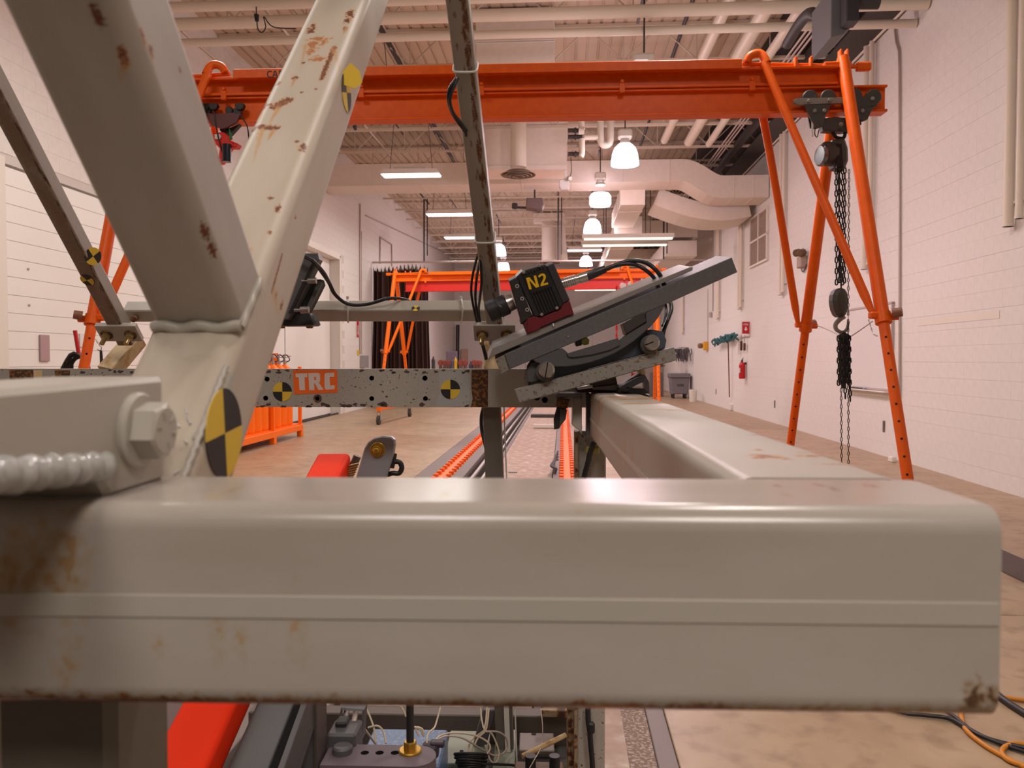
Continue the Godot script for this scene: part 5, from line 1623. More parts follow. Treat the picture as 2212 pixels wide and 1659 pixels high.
	for a in [[636, 172, 630, 188, 5], [600, 235, 582, 268, 8], [565, 235, 560, 262, 6], [566, 283, 548, 350, 9], [590, 285, 580, 300, 7], [748, 60, 742, 72, 5], [718, 105, 735, 140, 7], [660, 100, 652, 140, 6], [540, 540, 538, 580, 6]]:
		drip(t8, "top", a, 0.75)
	line_spots(t8, "side", [608, 556, 588, 628, 3, 6], 9)
	spots(t8, "side", [[608, 662, 5, 8], [596, 640, 3, 6], [638, 470, 3, 5]], RUST, HALO, 0.5)
	drip(t8, "side", [590, 628, 604, 690, 8], 0.8)
	spots(t8, "top", [[537, 640, 5, 9], [470, 860, 6, 5]], RUST, HALO, 0.3)
	spots(t8, "top", [[505, 800, 7, 14], [512, 815, 6, 10]], Color(0.62, 0.72, 0.76), Color(0.68, 0.72, 0.71), 0.3, 0.8)
	spots(t8, "top", [[420, 770, 50, 20], [380, 740, 40, 18], [340, 690, 60, 12], [430, 720, 30, 14]], Color(0.66, 0.61, 0.56), Color(0.7, 0.66, 0.6), 0.2, 0.4)
	var rise := add_tube("diagonal_tube", t8, painted(t8, 0.5, 7))
	var t7 := tube(E(-0.25, 0.043, 0.598), E(-0.25, 0.56, 0.0807), 0.066, 0.066, Vector3(0, 1, -1), 0.012, 256, 1024, tint)
	spots(t7, "back", [[310, 78, 4, 8], [294, 118, 5, 6], [299, 133, 6, 9], [302, 142, 5, 6], [327, 112, 6, 7], [390, 152, 3, 4], [476, 342, 4, 14]])
	spots(t7, "bottom", [[214, 36, 8, 12], [446, 512, 7, 12], [462, 549, 7, 10]], RUST, Color(0.4, 0.34, 0.24), 0.6)
	for a in [[303, 145, 306, 190, 6], [311, 84, 313, 100, 4], [328, 120, 330, 134, 4], [430, 130, 425, 250, 5]]:
		drip(t7, "back", a, 0.6)
	add_tube("diagonal_tube", t7, painted(t7, 0.5, 8))
	var bead := S_()
	var bp := []
	for k in 22:
		var t := k / 21.0
		bp.append(E(-0.280 + 0.065 * t, 0.0235 + 0.0012 * sin(k * 0.7), 0.566 + 0.0008 * cos(k * 0.9)))
	bead.sweep(bp, 0.0045, 8)
	bp = []
	for k in 16:
		var t := k / 15.0
		bp.append(E(-0.2165, 0.0235 + 0.038 * t, 0.569 + 0.04 * t) + Vector3(0.0005 * sin(k * 1.1), 0, 0))
	bead.sweep(bp, 0.0035, 8)
	part("weld_bead", bead, M.paint_plain, rise)
	target(E(-0.2148, -0.0505, 0.533), Vector3.RIGHT, Vector3.UP, 0.031, false, rise, 0.1)
	# peeling sticker up the same diagonal
	var q := sb.inverse() * ray(748, 200)
	var pp := EYE + q * ((-0.2148) / q.x)
	target(pp, Vector3.RIGHT, Vector3(0, 1, -0.2), 0.021, true, rise, 0.5)
	q = sb.inverse() * ray(757, 163)
	pp = EYE + q * ((-0.208) / q.x)
	part("peeled_flap", S_().prism(pts([-0.014, -0.010, 0.004, -0.014, 0.014, -0.006, 0.012, 0.006, 0.002, 0.014, -0.008, 0.004]), Transform3D(Basis(Vector3(0.75, 0.1, -0.6).normalized(), Vector3.UP, Vector3(0.6, 0, 0.75).normalized()).orthonormalized(), pp), 0.0006), M.yellow, rise, "peeled yellow flap of a sticker")
	# crumpled clear tape round the foot of the diagonal
	var tape := S_()
	for k in 26:
		var a := on_seg(k)
		tape.sweep([a, a + Vector3(rng.randf_range(-0.004, 0.004), rng.randf_range(0.002, 0.007), rng.randf_range(-0.004, 0.0))], 0.0009, 6, 0.0003)
	part("tape_wrinkle", tape, mat(Color(0.80, 0.79, 0.77), 0.1), rise).set_meta("kind", "stuff")
	bp = []
	for k in 40:
		var t := k / 39.0
		var d := 0.452 + 0.09 * t
		bp.append(E(-0.2165 + 0.0006 * sin(k * 2.3), d - 0.5462 + 0.0004 * cos(k * 3.1), d))
	part("weld_bead", S_().sweep(bp, 0.0018, 8), mat(Color(0.72, 0.70, 0.67), 0.12), rise)
	# --- clevis bar with the big bolt, at the left
	var side_view := Transform3D(Basis(Vector3(0, 0, -1), Vector3.UP, Vector3.RIGHT), Vector3(-0.219, EYE.y, 0))
	var cl := part("clevis_bar", S_().prism(pts([0.12, -0.0155, 0.455, -0.0098, 0.455, -0.0710, 0.395, -0.0710, 0.385, -0.058, 0.12, -0.046]), side_view, 0.064, 0.003), M.paint_plain)
	var bx := E(-0.219, -0.0385, 0.4225)
	var bolt := part("bolt", S_().hexn(bx + Vector3(0.004, 0, 0), Vector3.RIGHT, 0.0158, 0.0123, 0.0012, 0.25).cyl(bx + Vector3(0.0163, 0, 0), bx + Vector3(0.0170, 0, 0), 0.0132, 0.0124, 24), M.paint_plain, cl)
	part("washer", S_().knob(bx, Vector3.RIGHT, 0.0208, 0.0042, 0.0015, 28), M.paint_plain, cl)
	var marks := S_()
	for k in 5:
		var a := TAU * (k + 0.25) / 6.0
		var dv := Vector3(0, sin(a), cos(a))
		marks.sweep([bx + Vector3(0.0172, 0, 0) + dv * 0.006, bx + Vector3(0.0172, 0, 0) + dv * 0.0105], 0.0007, 5)
	part("grade_mark", marks, M.paint_plain, bolt)
	var lump := S_()
	var lp2 := []
	for k in 40:
		var t := k / 39.0
		lp2.append(E(-0.2215 + 0.0014 * sin(k * 1.9), -0.0435 - 0.011 * t + 0.001 * cos(k * 1.3), 0.27 + 0.125 * t))
	lump.sweep(lp2, 0.0085, 12, 0.0075)
	part("weld_bead", lump, mat(Color(0.66, 0.66, 0.64), 0.13), cl)
	# --- slim diagonal tubes at the back, bolted to short struts with clamp plates
	var back := Vector3(0, -1, 1).normalized()
	var sp := [[-0.939, -0.939, 1.0], [-0.090, -0.125, 0.0]]
	for k in 2:
		var lo := E(sp[k][0], 0.045, 1.779)
		var hi := E(sp[k][1] - (0.012 if k else 0.0), 0.74, 1.084)
		var ts := tube(lo, hi, 0.036, 0.036, Vector3(0, 1, -1), 0.005, 256, 1024, Color(0.63, 0.61, 0.575) if k else Color(0.60, 0.575, 0.545))
		var per: float = ts.per
		for j in 150:
			var v: float = rng.randf() * ts.len
			if k == 0:
				# brown stained underside, dark streak along the corner
				blob(ts, rng.randf_range(-0.012, 0.012), v, 0.012, 0.05, Color(0.50, 0.41, 0.35), Color(0.54, 0.47, 0.41), 0.5, j, 0.45)
				if j % 2:
					blob(ts, 0.875 * per + rng.randf_range(-0.002, 0.004), v * (0.9 if j % 3 else 1.0), rng.randf_range(0.001, 0.0025), rng.randf_range(0.006, 0.022), Color(0.24, 0.15, 0.11), Color(0.42, 0.3, 0.22), 0.55, j + 300, 0.9)
				elif j % 8 == 0:
					blob(ts, 0.125 * per, v, 0.0015, 0.012, Color(0.3, 0.2, 0.15), Color(0.45, 0.34, 0.27), 0.5, j + 500, 0.8)
			else:
				var vv: float = pow(rng.randf(), 0.8) * ts.len
				blob(ts, 0.875 * per + 0.006 + rng.randf_range(-0.004, 0.006), vv, rng.randf_range(0.0015, 0.004), rng.randf_range(0.006, 0.018), Color(0.36, 0.22, 0.15), Color(0.55, 0.42, 0.32), 0.55, j + 700, 0.85)
				if j % 4 == 0:
					blob(ts, rng.randf_range(-0.012, 0.012), v, rng.randf_range(0.001, 0.003), rng.randf_range(0.003, 0.012), Color(0.40, 0.3, 0.25), Color(0.54, 0.46, 0.4), 0.5, j + 900, 0.7)
		var sl := add_tube("slim_diagonal", ts, painted(ts, 0.4, 20 + k))
		if k == 1:
			part("edge_strip", S_().box(lo.lerp(hi, 0.86) + Vector3(0.021, 0.0, 0.006), Vector3(0.003, 0.12, 0.03), 0.0), M.worn, sl)
		var pc2 := E(-0.936 if k == 0 else -0.0935, 0.062, 1.738)
		var bs2 := Basis(Vector3.RIGHT, Vector3(0, 1, 1).normalized(), back)
		var cp := part("clamp_plate", S_().box(pc2, Vector3(0.092, 0.047, 0.012), 0.001, bs2), M.paint)
		for e in [-1.0, 1.0]:
			stud(cp, pc2 + bs2 * Vector3(e * 0.027, -0.002, 0.006), back, 0.0052, 0.03, M.rust_patch)
		if k == 0:
			target(E(-0.9165, 0.2135, 1.604), Vector3(0.9, -0.2, 0.4), Vector3.UP, 0.0185, true, sl, 0.75)
			target(E(-0.945, 0.167, 1.630), Vector3(-0.1, -1, 1), Vector3.UP, 0.014, false, sl, 0.4)
		var px: float = -0.968 if k == 0 else -0.1015
		part("short_strut", S_().rtube(E(px - 0.03 * (1 - k), -0.03, 1.80), E(px + 0.0, 0.05 if k == 0 else 0.07, 1.875 if k == 0 else 1.86), 0.042, 0.036, Vector3(0, 1, 1), 0.004), M.cream)
	part("black_strut", S_().rtube(E(-0.925, -0.03, 1.83), E(-0.90, 0.07, 1.86), 0.02, 0.03, Vector3(0, 1, 1), 0.004), M.rust_patch)
	# upper cross tube, set cornerwise
	var t6 := part("upper_cross_tube", S_().rtube(E(-0.95, 0.112, 1.805), E(-0.075, 0.112, 1.805), 0.036, 0.036, Vector3(0, 1, 1), 0.004), M.paint)
	q = S(898, 666, 1.7835)
	target(q, Vector3(0, 1, 1), Vector3(0, 1, -1), 0.0095, true, t6, 0.75)
	for x in [752, 996]:
		var c := S(x, 671, 1.805)
		var tie := []
		for k in 9:
			var a := TAU * k / 8.0
			tie.append(c + Vector3(0.006 * sin(a), cos(a) * 0.027, sin(a) * 0.027))
		part("cable_tie", S_().sweep(tie, 0.0022, 6).box(c + Vector3(0.0, 0.029, 0.004), Vector3(0.006, 0.008, 0.006), 0.001), M.tie, t6, "white plastic cable tie")
	part("tube_bolt", S_().cyl(S(288, 690, 1.76), S(295, 686, 1.80), 0.007, -1, 10), M.rust_patch, t6)
	# --- punched channel across, with the orange sticker
	var ch := CSGCombiner3D.new()
	ch.name = "punched_channel"
	o.add_child(ch)
	ch.position = -base
	var ba := E(-0.62, -0.0643, 1.80)
	var bo := CSGBox3D.new()
	bo.name = "channel_body"
	bo.size = Vector3(1.47, 0.0868, 0.045)
	bo.position = ba
	bo.material = M.worn
	ch.add_child(bo)
	for h in [[577, 819, 0.0058], [574, 860, 0.0058], [686, 861, 0.0052], [803, 817, 0.0055], [803, 861, 0.0055], [918, 817, 0.0058], [919, 861, 0.0055], [1036, 815, 0.0058], [1036, 859, 0.0055], [33, 820, 0.0052], [136, 821, 0.0052], [1160, 858, 0.0075], [1177, 864, 0.0068], [1096, 862, 0.004]]:
		var cy := CSGCylinder3D.new()
		cy.name = numbered(ch, "bolt_hole")
		cy.operation = CSGShape3D.OPERATION_SUBTRACTION
		cy.radius = h[2]
		cy.height = 0.036
		cy.sides = 16
		cy.material = M.hole
		cy.rotation.x = PI / 2
		cy.position = S(h[0], h[1], 1.778)
		ch.add_child(cy)
	var f3 := func(sh: Sh, called: String, m: Material, note := "") -> MeshInstance3D: return part(called, sh, m, null, note)
	f3.call(plate([1019, 799, 1054, 799, 1054, 879, 1017, 879, 1021, 862, 1018, 838], 1.7772, 0.001, true, 0.0), "bare_patch", M.rust_patch, "rusty brown bare patch round two holes")
	f3.call(plate([20, 799, 72, 799, 72, 825, 64, 830, 21, 828], 1.7772, 0.001, true, 0.0), "bare_patch", M.rust_patch, "rusty brown bare patch at the left end")
	f3.call(plate([118, 800, 151, 800, 151, 820, 119, 821], 1.7772, 0.001, true, 0.0), "bare_patch", M.rust_patch, "rusty brown bare patch at the left end")
	f3.call(plate([72, 800, 91, 800, 91, 824, 74, 822], 1.7772, 0.001, true, 0.0), "bare_patch", M.cream)
	f3.call(plate([1055, 798, 1132, 798, 1130, 879, 1053, 879], 1.7774, 0.0008, true, 0.0), "touch_up_paint", mat(Color(0.70, 0.69, 0.65), 0.35), "pale repainted stretch")
	f3.call(plate([948, 804, 1006, 800, 1016, 815, 1014, 872, 1000, 877, 940, 878, 950, 850], 1.7774, 0.0008, true, 0.0), "touch_up_paint", mat(Color(0.66, 0.665, 0.655), 0.4), "pale repainted stretch")
	for s in [[610, 846, 21, 0.0], [973, 841, 21, 0.0]]:
		target(S(s[0], s[1], 1.7772), Vector3.BACK, Vector3.UP, s[2] * 1.777 / F, false, null, 0.0)
	var chips := S_()
	for k in 90:
		var edge := k < 62
		var cx := rng.randf_range(555, 1015) if k % 5 else rng.randf_range(150, 290)
		var cy := (rng.randf_range(798.5, 805) if k % 2 else rng.randf_range(872, 879.5)) if edge else rng.randf_range(806, 872)
		var rad := rng.randf_range(1.2, 7.0) if edge else rng.randf_range(0.6, 3.0)
		var poly := []
		for j in 9:
			var a := TAU * j / 9.0
			var rr := rad * rng.randf_range(0.45, 1.0)
			poly.append_array([cx + cos(a) * rr * 1.5, clampf(cy + sin(a) * rr * 0.8, 798, 880)])
		chips.prism(outline(pts(poly), facing(1.7773)), facing(1.7773), 0.0006)
	part("paint_chip", chips, mat(Color(0.30, 0.235, 0.22), 0.8)).set_meta("kind", "stuff")
	part("rusty_ring", S_().ring(S(686, 861, 1.777), Vector3.BACK, 0.0055, 0.0098, 18), M.rust_patch, null)
	var st := f3.call(plate([633, 799, 728, 799, 729, 848, 635, 852], 1.7766, 0.001, true, 0.0), "sticker", mat(Color(0.96, 0.41, 0.07), 0.6), "orange sticker reading TRC") as MeshInstance3D
	var lt := S_()
	var lp := facing(1.7755)
	for g in [[638, 807, 664, 806, 664, 815, 658, 815, 659, 843, 647, 843, 645, 815, 639, 815],
		[666, 806, 687, 805.5, 691, 808, 691.5, 823, 689, 827, 699, 842, 688, 842.5, 680, 828, 678.5, 828, 679, 843, 668, 843],
		[701, 808, 704, 805.5, 722, 805, 722, 814, 712, 814, 713, 833, 723, 832, 723, 841, 704, 842, 701, 838]]:
		lt.prism(outline(pts(g), lp), lp, 0.001)
	part("lettering", lt, mat(Color(0.86, 0.80, 0.77), 0.5), st)
	var r_eye := S_().prism(outline(pts([678.5, 814, 682.5, 813.5, 682.5, 821, 679, 821]), facing(1.7753)), facing(1.7753), 0.001)
	part("letter_counter", r_eye, mat(Color(0.96, 0.41, 0.07), 0.6), st)
	# --- lower post behind the channel, second post at the right, end plate and bracket
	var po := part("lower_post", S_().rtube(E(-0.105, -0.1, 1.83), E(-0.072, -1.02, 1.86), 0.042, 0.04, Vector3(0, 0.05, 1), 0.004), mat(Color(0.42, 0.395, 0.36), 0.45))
	part("pale_strip", S_().box(E(-0.081, -0.55, 1.8265), Vector3(0.012, 0.9, 0.003), 0.0, Basis(Vector3.BACK, 0.036)), M.trim, po)
	part("pale_strip", S_().box(E(-0.061, -0.55, 1.832), Vector3(0.003, 0.9, 0.012), 0.0, Basis(Vector3.BACK, 0.036)), M.trim, po)
	part("cable_tie", S_().box(S(1108, 1020, 1.82), Vector3(0.02, 0.003, 0.01)), M.tie, po)
	part("corner_post", S_().box(E(0.122, -0.62, 1.80), Vector3(0.066, 0.92, 0.07), 0.003), M.worn)
	part("corner_angle", S_().box(E(0.088, -0.62, 1.77), Vector3(0.008, 0.92, 0.05), 0.001), M.rusty)
	var ep := part("end_plate", S_().box(E(0.1125, -0.122, 1.745), Vector3(0.008, 0.098, 0.03), 0.001), M.slate)
	part("gusset", plate([1238, 852, 1257, 850, 1257, 938, 1250, 930, 1236, 918], 1.70, 0.05), M.paint, ep)
	part("bracket_flange", plate([1198, 853, 1205, 848, 1256, 848, 1256, 862, 1240, 862, 1234, 858, 1200, 860], 1.69, 0.05, true, 0.002), M.slate)
	part("rusty_nut", S_().cyl(S(1217, 860, 1.70), S(1213, 880, 1.70), 0.016, 0.014, 6), M.rust_patch)
	part("tape_tail", plate([1203, 880, 1224, 874, 1221, 900, 1208, 926, 1197, 928, 1196, 905], 1.69, 0.012, true, 0.002), M.black)
	part("tape_tail", plate([1210, 882, 1225, 885, 1222, 906, 1208, 924], 1.685, 0.005, true, 0.001), mat(Color(0.26, 0.24, 0.21), 0.6))
	part("end_cap_tape", plate([1243, 838, 1262, 838, 1300, 841, 1340, 843, 1340, 847, 1258, 848, 1248, 848], 1.70, 0.10, true, 0.002), M.black)
	part("shim_block", plate([1247, 838, 1280, 832, 1281, 838, 1250, 842], 1.66, 0.06), M.white)
	part("shim_block", plate([1280, 836, 1336, 830, 1337, 844, 1282, 842], 1.66, 0.08), M.track_steel)
	part("shim_block", plate([1272, 828, 1330, 812, 1334, 830, 1282, 836], 1.67, 0.07), mat(Color(0.40, 0.33, 0.30), 0.6))
	part("wedge", plate([1340, 834, 1362, 818, 1384, 806, 1392, 798, 1396, 808, 1372, 818, 1350, 836, 1340, 842], 1.64, 0.05), M.bin)
	part("wedge_tip", plate([1380, 800, 1390, 797, 1396, 808, 1386, 812], 1.638, 0.05), M.cream)
	var bag := S_()
	bag.prism(outline(pts([1340, 838, 1355, 828, 1378, 816, 1395, 810, 1404, 826, 1405, 850, 1392, 852, 1366, 851, 1338, 847]), facing(1.60)), facing(1.60), 0.11, 0.012)
	part("rubber_pad", bag, M.black)
	part("base_foot", plate([1336, 846, 1368, 852, 1404, 853, 1404, 866, 1376, 864, 1340, 850], 1.62, 0.09), M.slate)
	part("rear_deck", S_().box(E(-0.72, -0.72, -1.1), Vector3(1.9, 0.03, 2.8), 0.004), M.girder)
	part("rear_deck_post", S_().box(E(-0.72, -1.02, -1.8), Vector3(1.6, 0.58, 0.1), 0.004).box(E(-0.72, -1.02, 0.2), Vector3(1.6, 0.58, 0.1), 0.004), M.girder)
	# --- base of the sled, on the rails
	part("base_beam", S_().box(E(-0.72, -1.16, 1.86), Vector3(1.72, 0.2, 0.12), 0.006), M.worn)
	part("base_beam", S_().box(E(-0.72, -1.16, 0.5), Vector3(1.64, 0.2, 0.12), 0.006), M.worn)
	for x in [-1.5, 0.055]:
		part("base_rail", S_().box(E(x, -1.16, 1.18), Vector3(0.08, 0.2, 1.3), 0.006), M.worn)
		for d in [0.5, 1.84]:
			part("shoe", S_().box(E(x, -1.345, d), Vector3(0.16, 0.2, 0.16), 0.01), M.slate)
	part("corner_post", S_().box(E(-0.272, -0.66, 0.462), Vector3(0.07, 0.98, 0.07), 0.006), M.under)
	part("post_brace", S_().rtube(E(-0.262, -0.30, 0.45), E(-0.50, -1.1, 0.45), 0.05, 0.05, Vector3.BACK, 0.006), M.under)
	for d in [0.44, 1.80]:
		part("corner_post", S_().box(E(-1.5, -0.62, d), Vector3(0.066, 1.0, 0.07), 0.004), M.worn)
	part("cross_link", S_().box(E(-1.2, -0.1206, 0.4238), Vector3(0.66, 0.1, 0.1), 0.01), M.paint)
	part("side_tube", S_().rtube(E(-1.5, -0.1206, 0.42), E(-1.5, -0.1206, 1.80), 0.1, 0.1, Vector3.UP, 0.0125), M.paint)
	part("channel_link", S_().box(E(-1.42, -0.0643, 1.80), Vector3(0.2, 0.0868, 0.045), 0.002), M.worn)


func on_seg(k: int) -> Vector3:
	# places along the lower end of the rising diagonal, on its upper face
	var d := 0.455 + 0.055 * rng.randf()
	return E(-0.275 + 0.055 * rng.randf(), d - 0.5443, d - 0.001)


# ---------------------------------------------------------------- the camera and its tilting mount
func camera_rig() -> void:
	var ang := deg_to_rad(23.2)
	var ex := Vector3(cos(ang), sin(ang), 0)
	var ey := Vector3(-sin(ang), cos(ang), 0)
	var b0 := Basis(ex, ey, Vector3.BACK)
	var b := Basis(ex, deg_to_rad(10.0)) * b0
	var pl := Transform3D(b, S(1330, 680, 1.60))
	var at := func(px: float, py: float, w: float) -> Vector3:
		var sh_ := Transform3D(b, pl.origin + b.z * w)
		var q: Vector2 = outline([Vector2(px, py)], sh_)[0]
		return sh_ * Vector3(q.x, q.y, 0)
	var cut := func(a: Array, w: float, th: float, ch: float) -> Sh:
		var p2 := Transform3D(b, pl.origin + b.z * w)
		return S_().prism(outline(pts(a), p2), p2, th, ch)
	# tilting mount
	thing("tilt_mount", "dark grey tilting mount with a curved arc and silver slotted screws under the N2 camera", "mount", S(1280, 870, 1.63), "", true)
	part("rusty_bar", plate([1111, 842, 1456, 750, 1463, 778, 1122, 871], 1.615, 0.055, true, 0.0015), M.bar)
	part("base_block", plate([1137, 812, 1138, 790, 1150, 772, 1163, 776, 1175, 780, 1200, 784, 1250, 780, 1300, 766, 1350, 742, 1375, 724, 1390, 712, 1410, 712, 1432, 716, 1440, 735, 1436, 753, 1140, 832], 1.635, 0.06, true, 0.002), M.bluish)
	part("base_pivot_plate", plate([1135, 800, 1146, 782, 1162, 778, 1180, 782, 1196, 800, 1190, 818, 1150, 828, 1140, 826], 1.622, 0.02, true, 0.003), M.dark)
	part("arc", plate([1140, 768, 1158, 783, 1178, 790, 1200, 792.5, 1225, 792, 1250, 789, 1276, 783, 1300, 775, 1326, 764, 1350, 750, 1372, 735, 1392, 718, 1408, 703, 1422, 686, 1432, 668, 1438, 652, 1420, 655, 1394, 676, 1396, 696, 1374, 708, 1358, 718, 1342, 731, 1326, 742, 1300, 752, 1262, 762, 1236, 768, 1228, 764, 1220, 756, 1214, 752], 1.605, 0.05, true, 0.0015), M.dark)
	part("arc_block", plate([1224, 764, 1335, 730, 1339, 746, 1318, 756, 1280, 766, 1240, 772, 1228, 771], 1.60, 0.03, true, 0.001), M.dark)
	part("arc_stop", plate([1345, 699, 1390, 675, 1397, 694, 1352, 722], 1.60, 0.05, true, 0.001), mat(Color(0.20, 0.17, 0.16), 0.5))
	part("slab", cut.call([1090, 766, 1581, 556, 1593, 588, 1448, 653, 1101, 798], 0.0, 0.105, 0.0012), M.slab)
	part("slab_end", cut.call([1070, 777, 1090, 767, 1101, 798, 1083, 809], -0.004, 0.09, 0.001), M.bar)
	part("top_plate", cut.call([1054, 777, 1064, 752, 1490, 577, 1497, 577, 1496, 584, 1478, 592, 1072, 766], -0.004, 0.10, 0.001), M.top_plate)
	part("grub_screw", S_().knob(at.call(1227, 727, 0.0), b.z, 0.002, 0.002, 0.0005, 10), M.steel)
	part("brass_block", cut.call([1256, 734, 1268, 729, 1273, 734, 1272, 744, 1262, 746, 1256, 743], -0.02, 0.02, 0.001), mat(Color(0.62, 0.60, 0.25), 0.5))
	part("spacer", cut.call([1243, 738, 1256, 733, 1257, 746, 1245, 749], -0.02, 0.03, 0.001), M.black)
	part("index_mark", cut.call([1193, 699, 1196, 698, 1197, 704, 1195, 705], 0.0008, 0.001, 0.0), M.white)
	for c in [[1182, 799, 0.0165, 1.4], [1408, 740, 0.0158, 0.35]]:
		var p := S(c[0], c[1], 1.605)
		var sc := part("slotted_screw", S_().knob(p, Vector3(-0.12, 0.0, 1), c[2], 0.014, 0.003, 28), M.steel)
		part("screw_slot", S_().box(p + Vector3(-0.0016, 0, 0.0138), Vector3(c[2] * 1.9, 0.0022, 0.001), 0.0, Basis(Vector3.BACK, c[3])), M.hole, sc)
		part("screw_boss", S_().knob(p + Vector3(-0.004, -0.004, -0.02), Vector3.BACK, c[2] * 1.2, 0.022, 0.003, 24), M.dark, sc)
	# camera
	thing("number_camera", "black finned high speed camera lettered N2 in yellow on a maroon foot", "camera", S(1175, 700, 1.6), "", true)
	var body := part("body", cut.call([1116, 598, 1129, 585, 1177, 571, 1181, 575, 1219, 656, 1216, 661, 1210, 667, 1174, 682, 1158, 685, 1153, 682], 0.0, 0.07, 0.002), M.black)
	part("front_block", cut.call([1100, 607, 1117, 598.5, 1150, 683, 1127, 699], 0.001, 0.072, 0.002), mat(Color(0.16, 0.15, 0.155), 0.5))
	part("rear_block", cut.call([1180, 575, 1196, 568, 1231, 648, 1216, 657], 0.002, 0.074, 0.002), mat(Color(0.195, 0.18, 0.195), 0.55))
	for k in 8:
		var t := k / 7.0
		var p0: Vector3 = at.call(1133 + t * 41, 588 - t * 14, 0.0)
		var p1: Vector3 = at.call(1166 + t * 43, 682 - t * 17, 0.0)
		part("cooling_fin", S_().box((p0 + p1) / 2 + b.z * 0.0015, Vector3(0.0022, p0.distance_to(p1) * 0.96, 0.005), 0.0006, b), M.black, body)
	for c in [[1131, 588], [1164, 573.5], [1170, 679], [1203, 665]]:
		part("cap_screw", S_().knob(at.call(c[0], c[1], 0.003), b.z, 0.0034, 0.004, 0.001, 12), M.steel, body)
	for c in [[1117, 618], [1139, 669], [1128, 645]]:
		part("screw_ring", S_().ring(at.call(c[0], c[1], 0.0014), b.z, 0.0018, 0.004, 12), M.conduit, body)
		part("screw_recess", S_().ring(at.call(c[0], c[1], 0.0015), b.z, 0.0, 0.002, 12), M.hole, body)
	part("label_patch", cut.call([1131, 597, 1178, 580, 1193, 619, 1147, 634], 0.0045, 0.004, 0.0), mat(Color(0.12, 0.11, 0.11), 0.4), body)
	var tm := TextMesh.new()
	var font := SystemFont.new()
	font.font_names = PackedStringArray(["Droid Sans"])
	font.font_weight = 700
	tm.text = "N2"
	tm.font = font
	tm.font_size = 32
	tm.pixel_size = 0.00104
	tm.depth = 0.0008
	tm.material = mat(Color(0.90, 0.72, 0.05), 0.5)
	var w := part_of("lettering", tm, body, "yellow N2")
	w.transform = Transform3D(b * Basis(Vector3.BACK, -0.13), at.call(1160, 608, 0.0052))
	var foot := part("foot", cut.call([1139, 688, 1156, 683, 1161, 687, 1174, 684, 1210, 669, 1217, 657, 1231, 651, 1240, 679, 1225, 682, 1168, 707, 1166, 711, 1140, 720], 0.002, 0.074, 0.001), M.maroon)
	part("foot_end", cut.call([1130, 702, 1139, 689, 1143, 718, 1138, 722], 0.0, 0.07, 0.001), mat(Color(0.35, 0.12, 0.14), 0.5), foot)
	part("front_cap", cut.call([1126, 692, 1136, 694, 1131, 701, 1125, 700], -0.002, 0.06, 0.001), M.black)
	var l0: Vector3 = at.call(1104, 653, -0.035)
	var ax := -ex
	var lens := part("lens", S_().lathe(l0, ax, [[0.0, 0.008], [0.0200, 0.008], [0.0215, 0.011], [0.0215, 0.028], [0.0200, 0.0285], [0.0200, 0.031], [0.0222, 0.0315], [0.0222, 0.0495], [0.0205, 0.0515], [0.0165, 0.0515], [0.0155, 0.047], [0.0, 0.046]], 28), M.black)
	part("lens_mount", S_().cyl(l0 + ax * -0.006, l0 + ax * 0.009, 0.0165, 0.019, 24), M.steel, lens)
	for k in 3:
		part("index_mark", S_().box(l0 + ax * (0.022 + 0.001 * k) + b.z * 0.0214 + ey * (0.002 + k * 0.002), Vector3(0.0012, 0.0012, 0.001)), M.white, lens)
	# connector and cables
	var c0: Vector3 = at.call(1214, 613, -0.03)
	var c1: Vector3 = at.call(1268, 597, -0.03)
	var cx := (c1 - c0).normalized()
	var cn := part("connector", S_().lathe(c0, cx, [[0.0105, 0.0], [0.0105, 0.03], [0.0095, 0.0305], [0.0095, 0.036], [0.0108, 0.0365], [0.0108, c0.distance_to(c1)], [0.004, c0.distance_to(c1)]], 22), M.steel)
	for k in 6:
		part("knurl", S_().lathe(c0 + cx * (0.004 + k * 0.0042), cx, [[0.0105, 0.0], [0.0111, 0.0008], [0.0111, 0.0022], [0.0105, 0.003]], 22), M.steel, cn)
	var z := 1.625
	single("camera_cable", S_().sweep([c1 - cx * 0.004, S(1288, 589, z), S(1308, 581, z)], 0.0105, 12, 0.0078).sweep(curve([S(1300, 584, z), S(1322, 576, z), S(1346, 567, z), S(1366, 563, z), S(1388, 565, z), S(1406, 574, z), S(1420, 587, z), S(1430, 602, z + 0.02), S(1438, 622, z + 0.10), S(1447, 650, z + 0.12), S(1450, 668, z + 0.1), S(1443, 690, z + 0.08), S(1434, 714, z + 0.06), S(1428, 745, z + 0.06), S(1420, 775, z + 0.08)]), 0.0046, 9), M.rubber, "thick black cable leaving the silver connector of the N2 camera, outer loop", "cable", "", true)
	single("camera_cable", S_().sweep(curve([S(1310, 582, z), S(1330, 574, z), S(1356, 570, z - 0.002), S(1378, 574, z), S(1398, 586, z), S(1414, 602, z + 0.02), S(1424, 620, z + 0.1), S(1436, 656, z + 0.12), S(1438, 680, z + 0.1), S(1432, 704, z + 0.08)]), 0.0042, 9), M.rubber, "thinner black cable looping just under the outer N2 camera cable", "cable", "", true)
	# second mount at the left, seen end on
	thing("tilt_mount", "dark grey tilting mount seen edge on at the left end of the upper cross tube", "mount", S(650, 700, 1.7), "", true)
	part("slab", plate([648, 547, 686, 546, 689, 560, 636, 668, 622, 690, 606, 690], 1.66, 0.03, true, 0.002), M.slab)
	part("slab_edge", plate([674, 566, 682, 566, 630, 676, 622, 676], 1.652, 0.006, true, 0.001), M.black)
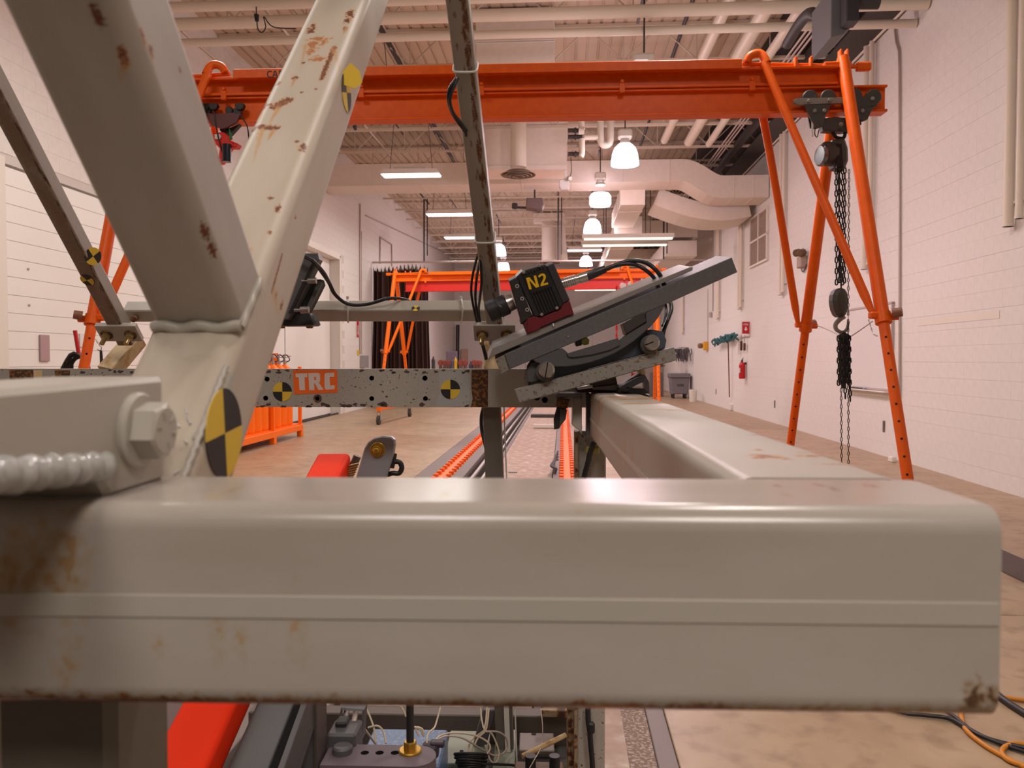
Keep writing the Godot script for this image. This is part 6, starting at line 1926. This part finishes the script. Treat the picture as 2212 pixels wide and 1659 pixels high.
	part("arc_block", plate([668, 603, 692, 603, 695, 614, 668, 668, 650, 692, 624, 692], 1.69, 0.03, true, 0.002), mat(Color(0.17, 0.20, 0.19), 0.5))
	part("arc_edge", plate([686, 606, 695, 612, 668, 668, 660, 668], 1.685, 0.012, true, 0.001), M.slab)
	part("base", plate([612, 676, 668, 676, 676, 692, 679, 700, 674, 703, 606, 704], 1.68, 0.05, true, 0.002), mat(Color(0.15, 0.165, 0.16), 0.5))
	for c in [[676, 607, 0.009, 1.655], [660, 670, 0.010, 1.645]]:
		var p := S(c[0], c[1], c[3])
		part("mount_screw", S_().cyl(p + Vector3(-0.010, 0, 0), p + Vector3(0.007, 0.001, 0.0), c[2] * 0.75, -1, 16).cyl(p + Vector3(-0.024, 0, 0), p, 0.0035, -1, 8), M.steel)
	part("lower_bolt", S_().knob(S(669, 702, 1.67), Vector3.DOWN, 0.008, 0.007, 0.002, 6), M.rust_patch)
	part("lower_bolt", S_().knob(S(608, 703, 1.67), Vector3.DOWN, 0.008, 0.006, 0.002, 6), M.rust_patch)
	var zc := 1.645
	for k in 2:
		var dx: float = k * 3.0
		single("mount_cable", S_().sweep(cable([640, 546 + dx, zc - 0.01, 662, 554 + dx, zc - 0.015, 680, 566 + dx, zc - 0.01, 700 - dx * 2, 588, zc + 0.04, 712 - dx, 610, zc + 0.09, 724 - dx, 634, zc + 0.12, 742, 651 + dx * 0.6, zc + 0.13, 762, 658 + dx * 0.5, zc + 0.13, 790, 657 + dx * 0.5, zc + 0.13, 815, 651 + dx * 0.4, zc + 0.13, 838, 644 + dx * 0.6, zc + 0.13, 868, 645, zc + 0.16, 885, 650, zc + 0.19]), 0.0032, 8), M.rubber, ["upper of two black cables draped from the left mount along the cross tube", "lower of two black cables draped from the left mount along the cross tube"][k], "cable", "cables along the upper cross tube", true)
	# cables on the slim diagonal
	var runs := [[985, 170, 1.30, 972, 190, 1.30, 968, 212, 1.31, 975, 240, 1.34, 988, 262, 1.36, 1001, 280, 1.38, 1010, 300, 1.42], [990, 168, 1.30, 977, 196, 1.30, 972, 218, 1.31, 979, 244, 1.34, 993, 262, 1.36, 1003, 276, 1.38, 1012, 290, 1.42],
		[1035, 540, 1.60, 1022, 590, 1.66, 1018, 630, 1.69, 1024, 668, 1.72, 1030, 695, 1.745], [1037, 560, 1.60, 1030, 600, 1.66, 1027, 640, 1.69, 1030, 675, 1.72, 1034, 695, 1.745], [1034, 520, 1.58, 1040, 600, 1.62, 1037, 640, 1.66, 1034, 668, 1.71, 1037, 695, 1.745]]
	var la := ["outer black cable bulging left of the rusty upright in front of the near gantry beam", "inner black cable bulging left of the rusty upright in front of the near gantry beam", "leftmost black cable at the upright above the clamp plate", "middle black cable at the upright above the clamp plate", "rightmost black cable at the upright above the clamp plate"]
	for k in 5:
		single("upright_cable", S_().sweep(cable(runs[k]), 0.0028, 8), M.rubber, la[k], "cable", "cables on the rusty upright", true)
	single("upright_cable", S_().sweep(cable([1037, 726, 1.77, 1044, 750, 1.79, 1050, 775, 1.80, 1052, 800, 1.84, 1046, 870, 1.85, 1040, 900, 1.86, 1041, 930, 1.85, 1048, 960, 1.84, 1054, 985, 1.84]), 0.0045, 8), M.rubber, "black cable below the clamp plate running down beside the lower post", "cable", "", true)
	for s in [[0.642, 147], [0.288, 512]]:
		var c := E(-0.090, 0.045, 1.779).lerp(E(-0.137, 0.74, 1.084), s[0])
		var loop := []
		for k in 33:
			var a := TAU * k / 32.0
			loop.append(c + Vector3(signf(cos(a)) * pow(absf(cos(a)), 0.45) * 0.0198, 0, 0) + Vector3(0, 0.7071, -0.7071) * signf(sin(a)) * pow(absf(sin(a)), 0.45) * 0.0198)
		single("cable_tie", S_().sweep(loop, 0.0021, 6), M.tie, "white cable tie round the rusty upright " + ("in front of the near gantry beam" if s[1] < 300 else "above the number camera"), "cable tie", "cable ties on the rusty upright", true)


# ---------------------------------------------------------------- what shows below and behind the foreground tube
func hexbar(p0: Vector3, p1: Vector3, w: float, h: float, m: Material, called: String) -> void:
	part(called, S_().rtube(p0, p1, w, h, Vector3.UP, 0.004), m)


func low_gear() -> void:
	# red-orange arm that rises away between the tubes
	thing("padded_arm", "bright red orange arm sloping up behind the foreground tube beside the grey arm", "arm", S(430, 1640, 1.1), "", true)
	var a0 := S(372, 1720, 1.05)
	var a1 := S(722, 1003, 2.0)
	part("pad", S_().rtube(a0, a1, 0.085, 0.06, Vector3(0, 1, 0.35), 0.012), M.arm_red)
	part("backing", S_().rtube(a0 + Vector3(-0.075, -0.02, 0), a0.lerp(a1, 0.35) + Vector3(-0.06, -0.02, 0), 0.05, 0.03, Vector3(0, 1, 0.3), 0.003), mat(Color(0.42, 0.34, 0.33), 0.6))
	thing("grey_arm", "dark grey arm beside the red orange arm, its rounded lug with a gold bolt", "arm", S(560, 1640, 1.15), "", true)
	var b0 := S(530, 1720, 1.1)
	var b1 := S(800, 1060, 1.95)
	part("beam", S_().rtube(b0, b1, 0.06, 0.06, Vector3(0, 1, 0.35), 0.004), M.dark)
	part("side_flange", S_().rtube(b0 + Vector3(0.05, 0.0, 0), b1 + Vector3(0.03, -0.02, 0), 0.01, 0.07, Vector3(0, 1, 0.35), 0.002), M.dark)
	var lg := part("lug", plate([765, 1045, 775, 1010, 787, 968, 795, 955, 808, 946, 826, 942, 845, 944, 852, 950, 853, 960, 849, 985, 843, 1005, 830, 1045], 1.92, 0.02, true, 0.003), mat(Color(0.56, 0.55, 0.565), 0.4))
	var bp := S(816, 972, 1.92)
	part("washer", S_().knob(bp, Vector3.BACK, 0.019, 0.003, 0.001, 24), M.brass, lg)
	part("nut", S_().hexn(bp + Vector3(0, 0, 0.003), Vector3.BACK, 0.0125, 0.011, 0.001), M.brass, lg)
	part("bolt_end", S_().knob(bp + Vector3(0, 0, 0.012), Vector3.BACK, 0.007, 0.01, 0.002, 14), M.brass, lg)
	part("shackle", S_().sweep(curve([S(836, 1026, 1.95), S(848, 1022, 1.94), S(862, 1022, 1.94), S(868, 1010, 1.94), S(862, 998, 1.94), S(846, 998, 1.94)], 6), 0.0065, 10).sweep(curve([S(846, 990, 1.94), S(850, 980, 1.94), S(844, 1010, 1.94)]), 0.009, 8), M.black)
	var spr := S_()
	for k in 7:
		var p := S(748 + k * 2.2, 1040 - k * 5.5, 1.97)
		spr.cyl(p + Vector3(-0.008, 0, 0), p + Vector3(0.016, 0.006, 0), 0.0035, -1, 8)
	part("spring", spr, M.zinc)
	part("spring_rod", S_().cyl(S(742, 1056, 1.985), S(772, 985, 1.985), 0.01, -1, 10), M.track_steel)
	# upright grey channel
	thing("channel_upright", "dark grey upright channel under the foreground tube", "upright", S(665, 1700, 1.3), "", true)
	part("channel", S_().box(S(665, 1560, 1.3) + Vector3(0, -0.32, 0), Vector3(0.046, 1.0, 0.05), 0.003), M.dark)
	part("channel_foot", S_().box(S(665, 1560, 1.3) + Vector3(0, -0.72, 0), Vector3(0.16, 0.03, 0.16), 0.003), M.dark)
	part("flange", S_().box(S(692, 1560, 1.3) + Vector3(0, -0.32, 0.0), Vector3(0.006, 1.0, 0.06), 0.001), mat(Color(0.30, 0.26, 0.25), 0.5))
	part("side_box", plate([600, 1558, 634, 1556, 634, 1600, 604, 1612, 598, 1590], 1.45, 0.1, true, 0.003), M.dark)
	part("side_box", plate([600, 1600, 617, 1592, 618, 1670, 596, 1690], 1.38, 0.1, true, 0.003), M.black)
	part("clip", S_().box(S(622, 1544, 1.45), Vector3(0.022, 0.004, 0.01), 0.001).box(S(613, 1592, 1.4), Vector3(0.004, 0.02, 0.01), 0.001), M.steel)
	# perforated bracket with threaded rod
	thing("perforated_bracket", "purplish grey perforated bracket with a gold flanged nut on a black threaded rod", "bracket", S(830, 1640, 1.32), "", true)
	var yb := S(830, 1622, 1.32).y
	var br := CSGCombiner3D.new()
	br.name = "perforated_bar"
	cur.add_child(br)
	br.position = -base
	var ba := CSGBox3D.new()
	ba.name = "bar_body"
	var l := G2(712, 1640, yb)
	var r := G2(885, 1622, yb)
	ba.size = Vector3(0.152, 0.024, 0.072)
	ba.position = (l + r) / 2 + Vector3(0, -0.012, 0)
	ba.material = mat(Color(0.38, 0.33, 0.36), 0.5)
	br.add_child(ba)
	var ce := CSGCylinder3D.new()
	ce.name = "bar_end"
	ce.radius = 0.036
	ce.height = 0.024
	ce.sides = 28
	ce.position = ba.position + Vector3(0.076, 0, 0)
	ce.material = ba.material
	br.add_child(ce)
	for px in [788, 820, 853]:
		var h := CSGCylinder3D.new()
		h.name = numbered(br, "hole")
		h.operation = CSGShape3D.OPERATION_SUBTRACTION
		h.radius = 0.0072
		h.height = 0.06
		h.sides = 18
		h.position = G2(px, 1626, yb)
		h.material = M.hole
		br.add_child(h)
	var n := G2(886, 1623, yb)
	part("flanged_washer", S_().knob(n, Vector3.UP, 0.0195, 0.004, 0.0015, 26), M.brass)
	part("nut", S_().hexn(n + Vector3(0, 0.004, 0), Vector3.UP, 0.0115, 0.014, 0.001), M.brass)
	part("threaded_rod", S_().cyl(n + Vector3(0, -0.1, 0), n + Vector3(0, 0.16, 0), 0.0065, -1, 14), M.black)
	part("bolt_head", S_().knob(G2(740, 1625, yb), Vector3.UP, 0.017, 0.012, 0.003, 20), M.dark)
	part("arm_plate", plate([736, 1530, 786, 1534, 782, 1600, 764, 1612, 722, 1618, 716, 1640, 712, 1690, 704, 1690], 1.40, 0.03, true, 0.003), M.dark)
	for x in [748, 768]:
		part("guide_pin", S_().cyl(S(x - 4, 1562, 1.38), S(x + 4, 1520, 1.45), 0.005, -1, 8), M.conduit)
	part("connector_block", S_().box(S(740, 1568, 1.37), Vector3(0.02, 0.026, 0.03), 0.003), M.black)
	part("down_leg", S_().box(S(740, 1660, 1.34) + Vector3(0, -0.16, -0.02), Vector3(0.05, 0.45, 0.06), 0.004), M.dark)
	# instrument box and plates on the sled deck
	var dy := -0.93
	thing("sled_deck", "dark steel deck plates with drilled holes at the bottom between the uprights", "deck", E(-0.3, -1.06, 1.6), "", true)
	part("plate", S_().box(E(-0.33, -1.0, 1.75), Vector3(0.84, 0.02, 0.7), 0.003), M.girder)
	part("cross_rail", S_().box(E(-0.33, -0.955, 2.02), Vector3(0.84, 0.08, 0.05), 0.003), mat(Color(0.34, 0.30, 0.27), 0.6))
	part("cream_rail", plate([1168, 1534, 1225, 1536, 1225, 1551, 1172, 1549], 1.95, 0.05, true, 0.002), M.rusty)
	part("upright_rail", S_().box(S(1234, 1600, 1.80) + Vector3(0, -0.05, 0), Vector3(0.02, 0.3, 0.05), 0.002), M.rusty)
	part("green_plate", S_().box(E(-0.165, dy, 1.85), Vector3(0.10, 0.012, 0.16), 0.002), mat(Color(0.50, 0.52, 0.46), 0.5))
	part("green_plate", S_().box(E(-0.075, dy, 1.84), Vector3(0.05, 0.012, 0.2), 0.002), mat(Color(0.50, 0.52, 0.46), 0.5))
	part("drilled_plate", S_().box(E(0.0, dy - 0.01, 1.90), Vector3(0.085, 0.012, 0.09), 0.002), mat(Color(0.42, 0.38, 0.35), 0.5))
	part("plate_hole", S_().ring(G2(1153, 1585, EYE.y + dy - 0.003), Vector3.UP, 0.0, 0.006, 14).ring(G2(1200, 1586, EYE.y + dy - 0.003), Vector3.UP, 0.0, 0.004, 12).ring(G2(997, 1622, EYE.y + dy + 0.0075), Vector3.UP, 0.0, 0.005, 12), M.hole).set_meta("kind", "stuff")
	part("tension_bar", S_().cyl(S(1128, 1634, 1.72), S(1222, 1588, 1.78), 0.006, -1, 8), M.cream)
	part("socket_block", S_().box(S(1165, 1652, 1.72) + Vector3(0, -0.03, 0), Vector3(0.11, 0.05, 0.05), 0.003), mat(Color(0.46, 0.36, 0.28), 0.6))
	for x in [1146, 1198]:
		part("socket", S_().cyl(S(x, 1640, 1.70) + Vector3(0, 0.008, 0), S(x, 1656, 1.70) + Vector3(0, -0.02, 0), 0.012, -1, 14), M.black)
	part("grey_channel", plate([1044, 1534, 1072, 1534, 1062, 1570, 1036, 1659, 1010, 1659, 1030, 1580], 1.85, 0.03, true, 0.002), mat(Color(0.33, 0.31, 0.32), 0.5))
	thing("instrument_box", "blue instrument box on the sled deck behind the gold nut", "box", S(870, 1640, 1.7), "", true)
	part("case", S_().box(S(875, 1640, 1.7) + Vector3(0, -0.04, 0), Vector3(0.172, 0.14, 0.16), 0.004), M.blue)
	part("case_stand", S_().box(S(875, 1640, 1.7) + Vector3(0, -0.15, 0), Vector3(0.12, 0.12, 0.12), 0.004), M.girder)
	part("connector_cluster", S_().box(S(930, 1620, 1.62), Vector3(0.035, 0.03, 0.03), 0.006).box(S(945, 1606, 1.62), Vector3(0.03, 0.012, 0.02), 0.003), mat(Color(0.22, 0.18, 0.23), 0.35))
	# black coil and pale wires
	var co := S_()
	for k in 10:
		var c := S(1018 + rng.randf_range(-2, 2), 1656 + rng.randf_range(-2, 2), 1.72) + Vector3(0, 0.004 * k - 0.01, 0)
		var loop := []
		for j in 21:
			var a := TAU * j / 20.0
			loop.append(c + Vector3(cos(a) * (0.026 + 0.0012 * k), sin(a) * 0.018, sin(a) * 0.03))
		co.sweep(loop, 0.0028, 6)
	co.sweep(cable([1040, 1650, 1.70, 1080, 1651, 1.72, 1110, 1653, 1.75, 1130, 1660, 1.75]), 0.003, 6)
	single("cable_coil", co, M.black, "coil of black cable lying at the bottom edge between the pale wires", "cable", "", true)
	var wires := [[952, 1525, 1.70, 944, 1555, 1.68, 938, 1572, 1.66, 925, 1585, 1.64, 922, 1605, 1.62, 926, 1640, 1.62, 932, 1662, 1.62],
		[1038, 1528, 1.80, 1040, 1550, 1.78, 1044, 1570, 1.75, 1046, 1577, 1.74, 1030, 1590, 1.74, 1016, 1602, 1.73, 1013, 1622, 1.72, 1020, 1634, 1.71, 1034, 1635, 1.71, 1050, 1630, 1.71, 1059, 1615, 1.72, 1052, 1602, 1.73, 1030, 1590, 1.73, 1000, 1584, 1.72, 970, 1584, 1.70, 950, 1590, 1.68, 940, 1600, 1.66],
		[1052, 1528, 1.80, 1050, 1555, 1.77, 1047, 1578, 1.74, 1060, 1582, 1.74, 1072, 1605, 1.74, 1078, 1630, 1.73, 1070, 1648, 1.72, 1058, 1640, 1.72, 1048, 1610, 1.72],
		[1056, 1530, 1.80, 1053, 1560, 1.77, 1048, 1579, 1.74, 1032, 1595, 1.73, 1024, 1615, 1.72, 1020, 1640, 1.71],
		[1050, 1580, 1.74, 1075, 1581, 1.74, 1092, 1592, 1.74, 1096, 1612, 1.74, 1086, 1628, 1.73, 1068, 1632, 1.73, 1040, 1618, 1.72, 1000, 1595, 1.70, 965, 1590, 1.68, 945, 1598, 1.66],
		[790, 1528, 1.66, 800, 1550, 1.64, 808, 1575, 1.62, 812, 1606, 1.60], [748, 1567, 1.37, 780, 1570, 1.40, 795, 1585, 1.48, 806, 1600, 1.58, 812, 1607, 1.60], [795, 1572, 1.62, 815, 1568, 1.62, 828, 1580, 1.62, 834, 1606, 1.60],
		[866, 1526, 1.62, 872, 1536, 1.62, 877, 1548, 1.62], [895, 1570, 1.64, 908, 1576, 1.64, 915, 1590, 1.64, 912, 1575, 1.64, 898, 1572, 1.64, 905, 1590, 1.64],
		[1168, 1530, 1.85, 1172, 1570, 1.80, 1170, 1610, 1.75, 1155, 1640, 1.68, 1142, 1662, 1.66]]
	var wl := ["single pale wire crossing in front of the blue box", "pale wire making the round loop left of the black coil", "pale wire hanging in a long loop right of the round loop", "pale wire running beside the grey channel", "grey wire making the widest loop over the green plate", "pale wire falling straight to the blue box", "pale wire coming from the black connector to the blue box", "pale wire arching over the blue box", "pale wire stub at the top of the black threaded rod", "small tangle of pale wire right of the black threaded rod", "thin dark wire falling past the drilled plate"]
	for k in wires.size():
		single("signal_wire", S_().sweep(cable(wires[k]), 0.0021 if k != 10 else 0.0012, 6), M.wire if k not in [4, 10] else M.conduit, wl[k], "wire", "wires on the sled deck", true)
	single("post_cable", S_().sweep(cable([1270, 1528, 1.745, 1271, 1560, 1.74, 1274, 1580, 1.735, 1276, 1605, 1.735, 1279, 1640, 1.735, 1280, 1664, 1.735]), 0.006, 8).box(S(1277, 1572, 1.735), Vector3(0.016, 0.026, 0.014), 0.004), M.black, "black cable running down the pale corner post at the bottom", "cable", "", true)
	single("post_cable", S_().sweep(cable([1284, 955, 1.735, 1276, 975, 1.735, 1270, 1000, 1.735, 1262, 1030, 1.74, 1258, 1060, 1.75]), 0.006, 8), M.black, "black cable on the corner post just above the foreground tube", "cable", "", true)
	single("clip", S_().box(S(1280, 972, 1.745), Vector3(0.03, 0.016, 0.02), 0.003), mat(Color(0.62, 0.60, 0.30), 0.5), "small yellow green clip on the corner post cable", "clip", "", true)
	# cords on the floor at the right
	var dk := []
	for q in [[1900, 1520], [1950, 1539], [2000, 1545], [2050, 1552], [2090, 1573], [2130, 1594], [2180, 1608], [2240, 1622]]:
		dk.append(G(q[0], q[1], 0.012))
	single("power_cable", S_().sweep(curve(dk), 0.009, 8), M.rubber, "black cord on the floor in the lower right corner", "cable")
	dk = []
	for q in [[1960, 1500], [2020, 1520], [2060, 1548], [2100, 1580], [2160, 1605], [2250, 1635]]:
		dk.append(G(q[0] + 6, q[1] + 3, 0.012))
	single("power_cable", S_().sweep(curve(dk), 0.008, 8), M.rubber, "second black cord on the floor beside the first one, lower right corner", "cable")
	var ye := []
	for q in [[2230, 1515], [2180, 1508], [2140, 1503], [2100, 1510], [2078, 1530], [2078, 1555], [2090, 1580], [2130, 1612], [2180, 1640], [2250, 1675]]:
		ye.append(G(q[0], q[1], 0.01))
	single("power_cable", S_().sweep(curve(ye), 0.009, 8), M.brass if false else mat(Color(0.80, 0.50, 0.08), 0.5), "yellow orange cord curling on the floor in the lower right corner", "cable")
	ye = []
	for q in [[2230, 1610], [2195, 1606], [2170, 1614], [2165, 1628], [2185, 1645], [2240, 1660]]:
		ye.append(G(q[0], q[1], 0.012))
	single("power_cable", S_().sweep(curve(ye), 0.009, 8), mat(Color(0.80, 0.50, 0.08), 0.5), "small loop of yellow orange cord at the right edge of the floor", "cable")
	dk = []
	for q in [[2120, 1470], [2150, 1497], [2180, 1520], [2230, 1552]]:
		dk.append(G(q[0], q[1], 0.012))
	single("power_cable", S_().sweep(curve(dk), 0.016, 8), M.rubber, "thick dark cord on the floor below the foreground tube's right end", "cable")


# sled axes: a pixel on the horizontal plane y
func G2(px: float, py: float, y: float) -> Vector3:
	var r := sb.inverse() * ray(px, py)
	return EYE + r * ((y - EYE.y) / r.y)


func _ready() -> void:
	rng.seed = 7
	cb = Basis.from_euler(Vector3(-atan(52.5 / 1703.6), deg_to_rad(YAW), 0))
	sb = Basis(Vector3.UP, deg_to_rad(SLED_TURN))
	var cam := Camera3D.new()
	cam.name = "camera"
	add_child(cam)
	cam.position = EYE
	cam.basis = cb
	cam.near = 0.02
	cam.far = 200.0
	var lens := CameraAttributesPhysical.new()
	lens.frustum_focal_length = 12.0 / (829.5 / F)
	lens.frustum_focus_distance = 2.1
	lens.frustum_near = 0.02
	lens.frustum_far = 200.0
	lens.exposure_aperture = 10.0
	cam.attributes = lens
	cam.current = true
	var we := WorldEnvironment.new()
	we.name = "world_environment"
	var env := Environment.new()
	env.background_mode = Environment.BG_COLOR
	env.background_color = Color(0, 0, 0)
	env.tonemap_mode = Environment.TONE_MAPPER_LINEAR
	env.tonemap_exposure = 1.0
	env.sdfgi_enabled = true
	env.ssao_enabled = true
	env.ssil_enabled = true
	we.environment = env
	add_child(we)
	palette()
	lamps()
	room()
	track()
	ducts()
	overhead_pipes()
	right_wall()
	far_things()
	gantries()
	trolleys()
	sled()
	camera_rig()
	low_gear()
